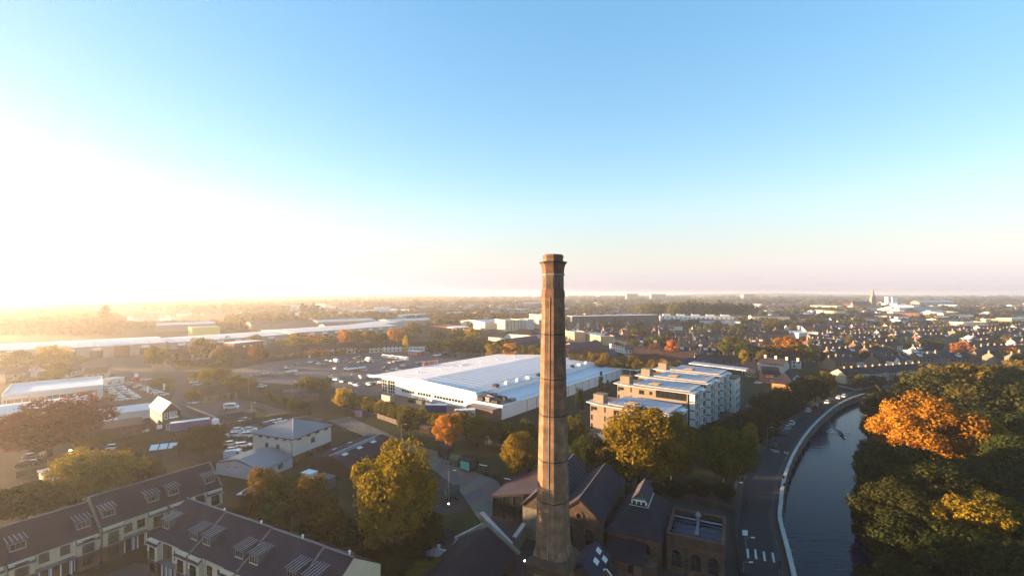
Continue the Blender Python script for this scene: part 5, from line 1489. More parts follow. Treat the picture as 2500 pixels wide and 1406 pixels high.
# long dark flats and white-topped flats
t = bld('dark_long_flats', 'very long dark grey block of flats with a pale roof edge', (1397, 774), (1606, 770), 16.5, 14, 'flat', 0, ('wall_t', (.10, .10, .11)), LM, par=.7)
L, W, H = t_dim[t.name]
part('roof_edge', MB().box(-.3, -.4, 17.21, L + .3, W + .3, 17.6), MT['white'], t)
wins(t, L, W, H, 'F', 26, 5, 1.6, 1.7, 1.2, 3.1, far=True, gm='glass_pale', m=2)
for k in range(7):
    part('pale_bay', MB().box(6 + k * 15, -.5, 0, 10 + k * 15, -.003, 8.5), MT['cream'], t)
for k in range(6):
    part('dark_shaft', MB().box(14 + k * 16, -.3, 0, 16.5 + k * 16, -.004, 14.5), MT['iron'], t)
t = bld('white_top_flats', 'long flats of red brick below and bright white storeys above', (1612, 772), (1790, 774), 15.0, 16, 'flat', 0, ('wall_t', (.42, .40, .36)), LM, par=.6)
L, W, H = t_dim[t.name]
part('white_storey', MB().box(-.3, -.3, 11.5, L + .3, W + .3, 14.98), MT['white'], t)
for k in range(5):
    part('penthouse', MB().box(4 + k * 19, 3, 15.1, 14 + k * 19, 13, 17.6), MT['white'], t)
for k in range(4):
    part('brick_front', MB().box(14 + k * 22, -.6, 0, 26 + k * 22, -.004, 11.4), MT['brick'], t)
wins(t, L, W, H, 'F', 20, 3, 1.6, 1.5, 1.2, 3.1, far=True, m=1)
for k in range(16):
    part('dark_window', MB().box(3 + k * 5.8, -.36, 12.2, 4.8 + k * 5.8, -.302, 13.9), MT['glass'], t)

# houses by the river bend
t = bld('brick_house', 'pink-brown brick house with a steep dark roof above the allotment green', (1818, 900), (1849, 902), 4.8, 10, 'gable', 3.4, ('brick_t', (.30, .18, .12)), ('slate', (.8, .75, .85)), cat='house')
wins(t, *t_dim[t.name], 'F', 2, 2, 1.6, 1.2, .8, 2.5, fm='white')
t = bld('brick_house', 'double brick house with white doors right of the steep-roofed one', (1863, 913), (1905, 915), 4.8, 10, 'gable', 3.2, ('brick_t', (.30, .18, .12)), ('slate', (.75, .7, .8)), cat='house')
wins(t, *t_dim[t.name], 'F', 3, 2, 1.5, 1.2, .8, 2.5, fm='white')
t = bld('slate_hip_hall', 'orange-brown brick hall under a big black hipped roof near the river road', (1884, 934), (1940, 940), 4.0, 26, 'hip', 5.0, ('brick_t', (.34, .17, .08)), ('slate', (.7, .75, .9)))
for k in range(5):
    part('roof_light', MB().slab((t_dim[t.name][0] + .2, 6 + k * 3, 4.35), (t_dim[t.name][0] + .2, 7.2 + k * 3, 4.35), (t_dim[t.name][0] - 1.6, 7.2 + k * 3, 5.95), (t_dim[t.name][0] - 1.6, 6 + k * 3, 5.95), .06), MT['skylight'], t)
t = bld('grey_slate_cottages', 'long row of cottages with white eaves behind the brick houses', (1850, 886), (1912, 893), 4.5, 9, 'gable', 3.4, ('wall_t', (.42, .44, .42)), ('slate', (.75, .75, .85)), cat='house')
L, W, H = t_dim[t.name]
for k in range(4):
    part('chimney', MB().box(2 + k * 6, 4, 7.4, 3.2 + k * 6, 5, 9.4), MT['cream'], t)
for k in range(7):
    part('white_eave', MB().box(.3 + k * L / 7, -.55, 4.1, (k + .8) * L / 7, -.37, 4.4), MT['white'], t)
house_line('c', G(1700, 898), R(-8), [(9, 4.6, 3.2, YB, ('slate', (.85, .8, .85)), 'dark-roofed terrace house with a pale round stack above the apartments'), (9, 4.6, 3.2, YB, ('slate', (.85, .8, .85)), 'middle house of the three pale-stacked ones above the apartments'),
                                    (9, 4.6, 3.2, YB, ('slate', (.85, .8, .85)), 'last of the three pale-stacked houses, beside the small gold tree')], 'pale-stacked houses above the apartments')
# riverside terrace, each house its own colour
o_, ang_, L_ = frame_from((2066, 917), (2268, 902), 4.4)
cols = [('cream', (.45, .38, .24)), ('cream', (.40, .35, .25)), ('pale blue', (.42, .52, .60)), ('grey', (.28, .28, .28)), ('buff', (.36, .31, .22)), ('buff', (.33, .29, .21)), ('dark brick', (.14, .10, .08)), ('buff', (.34, .30, .2)),
        ('cream', (.42, .38, .28)), ('cream', (.40, .36, .27)), ('blue', (.30, .42, .55)), ('white', (.60, .60, .60))]
d_ = Vector((math.cos(ang_), math.sin(ang_)))
for k in range(12):
    hw = L_ / 12
    cn, cc = cols[k]
    t = bldw('terrace_house', '%s riverside terrace house, slate roof, %s from gable end by road bend' % (cn, nth(k)), o_ + d_ * (k * hw), ang_, hw - .02, 9, 4.6 + .25 * (k % 3 == 2), 'gable', 2.6, ('wall_t', cc), ('slate', (.9, .95, 1.2) if k % 2 else (.8, .8, 1.0)), cat='house', group='riverside terrace')
    for r_ in range(2):
        for q in range(2):
            win(t, 1.35 + q * 2.3, 0, .7 + r_ * 2.3, 1.0, 1.3, 'F', 'white', cols=2, rows=2)
    part('door', MB().box(2.2, -.05, 0, 2.95, -.003, 1.95), MT['sign_blue'] if k % 3 else MT['white'], t)
    c = part('chimney', MB().box(hw - .8, 4.1, 6.9, hw - .06, 4.9, 8.3), MT['brick_t'], t, col=(.34, .24, .16))
    part('chimney_pot', MB().lathe([(.13, 8.3), (.11, 8.8)], 6, 0, (hw - .6, 4.5)).lathe([(.13, 8.3), (.11, 8.8)], 6, 0, (hw - .28, 4.5)), MT['tile'], c)
bld('white_terrace_end', 'white rendered house standing behind the riverside terrace roofs', (2163, 880), (2182, 882), 5.5, 8, 'gable', 2.5, WH, ('slate', (1, 1, 1)), cat='house')
bld('white_gable_house', 'white gabled house at the river end of the terrace', (2270, 903), (2283, 900), 5, 10, 'gable', 2.5, WH, ('slate', (1, 1, 1)), ridge='y', cat='house')

# --- landmarks of the town beyond
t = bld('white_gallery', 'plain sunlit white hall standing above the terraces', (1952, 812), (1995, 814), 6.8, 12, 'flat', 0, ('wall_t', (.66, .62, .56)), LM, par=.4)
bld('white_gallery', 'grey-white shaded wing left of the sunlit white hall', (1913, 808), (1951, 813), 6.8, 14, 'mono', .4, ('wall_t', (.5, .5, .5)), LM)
bld('solar_roof_school', 'low school with a dark sloping roof and white edges', (1715, 806), (1756, 808), 3.6, 16, 'mono', 4.5, WH, ('slate', (.6, .7, .8)))
bld('green_black_hall', 'dark green-black roofed hall right of the school', (1795, 793), (1848, 797), 4.0, 16, 'gable', 5, ('wall_t', (.3, .3, .28)), ('slate', (.45, .6, .6)))
t = bld('timber_gabled_house', 'half-timbered white gabled house among dark trees', (1946, 796), (1966, 806), 6, 10, 'gable', 3.4, WH, ('slate', (.9, .9, 1.1)), ridge='y', cat='house')
bld('red_parapet_terrace', 'terrace with a sunlit red and white parapet', (1872, 776), (1918, 778), 8, 12, 'gable', 3, ('brick_t', (.30, .10, .08)), ('slate', (.9, .75, .8)))
bld('orange_gable', 'small sunlit orange gable left of the red terrace', (1831, 776), (1848, 780), 7.5, 12, 'gable', 3.5, ('brick_t', (.40, .22, .14)), ('slate', (1.2, 1, 1)), ridge='y')
bld('grey_slate_hall', 'broad dark slate roof right of the red terrace', (1930, 775), (1990, 780), 6, 22, 'hip', 6, ('wall_t', (.34, .3, .27)), ('slate', (1.1, 1.1, 1.4)))
dr_ = thing('drum_building', 'round cream drum-shaped building in the distant town', 'building', (*G(2028, 775), 0), 0)
part('wall', MB().lathe([(23, 0), (23, 14)], 32), MT['cream'], dr_)
part('roof', MB().lathe([(24, 14.002), (24, 14.8), (10, 16)], 32), MT['slate'], dr_)
part('plinth_ring', MB().lathe([(26, 0), (26, 3)], 32), MT['glass'], dr_)
t = bld('cream_banded_office', 'long cream office with window bands behind the drum', (1978, 746), (2042, 748), 16, 18, 'flat', 0, CR, LM)
wins(t, *t_dim[t.name], 'F', 8, 2, 5, 1.6, 4, 5, far=True)
t = bld('pedimented_hall', 'sunlit yellow hall with a pale pediment', (2142, 754), (2196, 756), 13, 26, 'hip', 6, ('wall_t', (.60, .44, .22)), LM)
part('pediment', MB().yprism([(14, 13.1), (38, 13.1), (26, 18.5)], -1.2, -.1), MT['white'], t)
wins(t, *t_dim[t.name], 'F', 9, 1, 2.0, 7, 2, far=True)
bld('red_tile_range', 'long red-tiled range with small skylights in the town', (2160, 777), (2240, 780), 6, 20, 'gable', 8, ('brick_t', (.25, .13, .09)), ('tile', (1.7, 1.6, 1.5)))
bld('dark_tile_range', 'dark half of the red-tiled range with a lit gable', (2105, 776), (2158, 777), 6, 20, 'gable', 8, ('brick_t', (.34, .16, .12)), ('slate', (.9, .7, .9)))
t = bld('glazed_mall', 'white shopping centre with a long blue glazed roof', (2236, 762), (2340, 762), 12, 60, 'flat', 0, WH, LM)
part('glazed_roof', groof(MB(), t_dim[t.name][0] - 30, 40, 12.2, 8, 'x', 0, .2, 15, 8), MT['glass_pale'], t)
part('entrance_block', MB().box(18, -10, 0, 46, -.01, 15), MT['white'], t)
part('entrance_slot', MB().box(30, -10.2, 2, 33, -10.01, 13), MT['glass'], t)
t = bld('white_stepped_tower', 'white stepped tower with square windows on the skyline', (2152, 741), (2190, 742), 20, 24, 'flat', 0, WH, LM)
part('tower', MB().box(5, 4, 20.1, 28, 20, 37), MT['white'], t)
part('tower_window', MB().box(10, 3.8, 28, 14, 3.99, 33).box(18, 3.8, 28, 22, 3.99, 33), MT['glass'], t)
bld('white_slab', 'low white slab with grey panels right of the stepped tower', (2192, 746), (2230, 747), 17, 20, 'flat', 0, ('wall_t', (.5, .52, .55)), LM)
t = bld('sunlit_school', 'brightly sunlit yellow-white block above dark trees', (2352, 788), (2410, 787), 10, 16, 'flat', 0, ('wall_t', (.64, .55, .36)), ('lightmetal', (1.4, 1.2, .9)))
t = bld('sunlit_school', 'taller sunlit yellow-white block behind the first', (2410, 780), (2470, 781), 12, 16, 'flat', 0, ('wall_t', (.66, .56, .34)), ('lightmetal', (1.4, 1.2, .9)))
t = bld('sunlit_school', 'last sunlit block at the picture edge', (2470, 778), (2540, 776), 13, 16, 'flat', 0, ('wall_t', (.64, .54, .34)), ('lightmetal', (1.4, 1.2, .9)))
for k, (A, B, z, wl_, rf_) in enumerate((((2350, 752), (2410, 753), 10, GY, ('tile', (1, 1, 1.1))), ((2420, 754), (2520, 753), 10, BR, ('slate', (1, 1, 1.2))), ((2330, 766), (2420, 768), 8, GY, ('slate', (.6, .6, .7))),
                                         ((2430, 768), (2530, 767), 9, WH, ('slate', (.7, .7, .8))), ((1815, 746), (1852, 747), 13, WH, LM), ((1862, 748), (1925, 750), 12, RB, ('slate', (1.2, 1.2, 1.6))),
                                         ((1926, 749), (1974, 750), 12, GY, ('slate', (1.3, 1.3, 1.8))), ((2285, 748), (2330, 749), 14, CR, LM), ((2245, 738), (2330, 737), 18, GY, LM), ((2050, 744), (2120, 746), 13, RB, ('tile', (1, 1, 1))))):
    bld('town_block', 'large hazy town roof, %s counting among the blocks of the distant centre' % nth(k), A, B, z, 26, 'gable', 5, wl_, rf_, group='blocks of the distant centre')
# the spire
sx, sy = G(2131, 760)
spr = thing('church', 'distant church with a tall pointed spire on the horizon', 'church', (sx, sy, 0), R(-10))
part('tower', MB().box(-5.5, -5.5, 0, 5.5, 5.5, 34), MT['stone'], spr)
part('spire', MB().lathe([(5.9, 34.01), (4.0, 42), (.25, 60)], 8, R(22.5)), MT['stone'], spr)
for s, t_ in ((-1, -1), (1, -1), (1, 1), (-1, 1)):
    part('pinnacle', MB().lathe([(1.2, 34.01), (1.0, 38), (.1, 42)], 6, 0, (s * 4.6, t_ * 4.6)), MT['stone'], spr)
part('nave', gwall(MB(), 44, 15, 16, 9, 'x', 0, -49.6, -7.5), MT['stone'], spr)
part('nave_roof', groof(MB(), 44, 15, 16, 9, 'x', .5, .4, -49.6, -7.5), MT['slate'], spr)
bx_, by_ = G(1570, 746)
for k, (dx, w_, h_) in enumerate(((-40, 60, 44), (60, 80, 42), (420, 60, 40))):
    bldw('hospital_block', 'faint tall block on the hazy skyline, %s from the chimney' % nth(k), (bx_ + 180 + dx * 1.5, 2500 + k * 60), 0, w_, 40, h_, 'flat', 0, GY, ('slate', (2, 2, 2)), group='tall blocks on the skyline')
# ================================================================ the terraces of the town
occupy((-62, 221), ST_A, 78, 110); occupy(AO, AP, 40, 82)
for x_, y_, l_, w_ in ((0, 90, 60, 60),):
    OCC.append((x_, y_, 0, l_, w_))
HW, HD, HH, HR = 5.4, 8.6, 5.0, 2.9
def house_meshes(kind):
    wl_ = gwall(MB(), HW - .02, HD, HH, HR, 'x')
    if kind % 2:
        wl_.box(.2, HD, 0, 2.6, HD + 4.2, 4.2)
        wl_.box(3.0, -.6, 0, 5.0, -.002, 2.9)
    rf = groof(MB(), HW - .02, HD, HH, HR, 'x', .3, .14, end=0)
    if kind % 2:
        rf.slab((.0, HD - .2, 5.4), (2.8, HD - .2, 4.2), (2.8, HD + 4.4, 4.2), (.0, HD + 4.4, 5.4), .1)
    st = MB().box(-.42, HD / 2 - .5, HH + HR - .7, .42, HD / 2 + .5, HH + HR + 1.1)
    for q in range(4):
        st.lathe([(.12, HH + HR + 1.1), (.10, HH + HR + 1.55)], 5, 0, (0, HD / 2 - .33 + q * .22))
    dm = MB().xprism([(1.2, HH + .7), (3.6, HH + 2.3), (3.6, HH + 2.5), (1.2, HH + 2.2)], 1.4, 4.0)
    return (wl_.mesh('terrace_wall', MT['wall_t']), rf.mesh('terrace_roof', MT['roof_t']), st.mesh('chimney_stack', MT['brick_t']), dm.mesh('dormer_mesh', MT['wall_t']))
HM = [house_meshes(k) for k in range(2)]
WCOL = [('buff', (.22, .18, .12)), ('grey-buff', (.18, .16, .13)), ('red-brick', (.15, .08, .055)), ('white', (.50, .49, .47)), ('brown-brick', (.15, .11, .08)), ('buff', (.24, .19, .13)), ('grey', (.18, .18, .18))]
RCOL = [('slate', (.055, .052, .064)), ('dark slate', (.038, .036, .046)), ('blue slate', (.062, .064, .085)), ('brown-tiled', (.11, .062, .045)), ('purple slate', (.065, .05, .062))]
rng = random.Random(21)
cand = []
def rows(x0f, x1f, d0, d1, ang, gap, zone, jit=0.0, fill=.9):
    """terrace rows between two pixel columns and two distances"""
    a = R(ang)
    dv = Vector((math.cos(a), math.sin(a)))
    d = d0
    r = 0
    while d < d1:
        xa, xb = (x0f - 1250) / FPX * d, (x1f - 1250) / FPX * d
        mid = Vector(((xa + xb) / 2, d))
        n = int((xb - xa) / HW / max(.3, abs(dv.x)))
        run = rng.randint(3, 9)
        for k in range(n):
            p = mid + dv * ((k - n / 2) * HW)
            run -= 1
            if run <= 0:
                if run < -rng.randint(0, 2):
                    run = rng.randint(5, 12)
                continue
            if rng.random() > fill:
                continue
            c = p + dv * HW / 2 + Vector((-dv.y, dv.x)) * HD / 2
            if free(c.x, c.y, 3.0) and c.y > 285:
                cand.append((c.y, p, a, zone, r, k))
        d += gap * rng.uniform(.85, 1.2) * (1 + d / 1500)
        r += 1
rows(1530, 1840, 335, 480, -14, 30, 'before the dark long flats')
rows(1700, 1930, 300, 420, -22, 34, 'behind the white-eaved cottages')
rows(1960, 2260, 285, 470, 12, 31, 'behind the riverside terrace')
rows(2230, 2560, 300, 520, 4, 33, 'beyond the bank trees')
rows(1620, 2100, 480, 640, -8, 34, 'around the sunlit white hall')
rows(2050, 2560, 500, 700, 10, 36, 'before the sunlit school')
rows(1380, 1640, 480, 560, 6, 34, 'below the dark long flats')
cand.sort(key=lambda c: c[0])
seen = {}
n_ind = 0
rest = []
for (dd, p, a, zone, r, k) in cand:
    # leave room: no two houses within a house of another
    if n_ind < 296:
        wn_, wc_ = WCOL[(r * 3 + (k // 3) * 5) % 7] if rng.random() < .75 else rng.choice(WCOL)
        rn_, rc_ = RCOL[(r + k // 6) % 5]
        v = .85 + .3 * rng.random()
        kind = (k + r) % 2
        seen[(zone, wn_, rn_)] = seen.get((zone, wn_, rn_), 0) + 1
        nk = seen[(zone, wn_, rn_)] - 1
        o = ob('terrace_house', HM[kind][0], None, (p.x, p.y, 0), a, (1, 1, .92 + .16 * rng.random()), tuple(c * v for c in wc_))
        tag(o, '%s house, %s roof %s, %s nearest' % (wn_, rn_, zone, nth(nk)), 'house', 'terraces ' + zone)
        ob('roof', HM[kind][1], o, col=tuple(c * (.8 + .4 * rng.random()) for c in rc_))
        if rng.random() < .8:
            ob('chimney', HM[kind][2], o, col=(.30, .22, .15))
        if rng.random() < .18:
            ob('dormer', HM[kind][3], o, col=(.55, .55, .55))
        if dd < 430:
            for q in range(2):
                fwin(o, 1.4 + q * 2.5, 0, 3.1, 1.1, 1.2, 'F', 'glass_pale' if rng.random() < .3 else 'glass')
                fwin(o, 1.4 + q * 2.5, 0, .8, 1.1, 1.2, 'F')
        OCC.append((p.x, p.y, a, 6, 7))
        n_ind += 1
    else:
        rest.append((p, a))
# the rest of the town: beyond counting
MTF = [MT['cream'], pm('far_white', (.5, .5, .5)), pm('far_brick', (.2, .13, .09)), pm('far_slate', (.06, .058, .07), .6), pm('far_tile', (.13, .07, .05), .7)]
def far_house(mb, p, a, L, W, H, rise, wi, ri):
    c, s = math.cos(a), math.sin(a)
    T = lambda x, y, z: (p[0] + x * c - y * s, p[1] + x * s + y * c, z)
    mb.face([T(0, 0, 0), T(L, 0, 0), T(L, 0, H), T(0, 0, H)], wi)
    mb.face([T(L, 0, 0), T(L, W, 0), T(L, W, H), T(L, W / 2, H + rise), T(L, 0, H)], wi)
    mb.face([T(0, W, 0), T(0, 0, 0), T(0, 0, H), T(0, W / 2, H + rise), T(0, W, H)], wi)
    mb.face([T(L, W, 0), T(0, W, 0), T(0, W, H), T(L, W, H)], wi)
    mb.face([T(-.2, -.3, H - .1), T(L + .2, -.3, H - .1), T(L + .2, W / 2, H + rise + .1), T(-.2, W / 2, H + rise + .1)], ri)
    mb.face([T(L + .2, W + .3, H - .1), T(-.2, W + .3, H - .1), T(-.2, W / 2, H + rise + .1), T(L + .2, W / 2, H + rise + .1)], ri)
    if rise > 2:
        mb.hexa([T(-.3, W / 2 - .5, H + rise - .5), T(.5, W / 2 - .5, H + rise - .5), T(.5, W / 2 + .5, H + rise - .5), T(-.3, W / 2 + .5, H + rise - .5),
                 T(-.3, W / 2 - .5, H + rise + 1.3), T(.5, W / 2 - .5, H + rise + 1.3), T(.5, W / 2 + .5, H + rise + 1.3), T(-.3, W / 2 + .5, H + rise + 1.3)], 2)
far = MB()
for p, a in rest:
    far_house(far, p, a, HW, HD, HH, HR, rng.choice((0, 0, 1, 2, 2)), 3 if rng.random() < .75 else 4)
for i in range(1500):
    d = 620 + 2100 * rng.random() ** 1.5
    px = rng.uniform(1000, 2560) if rng.random() < .85 else rng.uniform(250, 1000)
    if px < 1380 and d < 950:
        continue
    x = (px - 1250) / FPX * d
    if not free(x, d, 4):
        continue
    big = rng.random() < .10
    far_house(far, (x, d), R(rng.choice((-14, 8, 76, 4, -30))), rng.uniform(12, 30) if not big else rng.uniform(30, 70), 9 if not big else 18, rng.uniform(4.5, 6.5) if not big else rng.uniform(8, 14), rng.uniform(2.5, 4) if not big else 1.5,
              rng.choice((0, 1, 2, 2)) if not big else rng.choice((1, 1, 0)), 3 if rng.random() < .7 else 4)
fo = part('far_rooftops', far, MTF, None, kind='stuff')
# ================================================================ trees
def crown_mesh(name, kind, n, leaf, seed, R0=6.0, H0=13.0):
    """a crown of small leaf faces on many uneven lobes; about R0 wide either side and H0 tall with its trunk"""
    rg = np.random.default_rng(seed)
    if kind == 'broad':
        nl = 46
        u = rg.normal(size=(nl, 3)); u /= np.linalg.norm(u, axis=1)[:, None]
        u[:, 2] = np.clip(u[:, 2] * 1.05 + .08, -.72, 1)
        rad = rg.uniform(.45, .82, nl)
        C = u * rad[:, None] * np.array([R0, R0, H0 * .46]) + np.array([0, 0, H0 * .55])
        lr = rg.uniform(.17, .36, nl) * R0
    elif kind == 'column':
        nl = 22
        z = np.linspace(.12, .93, nl)
        wd = np.sin(np.clip(z * 1.05, 0, 1) * math.pi) ** .6
        ang = rg.uniform(0, 6.28, nl)
        C = np.stack([np.cos(ang) * R0 * .45 * wd, np.sin(ang) * R0 * .45 * wd, z * H0], 1)
        lr = R0 * (.28 + .3 * wd) * rg.uniform(.8, 1.1, nl)
    elif kind == 'bush':
        nl = 24
        u = rg.normal(size=(nl, 3)); u /= np.linalg.norm(u, axis=1)[:, None]
        C = u * rg.uniform(.35, .72, nl)[:, None] * np.array([R0, R0, H0 * .5]) + np.array([0, 0, H0 * .46])
        lr = rg.uniform(.26, .42, nl) * R0
    elif kind == 'conifer':
        nl = 60
        z = rg.uniform(.08, .97, nl)
        ang = rg.uniform(0, 6.28, nl)
        wd = (1 - z) * .75
        C = np.stack([np.cos(ang) * R0 * wd, np.sin(ang) * R0 * wd, z * H0], 1)
        lr = R0 * (.10 + .16 * (1 - z))
    k = rg.integers(0, nl, n * 2)
    u = rg.normal(size=(n * 2, 3)); u /= np.linalg.norm(u, axis=1)[:, None]
    rr = np.where(rg.random(n * 2) < .1, rg.uniform(1.0, 1.3, n * 2), rg.uniform(.62, 1.06, n * 2) ** .7)
    sq = np.array([1, 1, .82 if kind != 'conifer' else .5])
    P = C[k] + u * (lr[k] * rr)[:, None] * sq
    # drop what lies deep inside other lobes
    keep = np.ones(n * 2, bool)
    for j in range(nl):
        dj = np.linalg.norm((P - C[j]) / sq, axis=1)
        keep &= (dj > lr[j] * .66) | (k == j)
    keep &= P[:, 2] > (.06 if kind in ('bush',) else .09) * H0 * (.5 if kind in ('column', 'conifer') else 1)
    P, u = P[keep][:n], u[keep][:n]
    m = len(P)
    N = u + rg.normal(size=(m, 3)) * .55 + np.array([0, 0, .25]); N /= np.linalg.norm(N, axis=1)[:, None]
    T = np.cross(N, rg.normal(size=(m, 3))); T /= np.linalg.norm(T, axis=1)[:, None]
    B = np.cross(N, T)
    s = (leaf * rg.uniform(.55, 1.25, m))[:, None]
    a, b = T * s * .5, B * s * rg.uniform(.55, .9, (m, 1)) * .5
    bend = N * s * .12
    V = np.stack([P - a - b * .5 - bend, P + a * .2 - b, P + a * 1.1 + b * .3 - bend, P - a * .1 + b], 1).reshape(-1, 3)
    me = bpy.data.meshes.new(name)
    me.vertices.add(len(V)); me.vertices.foreach_set('co', V.astype(np.float32).ravel())
    me.loops.add(m * 4); me.loops.foreach_set('vertex_index', np.arange(m * 4, dtype=np.int32))
    me.polygons.add(m); me.polygons.foreach_set('loop_start', np.arange(0, m * 4, 4, dtype=np.int32))
    try:
        me.polygons.foreach_set('loop_total', np.full(m, 4, dtype=np.int32))
    except Exception:
        pass
    me.materials.append(MT['leaf'])
    me.update(calc_edges=True)
    # trunk and limbs
    tb = MB()
    if kind in ('broad', 'column', 'conifer'):
        top = H0 * (.62 if kind == 'broad' else .9)
        tb.tube([(0, 0, 0), (.1, .05, top * .35), (-.1, .1, top * .7), (0, 0, top)], R0 * .06, 7, r1=R0 * .012)
        if kind == 'broad':
            for j in range(0, nl, 4):
                c = C[j]
                z0 = top * (.35 + .04 * (j % 5))
                tb.tube([(0, 0, z0), (c[0] * .5, c[1] * .5, z0 + (c[2] - z0) * .6), tuple(c)], R0 * .025, 5, r1=R0 * .006)
    else:
        for j in range(0, nl, 4):
            c = C[j]
            tb.tube([(0, 0, 0), (c[0] * .4, c[1] * .4, c[2] * .6), tuple(c)], R0 * .02, 5, r1=R0 * .006)
    return me, tb.mesh(name + '_trunk', MT['bark'], True)
PR = {}
for kd, lv, n, leaf, seeds in (('broad', 0, 15000, .42, (1, 2, 3)), ('broad', 1, 3800, .75, (4, 5, 6)), ('broad', 2, 900, 1.35, (7, 8, 9)),
                               ('bush', 0, 9000, .42, (11, 12)), ('bush', 1, 2400, .78, (13, 14)), ('bush', 2, 600, 1.4, (15,)),
                               ('column', 1, 3000, .7, (16, 17)), ('column', 2, 800, 1.3, (18,)), ('column', 0, 8000, .42, (19,)), ('conifer', 1, 3800, .6, (20,)), ('conifer', 0, 6000, .45, (22,)), ('conifer', 2, 900, 1.2, (23,))):
    PR[(kd, lv)] = [crown_mesh('%s_crown' % kd, kd, n, leaf, s_) for s_ in seeds]
# autumn colours
OG, GD, OL, DG, RU, BN, YL, RD = (.36, .165, .018), (.27, .175, .018), (.10, .100, .018), (.032, .046, .014), (.20, .07, .018), (.10, .070, .018), (.34, .235, .020), (.18, .036, .010)
tr = random.Random(5)
TREES = []
def tree_at(label, x, y, h, r, col, kind='broad', group=None, cat='tree', birch=False, name=None):
    lv = 0 if y < 150 else 1 if y < 340 else 2
    pl = PR[(kind, lv)]
    cm_, tm_ = pl[tr.randrange(len(pl))]
    t = thing(name or ('bush' if kind == 'bush' else 'tree'), label, 'bush' if kind == 'bush' else cat, (x, y, 0 if x < 150 or y > 240 else 0), tr.uniform(0, 6.28), group)
    sx = r / 6.0
    v = tr.uniform(.85, 1.15)
    if col[0] < .3:
        col = (col[0] * .94, col[1] * 1.12, col[2] * 1.05)
    ob('crown', cm_, t, scale=(sx, sx * tr.uniform(.9, 1.1), h / 13.0), col=tuple(c * v for c in col))
    tk = ob('trunk' if kind != 'bush' else 'stem', tm_, t, scale=(sx, sx, h / 13.0))
    TREES.append((x, y, r))
    OCC.append((x, y, 0, r * .55, r * .55))
    return t
def T(label, px, base, top, wpx, col, kind='broad', group=None, z=0.0):
    d = dist(base)
    x = (px - 1250) / FPX * d
    h = max(2.0, hgt(top, d))
    r = wpx / 2 * d / FPX
    t = tree_at(label, x, d, h * (1.04 if kind != 'conifer' else 1), r * 1.06, col, kind, group)
    t.location.z = z
    return t
# --- near, one by one
T('big round golden-green tree left of the chimney', 960, 1378, 1095, 204, (.255, .162, .016))
T('golden tree with lit crown behind the rear terrace, left of its pair', 195, 1228, 1112, 150, GD)
T('golden tree with lit crown behind the rear terrace, right of its pair', 292, 1218, 1102, 140, (.25, .15, .016))
T('small rust tree beside the golden pair behind the terrace', 352, 1205, 1122, 90, BN)
T('low golden-olive tree leaning over the terrace ridge near the picture edge', 60, 1275, 1180, 170, (.17, .11, .015))
T('olive shrubby tree between the terrace ridge and the earth yard', 130, 1250, 1195, 110, OL, 'bush')
T('wide rust-red tree in front of the pale-roofed hall', 122, 1112, 985, 218, RD)
T('round brown-olive tree beside the parked white cars', 496, 1122, 1036, 118, (.115, .068, .016))
T('brown bush at the carport', 330, 1106, 1062, 90, BN, 'bush')
T('dark brown bush beside the white four-by-four', 225, 1098, 1058, 80, BN, 'bush')
T('orange-olive tree in the gardens behind the front terrace, tallest of the group', 650, 1288, 1145, 105, (.18, .095, .016))
T('olive tree in the middle of the garden group', 700, 1300, 1158, 110, OL)
T('orange-tipped tree at the right of the garden group', 762, 1300, 1165, 110, (.17, .085, .015))
T('pale green feathery tree below the garden group', 668, 1318, 1226, 80, (.12, .125, .03))
T('rust-orange tree in the shade beside the big golden one', 806, 1335, 1232, 100, (.16, .085, .016))
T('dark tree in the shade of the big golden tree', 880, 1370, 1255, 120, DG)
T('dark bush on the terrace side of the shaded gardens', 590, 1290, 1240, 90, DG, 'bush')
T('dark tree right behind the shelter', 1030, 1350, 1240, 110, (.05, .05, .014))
T('yellow-green bush at the foot of the picture beside the shelter', 1050, 1440, 1352, 110, (.12, .11, .02), 'bush')
T('dark bush at the foot of the picture below the coped hall', 1180, 1450, 1380, 150, DG, 'bush')
T('dark bush beside the shelter wall', 960, 1440, 1370, 110, DG, 'bush')
T('golden bushy tree at the lane, left of the chimney', 1272, 1186, 1062, 100, (.22, .13, .016))
T('orange round tree over the green wagons', 1096, 1094, 1010, 76, OG)
T('olive tree behind the lane fence', 1165, 1090, 1018, 74, (.13, .11, .018))
T('olive tree second behind the lane fence', 1226, 1094, 1028, 66, (.105, .09, .016))
T('dark olive tree against the chimney behind the lane', 1292, 1100, 1030, 70, (.08, .075, .016))
T('brown leafy tree beside the store loading dock', 1130, 1062, 1005, 60, (.14, .085, .018))
T('dark brown tree beside the rust container', 1000, 1062, 1000, 60, (.10, .07, .016))
T('huge golden tree in front of the apartment building', 1560, 1196, 1000, 190, (.255, .15, .014))
T('second golden tree merged with the huge one', 1640, 1188, 1018, 130, (.20, .12, .014))
T('olive-green tree with golden rim beside the river road', 1768, 1200, 1040, 158, (.115, .10, .016))
T('small upright golden tree at the apartment drive', 1832, 1112, 1036, 44, GD, 'column')
T('dark tree tucked behind the engine house', 1500, 1200, 1100, 90, DG)
T('dark yew beside the museum court', 1430, 1150, 1060, 80, (.05, .055, .016))
T('olive tree between the chimney and the cream apartments', 1400, 1108, 1020, 60, (.12, .10, .016))
T('low golden bush under the cream apartment wall', 1440, 1100, 1050, 60, (.16, .11, .016), 'bush')
T('dark shrubbery below the apartment podium', 1495, 1110, 1060, 70, (.06, .06, .016), 'bush')
T('dark conifer beside the store aisle', 1467, 990, 905, 34, (.022, .034, .018), 'conifer')
T('smaller dark conifer beside the taller one', 1484, 992, 926, 24, (.022, .034, .018), 'conifer')
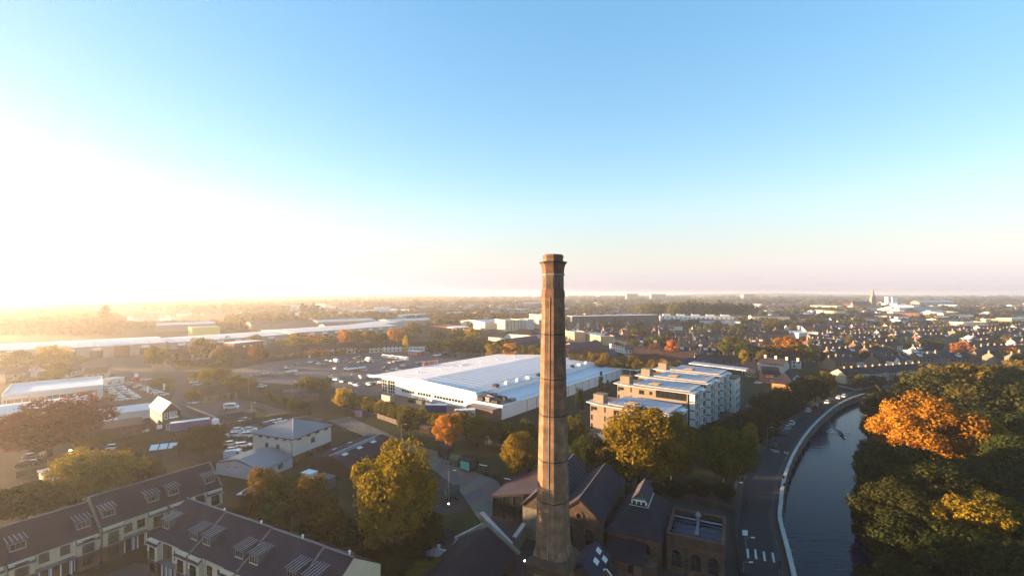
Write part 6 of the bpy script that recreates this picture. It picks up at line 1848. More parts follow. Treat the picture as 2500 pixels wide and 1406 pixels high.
T('slender dark tree against the white aisle wall', 1415, 1012, 948, 24, DG)
for k, (px, b, tp, w_) in enumerate(((1700, 1085, 1050, 60), (1730, 1072, 1040, 50), (1790, 1085, 1030, 70), (1840, 1060, 990, 60), (1870, 1045, 960, 56), (1900, 1035, 950, 52), (1935, 1012, 935, 52), (1960, 1000, 915, 56), (1990, 990, 905, 62), (2020, 968, 912, 44), (1860, 1010, 965, 60), (1905, 990, 945, 50), (1880, 1080, 1030, 44))):
    T('dark autumn tree of the road verge, %s along from the apartment drive' % nth(k), px, b, tp, w_, [(.06, .055, .015), (.075, .06, .016), (.05, .055, .016), (.10, .065, .016)][k % 4], group='verge trees of the river road')
# yellow hedge trees along the lane and service yard
for k in range(16):
    t_ = k / 15
    px, b = 832 + 250 * t_, 992 + 54 * t_
    if k == 0:
        T('bright yellow-orange young tree at the head of the lane hedge', 838, 1000, 948, 40, YL)
    T('yellow-olive hedge tree between lane and service yard, %s from the bright one' % nth(k), px + tr.uniform(-4, 4), b, b - 36 - 8 * tr.random(), 34 + 10 * tr.random(), [(.20, .145, .018), (.15, .12, .018), (.23, .15, .016), (.12, .10, .018)][k % 4], 'bush', 'hedge trees along the lane')
# golden trees behind the store
for k in range(19):
    px = 1205 + k * 24.5
    b = 878 + k * 2.0 + (6 if px > 1400 else 0)
    T('autumn tree in the golden row behind the store, %s from the car park' % nth(k), px + tr.uniform(-5, 5), b + 8, b - 34 - 12 * tr.random(), 38 + 12 * tr.random(), [GD, OG, (.20, .13, .018), (.24, .13, .016), (.13, .105, .018)][(k * 3) % 5], group='golden row behind the store')
T('orange-red tree behind the golden row', 1640, 880, 832, 34, (.34, .12, .03))
T('pinkish tree behind the golden row', 1600, 872, 836, 34, (.24, .09, .04))
# dark hedge behind the car park
for k in range(14):
    px = 1055 + k * 14
    T('dark hedge tree behind the car park, %s from the red kiosk' % nth(k), px, 868 + tr.uniform(-3, 3), 834 + tr.uniform(-8, 6), 34, [(.05, .05, .016), (.075, .065, .016), (.06, .06, .018), (.14, .10, .018)][k % 4], group='dark hedge behind the car park')
for k, (px, b, tp, w_, c) in enumerate(((745, 955, 913, 60, (.16, .11, .016)), (790, 955, 914, 56, (.12, .10, .016)), (510, 940, 890, 50, (.20, .15, .016)), (540, 935, 893, 50, (.17, .13, .016)), (570, 955, 910, 50, (.14, .10, .016)), (600, 950, 915, 45, (.12, .09, .016)),
                                       (468, 985, 942, 40, (.10, .07, .016)), (495, 980, 950, 30, BN), (715, 1005, 968, 30, (.07, .065, .016)), (740, 1000, 975, 24, DG), (270, 978, 962, 40, (.18, .11, .02)), (392, 938, 920, 56, (.12, .07, .018)), (412, 952, 938, 34, (.13, .08, .018)), (480, 930, 905, 40, (.16, .12, .018)))):
    T('autumn bush between the yards and the car park, %s of the clump' % nth(k), px, b, tp, w_, c, 'bush', 'clump between yards and car park')
# left: trees of the hazy yards and the semis
for k, (px, b, tp, w_, c) in enumerate(((40, 905, 852, 62, (.20, .15, .02)), (125, 900, 845, 72, YL), (195, 890, 868, 40, OL), (135, 935, 888, 62, (.16, .12, .02)), (55, 945, 918, 60, (.19, .13, .02)), (375, 905, 840, 44, GD), (395, 890, 850, 40, (.18, .12, .02)),
                                       (492, 880, 825, 52, (.20, .14, .018)), (545, 885, 845, 44, (.22, .13, .018)), (620, 850, 815, 36, (.20, .12, .02)), (550, 848, 822, 30, GD), (632, 890, 840, 44, (.18, .08, .025)), (690, 848, 828, 30, (.2, .13, .02)))):
    T('hazy autumn tree among the road-corner houses, %s from the picture edge' % nth(k), px, b, tp, w_, c, group='hazy road-corner trees')
for k, (px, b, tp, w_, c) in enumerate(((735, 858, 812, 70, GD), (770, 850, 815, 46, OG), (800, 852, 818, 36, (.15, .12, .02)), (845, 848, 802, 40, OG), (875, 848, 805, 36, GD), (900, 845, 805, 34, (.2, .13, .02)), (930, 845, 812, 40, OL), (965, 840, 800, 36, OG), (995, 838, 798, 34, (.17, .13, .02)),
                                       (1010, 825, 785, 44, (.17, .13, .02)), (1070, 838, 806, 50, (.08, .085, .02)), (1115, 840, 802, 46, (.13, .11, .02)), (1150, 835, 800, 50, YL), (1135, 850, 820, 56, (.22, .14, .018)), (990, 862, 822, 16, YL), (1180, 850, 825, 40, OL))):
    T('autumn tree between the houses and the retail sheds, %s from the red bushes' % nth(k), px, b, tp, w_, c, 'column' if w_ < 20 else 'broad', 'trees before the retail sheds')
for k, (px, b, tp, w_, c) in enumerate(((765, 872, 848, 30, (.24, .09, .02)), (790, 870, 850, 26, (.22, .09, .02)), (830, 868, 850, 30, (.2, .11, .02)))):
    T('rust-red bush behind the car park hedge, %s of three' % nth(k), px, b, tp, w_, c, 'bush', 'red bushes behind the car park')
# poplars and far groups on the hazy left
T('tall dark poplar standing alone in the haze', 259, 812, 750, 30, (.10, .085, .02), 'column')
for k in range(6):
    T('hazy poplar in the tall clump, %s from its thick end' % nth(k), 738 + k * 9.5, 776, 742 + (k % 3) * 5, 16, (.10, .085, .03), 'column', 'poplar clump')
T('broad golden tree behind the end of the retail row', 905, 782, 758, 50, GD)
T('dark tree pair member beyond the poplars, nearer', 815, 772, 758, 22, (.10, .06, .03)); T('dark tree pair member beyond the poplars, farther', 795, 772, 760, 20, (.09, .05, .03))
# --- right bank: the wooded island
RB_T = [('blazing orange tree leaning over the river', 2228, 1150, 990, 170, OG), ('tallest blazing orange tree of the bank', 2290, 1160, 974, 190, (.34, .16, .016)), ('orange-gold tree right of the tallest bank tree', 2385, 1170, 1010, 160, (.26, .13, .016)),
        ('dark green tree behind the orange bank trees', 2440, 1130, 1000, 190, (.055, .065, .016)), ('small orange tuft tree at the water edge', 2172, 1140, 1052, 70, (.32, .13, .018)),
        ('dark green tree hanging over the water', 2168, 1232, 1085, 150, (.040, .052, .016)), ('dark olive tree in mid bank', 2260, 1262, 1100, 220, (.055, .056, .015)), ('dark tree right of mid bank', 2390, 1265, 1110, 200, (.045, .05, .015)),
        ('dark brown tree low on the bank by the water', 2190, 1330, 1170, 190, (.048, .044, .014)), ('golden tree low in the picture corner', 2365, 1400, 1206, 190, (.22, .135, .015)), ('olive tree beside the golden corner tree', 2470, 1390, 1215, 170, (.10, .08, .015)),
        ('dark tree at the bottom of the bank', 2260, 1440, 1270, 230, (.040, .042, .014)), ('dark tree in the bottom corner', 2440, 1500, 1320, 260, (.05, .05, .015)), ('dark bushy tree at the bottom water edge', 2200, 1520, 1370, 180, (.038, .04, .014)),
        ('dark green tree at the right frame edge', 2490, 1240, 1060, 150, (.05, .058, .016))]
for l_, px, b, tp, w_, c in RB_T:
    T(l_, px, b, tp, w_, c, z=-.3)
for k, (px, b, tp, w_, c) in enumerate(((2250, 1015, 905, 110, (.08, .072, .016)), (2345, 1010, 880, 150, (.20, .125, .018)), (2420, 1000, 885, 130, (.14, .10, .018)), (2490, 1000, 895, 130, (.10, .08, .018)), (2230, 985, 925, 80, (.07, .065, .016)), (2300, 1060, 960, 120, (.07, .065, .016)), (2390, 1060, 940, 150, (.09, .07, .016)),
                                       (2480, 1070, 940, 150, (.065, .06, .016)), (2440, 960, 890, 110, (.12, .085, .018)), (2500, 945, 880, 90, (.2, .12, .018)), (2200, 1040, 950, 80, (.06, .055, .015)), (2260, 1080, 990, 90, (.05, .05, .015)))):
    T('tall wood-edge tree behind the orange bank trees, %s from the quay end' % nth(k), px, b, tp, w_, c, group='wood behind the bank trees')
# --- town trees, one by one
for k, (px, b, tp, w_, c, l_) in enumerate(((1915, 888, 823, 90, OG, 'big orange tree in the town beside the willow'), (1958, 892, 834, 84, (.27, .19, .02), 'yellow willow in front of the town terraces'), (1838, 890, 838, 90, (.035, .05, .02), 'very dark evergreen left of the orange tree'),
                                            (1785, 878, 822, 70, (.13, .11, .018), 'olive tree with a yellow crown left of the evergreen'), (1755, 872, 838, 50, (.16, .08, .02), 'brownish tree at the terrace end'), (1815, 868, 842, 60, (.1, .08, .02), 'flat-topped brown tree behind the evergreen'),
                                            (1818, 900, 855, 26, GD, 'small gold tree in front of the cottages'), (2152, 872, 842, 50, YL, 'yellow-gold tree in the middle of the terraces'), (2348, 872, 833, 40, (.34, .13, .03), 'salmon-orange round tree among the terraces'), (2466, 875, 844, 44, (.34, .14, .025), 'orange tree among terraces near the frame edge'),
                                            (1560, 835, 800, 50, (.10, .075, .018), 'brown tree before the dark long flats'), (1550, 830, 802, 24, OG, 'small orange tree before the dark long flats'), (1600, 845, 818, 50, (.13, .11, .02), 'olive tree right of the brown one before the flats'), (1545, 862, 826, 40, (.12, .1, .02), 'olive tree beside the white-banded terrace'),
                                            (2095, 940, 912, 50, (.17, .14, .018), 'yellow-green bush-like tree before the riverside terrace'), (2140, 935, 915, 40, (.07, .07, .018), 'dark green shrub tree before the riverside terrace'), (2200, 930, 915, 40, (.08, .05, .018), 'brown garden tree before the riverside terrace'), (2015, 935, 906, 26, (.24, .14, .02), 'small amber tree at the gable of the riverside terrace'),
                                            (1740, 815, 790, 44, (.09, .09, .02), 'green tree beside the school roof'), (1800, 822, 792, 60, (.07, .075, .02), 'green tree between school and black-roofed hall'), (1890, 812, 780, 50, (.1, .08, .02), 'brown-green tree left of the half-timbered house'), (1985, 802, 775, 44, (.12, .075, .02), 'brown tree right of the half-timbered house'))):
    T(l_, px, b, tp, w_, c)
for k in range(16):
    T('big park tree behind the white-topped flats, %s from the dark flats' % nth(k), 1580 + k * 16.5, 782 + tr.uniform(-2, 3), 738 + tr.uniform(-4, 8), 40 + tr.uniform(-6, 10), [(.15, .125, .02), (.10, .10, .02), (.07, .085, .02), (.18, .125, .02)][k % 4 if k < 9 else 1 + k % 2], group='park trees behind the flats')
# scattered over the gardens of the terraces
zn = {}
cnt = 0
while cnt < 125:
    d = 290 + 420 * tr.random()
    px = tr.uniform(1560, 2540)
    x = (px - 1250) / FPX * d
    if x < 120 and d < 330:
        continue
    r_ = tr.uniform(3.0, 6.0)
    if not free(x, d, -3.6):
        cnt += .004
        continue
    col, cn = tr.choice([((.05, .055, .018), 'dark green'), ((.09, .085, .02), 'olive'), ((.11, .07, .02), 'brown'), ((.06, .065, .02), 'mossy'), ((.035, .045, .018), 'blackish green'), ((.15, .105, .02), 'ochre')])
    nm = 'behind the riverside terrace' if px > 1960 and px < 2260 else 'near the white hall' if px <= 1960 else 'before the sunlit school'
    zn[(cn, nm)] = zn.get((cn, nm), 0) + 1
    tree_at('%s garden tree %s, %s of that colour there' % (cn, nm, nth(zn[(cn, nm)] - 1)), x, d, tr.uniform(7, 12), r_, col, 'broad' if tr.random() < .85 else 'column', 'garden trees of the terraces')
    cnt += 1

# --- far woods and hedgerows: one mass each
def woods(name, spec, seed, col):
    """spec: (px0, px1, d0, d1, count, h, r) patches of clumps"""
    rg = np.random.default_rng(seed)
    Vs = []
    for px0, px1, d0, d1, n, h, r in spec:
        d = d0 + (d1 - d0) * rg.random(n)
        x = ((px0 + (px1 - px0) * rg.random(n)) - 1250) / FPX * d
        hh = h * rg.uniform(.6, 1.2, n)
        q = 34
        k = np.repeat(np.arange(n), q)
        u = rg.normal(size=(n * q, 3)); u /= np.linalg.norm(u, axis=1)[:, None]
        P = np.stack([x[k] + u[:, 0] * r, d[k] + u[:, 1] * r, hh[k] * (.52 + .46 * u[:, 2])], 1)
        N = u + rg.normal(size=(n * q, 3)) * .4; N /= np.linalg.norm(N, axis=1)[:, None]
        T_ = np.cross(N, rg.normal(size=(n * q, 3))); T_ /= np.linalg.norm(T_, axis=1)[:, None]
        B = np.cross(N, T_)
        s = (r * .55 * rg.uniform(.6, 1.3, n * q))[:, None]
        V = np.stack([P - T_ * s - B * s * .6, P + T_ * s - B * s * .5, P + T_ * s * .8 + B * s * .6, P - T_ * s * .9 + B * s * .6], 1).reshape(-1, 3)
        V[:, 2] = np.maximum(V[:, 2], .05)
        Vs.append(V)
    V = np.concatenate(Vs)
    m = len(V) // 4
    me = bpy.data.meshes.new(name)
    me.vertices.add(len(V)); me.vertices.foreach_set('co', V.astype(np.float32).ravel())
    me.loops.add(m * 4); me.loops.foreach_set('vertex_index', np.arange(m * 4, dtype=np.int32))
    me.polygons.add(m); me.polygons.foreach_set('loop_start', np.arange(0, m * 4, 4, dtype=np.int32))
    try:
        me.polygons.foreach_set('loop_total', np.full(m, 4, dtype=np.int32))
    except Exception:
        pass
    me.materials.append(MT['leaf'])
    me.update(calc_edges=True)
    return ob(name, me, None, col=col, kind='stuff')
woods('hazy_woods', [(-60, 300, 520, 720, 260, 14, 6), (-60, 240, 760, 1000, 260, 15, 7), (-60, 700, 1050, 1500, 420, 16, 9), (300, 640, 600, 690, 200, 6, 5), (560, 900, 700, 900, 120, 11, 6)], 31, (.15, .11, .02))
woods('distant_treeline', [(-60, 1320, 1500, 2600, 900, 16, 12), (-60, 1400, 2600, 4000, 700, 18, 20), (900, 1400, 800, 1300, 260, 11, 7), (1050, 1320, 620, 860, 160, 11, 6)], 32, (.10, .075, .02))
woods('town_foliage', [(1380, 2560, 600, 1000, 620, 10, 6), (1380, 2560, 1000, 1800, 700, 13, 9)], 33, (.085, .075, .02))
woods('skyline_trees', [(1380, 2560, 1700, 2600, 500, 18, 14), (1380, 2560, 2600, 4200, 600, 20, 22)], 34, (.05, .055, .03))
woods('bank_undergrowth', [(2120, 2520, 85, 215, 500, 3.2, 2.6)], 35, (.045, .045, .015))
# hedges with a run of their own
def hedge(label, pts, h, wd, col, z=0.0, dens=14):
    rg = np.random.default_rng(len(label))
    P_ = [Vector(G(*p)) for p in pts]
    ce = []
    for a, b in zip(P_, P_[1:]):
        L = (b - a).length
        n = int(L * dens)
        t_ = rg.random(n)
        d = (b - a).normalized(); nn = Vector((-d.y, d.x))
        o = rg.uniform(-1, 1, n) * wd / 2
        zz = h * (.1 + .95 * rg.random(n) ** .6) * (.8 + .25 * np.sin(t_ * L * .9 + 1))
        ce.append(np.stack([a.x + d.x * t_ * L + nn.x * o, a.y + d.y * t_ * L + nn.y * o, zz], 1))
    P = np.concatenate(ce)
    m = len(P)
    N = rg.normal(size=(m, 3)); N /= np.linalg.norm(N, axis=1)[:, None]
    T_ = np.cross(N, rg.normal(size=(m, 3))); T_ /= np.linalg.norm(T_, axis=1)[:, None]
    B = np.cross(N, T_)
    s = (.55 * rg.uniform(.6, 1.3, m))[:, None]
    V = np.stack([P - T_ * s, P - B * s * .6, P + T_ * s, P + B * s * .6], 1).reshape(-1, 3)
    V[:, 2] = np.maximum(V[:, 2], .03)
    me = bpy.data.meshes.new('hedge')
    me.from_pydata(V.tolist(), [], [tuple(range(i * 4, i * 4 + 4)) for i in range(m)])
    me.materials.append(MT['leaf'])
    o = ob('hedge', me, None, col=col)
    tag(o, label, 'hedge')
    return o
hedge('long green clipped hedge along the far edge of the car park', [(560, 885), (640, 876), (720, 870)], 3.0, 5, (.07, .075, .018))
hedge('brown-green hedge below the houses behind the car park', [(722, 872), (860, 863), (1000, 850)], 3.2, 5, (.075, .06, .018))
hedge('low dark hedge beside the curving yard road', [(640, 965), (690, 985), (730, 1000)], 1.8, 2.5, (.07, .06, .016))
hedge('dark garden hedge along the river road verge', [(1800, 1130), (1850, 1075), (1900, 1030), (1960, 990)], 2.2, 3.0, (.045, .045, .014), dens=20)
hedge('dark hedge beside the apartment drive', [(1690, 1085), (1780, 1035), (1850, 1005)], 1.8, 3.5, (.045, .05, .015), dens=20)
hedge('clipped hedge in front of the grey semis', [(430, 895), (500, 892), (570, 888)], 2.0, 4, (.10, .09, .02))
hedge('scrubby brown hedge of the earth yard', [(0, 1215), (120, 1190), (240, 1165)], 1.6, 3, (.10, .065, .018), dens=20)
hedge('dark garden hedge behind the front terrace', [(560, 1290), (700, 1350), (860, 1406)], 2.5, 5, (.035, .035, .012), dens=24)

# unseen tall trees, added just outside the frame to shade the terraces
for k, (x, y, h) in enumerate(((-122, 70, 20), (-124, 77, 19), (-126, 84, 21), (-126, 91, 20), (-128, 98, 21), (-138, 80, 21), (-139, 90, 20))):
    tree_at('unseen olive tree added beyond the frame to shade the terraces, %s' % nth(k), x, y, h, 6.5, OL, group='added shade trees outside the frame')

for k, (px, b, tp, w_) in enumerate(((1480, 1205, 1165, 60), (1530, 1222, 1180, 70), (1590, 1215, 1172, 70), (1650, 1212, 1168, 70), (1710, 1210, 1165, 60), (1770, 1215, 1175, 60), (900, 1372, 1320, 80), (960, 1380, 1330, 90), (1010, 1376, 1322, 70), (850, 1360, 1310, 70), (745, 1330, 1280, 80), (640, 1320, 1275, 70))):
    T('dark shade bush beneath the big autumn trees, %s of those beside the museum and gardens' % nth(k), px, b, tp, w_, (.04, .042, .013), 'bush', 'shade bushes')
# ================================================================ vehicles
def sect(x, hw, z0, z1, tw=.86):
    return [(x, -hw * .96, z0), (x, hw * .96, z0), (x, hw, z0 + (z1 - z0) * .5), (x, hw * tw, z1), (x, -hw * tw, z1), (x, -hw, z0 + (z1 - z0) * .5)]
def wheel_mesh(r=.33, w_=.2):
    mb = MB()
    rings = [[(r * math.cos(i * math.pi / 6), y, r + r * math.sin(i * math.pi / 6)) for i in range(12)] for y in (-w_ / 2, w_ / 2)]
    mb.loft(rings, 0)
    for y in (-w_ / 2 - .006, w_ / 2 + .006):
        mb.face([(r * .6 * math.cos(i * math.pi / 5), y, r + r * .6 * math.sin(i * math.pi / 5)) for i in range(10)], 1)
    return mb.mesh('wheel', [MT['tyre'], MT['rim']])
WHL, WHL2 = wheel_mesh(), wheel_mesh(.48, .28)
def proto(kind):
    body, glass, roofp = MB(), MB(), MB()
    if kind == 'car':
        body.loft([sect(-2.12, .70, .38, .78), sect(-1.95, .83, .26, .90), sect(-1.0, .87, .22, .95), sect(.5, .88, .22, .93), sect(1.25, .86, .22, .86), sect(1.9, .80, .26, .74), sect(2.12, .64, .36, .60)])
        glass.loft([sect(-1.92, .72, .86, .95, .95), sect(-1.45, .73, .86, 1.38, .82), sect(-.2, .74, .86, 1.45, .82), sect(.35, .74, .86, 1.40, .82), sect(1.12, .73, .84, .92, .95)])
        roofp.loft([sect(-1.5, .60, 1.37, 1.42, .9), sect(-.3, .62, 1.44, 1.49, .9), sect(.3, .60, 1.395, 1.44, .9)])
        wh, wb, zh = (1.30, -1.28), .78, .66
        lights, fx = .55, 2.03
    elif kind == 'estate':
        body.loft([sect(-2.25, .76, .36, .95), sect(-2.1, .86, .28, 1.02), sect(-1.0, .90, .25, 1.05), sect(.6, .91, .25, 1.03), sect(1.4, .89, .25, .98), sect(2.05, .83, .28, .86), sect(2.25, .68, .4, .7)])
        glass.loft([sect(-2.12, .77, .96, 1.05, .95), sect(-1.95, .77, .96, 1.60, .84), sect(-.2, .78, .96, 1.68, .84), sect(.5, .78, .96, 1.62, .84), sect(1.25, .77, .94, 1.02, .95)])
        roofp.loft([sect(-2.0, .64, 1.59, 1.65, .92), sect(-.2, .66, 1.67, 1.73, .92), sect(.45, .64, 1.615, 1.66, .92)])
        wh, wb, zh = (1.42, -1.40), .82, .78
        lights, fx = .6, 2.16
    else:   # van
        body.loft([sect(-2.6, .90, .35, 2.15, .92), sect(-2.5, .96, .3, 2.3, .92), sect(.9, .97, .3, 2.35, .92), sect(1.35, .97, .3, 2.1, .9), sect(1.95, .95, .3, 1.22, .95), sect(2.45, .88, .32, 1.05, .95), sect(2.6, .76, .4, .85)])
        glass.hexa([(1.40, -.84, 1.35), (2.0, -.9, 1.24), (2.0, .9, 1.24), (1.40, .84, 1.35), (1.42, -.80, 2.06), (1.46, -.80, 2.06), (1.46, .80, 2.06), (1.42, .80, 2.06)])
        glass.box(.55, -.985, 1.35, 1.3, -.93, 1.95).box(.55, .93, 1.35, 1.3, .985, 1.95)
        if kind == 'minibus':
            for k in range(3):
                glass.box(-2.3 + k * .95, -.985, 1.35, -1.5 + k * .95, -.93, 1.98).box(-2.3 + k * .95, .93, 1.35, -1.5 + k * .95, .985, 1.98)
        roofp.box(-2.4, -.7, 2.30, .8, .7, 2.40)
        wh, wb, zh = (1.65, -1.6), .88, .8
        lights, fx = .66, 2.53
    hl = MB().box(0, -.14, -.07, .07, .14, .07).mesh('headlight', MT['lampglass'])
    return (body.mesh(kind + '_body', MT['carpaint'], False), glass.mesh(kind + '_glass', MT['glass']), roofp.mesh(kind + '_roof', MT['carpaint']), wh, wb, hl, lights, fx, zh)
VP = {k: proto(k) for k in ('car', 'estate', 'van', 'minibus')}
CC = {'white': (.62, .62, .62), 'silver': (.34, .34, .35), 'black': (.014, .014, .016), 'dark grey': (.05, .05, .055), 'red': (.25, .025, .02), 'blue': (.03, .06, .18), 'navy': (.02, .025, .06), 'grey': (.14, .14, .15), 'purple': (.06, .04, .2)}
def car(kind, colname, x, y, rz, label, group=None, z=0.02):
    b, g, rf, wh, wb, hl, li, fx, zh = VP[kind]
    t = thing('parked_' + ('car' if kind in ('car', 'estate') else kind), label, 'car' if kind in ('car', 'estate') else 'van', (x, y, z), rz, group)
    c = CC[colname]
    ob('body', b, t, col=c); ob('glass', g, t); ob('roof_panel', rf, t, col=c)
    for wx in wh:
        for s in (-1, 1):
            ob('wheel', WHL, t, (wx, s * wb, 0))
    for s in (-1, 1):
        ob('headlight', hl, t, (fx, s * li, zh))
    return t
def cpx(kind, col, px, py, deg, label, group=None):
    x, y = G(px, py)
    return car(kind, col, x, y, R(deg), label, group)
gcp = 'cars in the store car park'
for k, (kd, c, px, py, dg, lab) in enumerate((
    ('estate', 'silver', 701, 900, -37, 'silver car driving alone across the car park near the blue tent'), ('car', 'red', 725, 891, -37, 'dark red car beside the far car park verge'), ('car', 'white', 757, 886, 143, 'white car at the left end of the mid car park row'),
    ('car', 'navy', 767, 886, 143, 'navy car squeezed between two white ones'), ('car', 'white', 777, 889, 143, 'white car right of the navy one'), ('car', 'black', 791, 892, 143, 'black car ending the mid row'), ('car', 'dark grey', 797, 882, 143, 'dark grey car nearest the two lamp columns'),
    ('car', 'white', 808, 883, 143, 'white car tucked behind the white van'), ('van', 'white', 820, 884, 143, 'white van in the mid car park row'), ('car', 'dark grey', 844, 885, 143, 'dark grey car of the central dark pair'), ('car', 'black', 857, 887, 143, 'black car of the central dark pair'),
    ('car', 'red', 866, 876, 143, 'red car of the far red pair'), ('car', 'red', 876, 873, 143, 'second red car behind the first'), ('van', 'white', 899, 880, 143, 'tall white van beside the blue-grey car'), ('car', 'grey', 908, 884, 143, 'blue-grey car in front of the tall van'),
    ('estate', 'silver', 1040, 862, 143, 'silver car right of the red kiosk'), ('car', 'black', 1066, 866, 143, 'black car far right row, first'), ('car', 'black', 1090, 866, 143, 'black car far right row, second'), ('van', 'white', 1109, 859, 143, 'white van at the far hedge corner'),
    ('car', 'blue', 1109, 869, 143, 'small blue car below the far white van'), ('car', 'black', 1157, 877, 143, 'black car near the store roof far corner'), ('car', 'dark grey', 937, 900, 143, 'dark grey car alone in the middle aisle'), ('estate', 'white', 983, 894, 143, 'white four-by-four beside the trolley shelter'),
    ('estate', 'blue', 958, 907, 143, 'blue car nearest the roof sign'), ('car', 'white', 974, 908, 143, 'white car next to the blue one by the roof sign'), ('car', 'white', 845, 902, 143, 'white car before the pale trolley shelters'), ('car', 'white', 808, 922, 143, 'white car behind the near autumn clump'),
    ('estate', 'white', 820, 929, 143, 'white estate heading the near row'), ('car', 'black', 836, 934, 143, 'black hatchback second in the near row'), ('car', 'navy', 858, 938, 143, 'navy car in the near row'), ('car', 'white', 870, 942, 143, 'white hatchback in the middle of the near row'),
    ('car', 'dark grey', 894, 939, 143, 'dark grey car by the charging post'), ('estate', 'dark grey', 908, 940, 143, 'dark estate closest to the store entrance'), ('car', 'white', 646, 914, -10, 'white car beside the blue tent'))):
    cpx(kd, c, px, py, dg, lab, gcp)
cr_ = random.Random(9)
CN = ['white', 'silver', 'black', 'dark grey', 'grey', 'blue', 'red', 'white', 'silver', 'navy']
for k in range(26):
    r_ = k % 5
    c = A0 - U * (22 + r_ * 17 + (3.4 if k % 2 else -3.4)) + V * (5.8 + 3.6 * ((k * 7) % 23) + r_ * 6)
    if c.y > 330:
        continue
    cn = CN[(k * 3) % 10]
    car('car' if k % 3 else 'estate', cn, c.x, c.y, ST_A + (0 if k % 2 else math.pi), '%s car in a painted bay, %s of those spread over the car park rows' % (cn, nth(k)), gcp)
for k in range(6):
    cpx('minibus', 'white', 938 + k * 10.5, 873 + k * 1.2, 143, 'white minibus in the parked rank, %s from the kerb side' % nth(k), 'rank of minibuses')
gd = 'stock cars of the showroom'
CL = ['white', 'white', 'silver', 'white', 'red', 'grey', 'white', 'white', 'black']
n = 0
for r_, (xa, ya, xb, yb, m) in enumerate(((262, 950, 298, 978, 7), (290, 947, 330, 974, 8), (322, 940, 398, 966, 10))):
    for k in range(m):
        t_ = k / (m - 1)
        cpx('car' if k % 3 else 'estate', CL[(k * 2 + r_) % 9], xa + (xb - xa) * t_, ya + (yb - ya) * t_, 20 + r_ * 8, 'showroom %s car, %s in the %s row from the building' % (CL[(k * 2 + r_) % 9], nth(k), ORD[r_]), gd)
for k, (px, py, c, lab) in enumerate(((330, 928, 'red', 'red car beside the red pylon sign'), (357, 928, 'white', 'white car beside the oval planted island'), (470, 925, 'grey', 'grey car first in the queue by the hedge'), (475, 934, 'white', 'white car second in the queue by the hedge'), (484, 940, 'white', 'white car third in the queue by the hedge'))):
    cpx('car', c, px, py, 20 + 30 * (k % 2), lab, 'cars at the junction')
gy = 'cars in the yard behind the office'
for kd, c, px, py, dg, lab in (('car', 'white', 556, 1063, 25, 'white car at the left of the office yard'), ('car', 'white', 582, 1053, 25, 'white saloon in the back yard rank'), ('car', 'silver', 576, 1064, 25, 'silver car in the middle yard rank'), ('estate', 'white', 606, 1066, 20, 'white four-by-four against the office wall'),
                               ('car', 'white', 611, 1052, 25, 'white car at the back beside the roof corner'), ('car', 'dark grey', 590, 1073, 20, 'dark grey car between the white ranks'), ('car', 'white', 565, 1087, 15, 'white coupe in the front yard rank'), ('car', 'white', 596, 1090, 15, 'white car beside the coupe in the front yard rank'),
                               ('car', 'silver', 570, 1103, 15, 'silver car low beside the metal shed'), ('van', 'white', 572, 1118, 18, 'white van roof just above the metal shed'), ('car', 'purple', 655, 1038, 25, 'purple car behind the office roof'), ('car', 'white', 670, 1034, 25, 'white car with dark windows behind the office roof'),
                               ('car', 'white', 686, 1031, 25, 'white car third behind the office roof'), ('estate', 'white', 599, 1030, 15, 'white car at the foot of the lamp column'), ('car', 'silver', 543, 1044, 25, 'silver-topped car beside the grey store'), ('minibus', 'white', 565, 998, 14, 'white minibus below the brick warehouse'),
                               ('estate', 'white', 283, 1097, 12, 'white four-by-four in the brown scrub'), ('car', 'black', 80, 1118, 15, 'dark car in the shade of the red tree'), ('car', 'dark grey', 62, 1138, 15, 'dark grey car on the earth yard'), ('car', 'black', 90, 1134, 15, 'black car with bright roof on the earth yard'),
                               ('car', 'silver', 345, 1056, 20, 'pale car nose-out at the brown workshop'), ('car', 'white', 475, 985, 30, 'pale car beside the brick warehouse gable'), ('car', 'white', 640, 945, 20, 'white car behind the junk yard'), ('van', 'white', 514, 960, 30, 'white van at the warehouse roof corner')):
    cpx(kd, c, px, py, dg, lab, gy)
gr = 'cars parked along the river road'
for kd, c, px, py, dg, lab in (('car', 'white', 1974, 1005, 47, 'white car at the near end of the river road rank'), ('car', 'black', 1993, 995, 46, 'black car second in the river road rank'), ('car', 'navy', 2006, 989, 45, 'navy car third in the river road rank'), ('car', 'white', 2021, 984, 44, 'white car in the middle of the river road rank'),
                               ('car', 'black', 2035, 978, 42, 'black car between the white ones by the river'), ('car', 'white', 2049, 973, 41, 'white car sixth in the river road rank'), ('car', 'white', 2062, 969, 40, 'white car at the far end of the river road rank'), ('car', 'white', 2191, 949, 20, 'white car by the quay under the bank trees'),
                               ('car', 'white', 1934, 1036, 50, 'white car heading the nearer trio'), ('car', 'silver', 1924, 1047, 50, 'silver car in the nearer trio'), ('car', 'grey', 1915, 1059, 51, 'grey car ending the nearer trio'), ('car', 'black', 1893, 1090, 228, 'black car driving over the speed roundel'),
                               ('car', 'white', 1852, 936, 20, 'white car in front of the double brick house')):
    cpx(kd, c, px, py, dg, lab, gr)

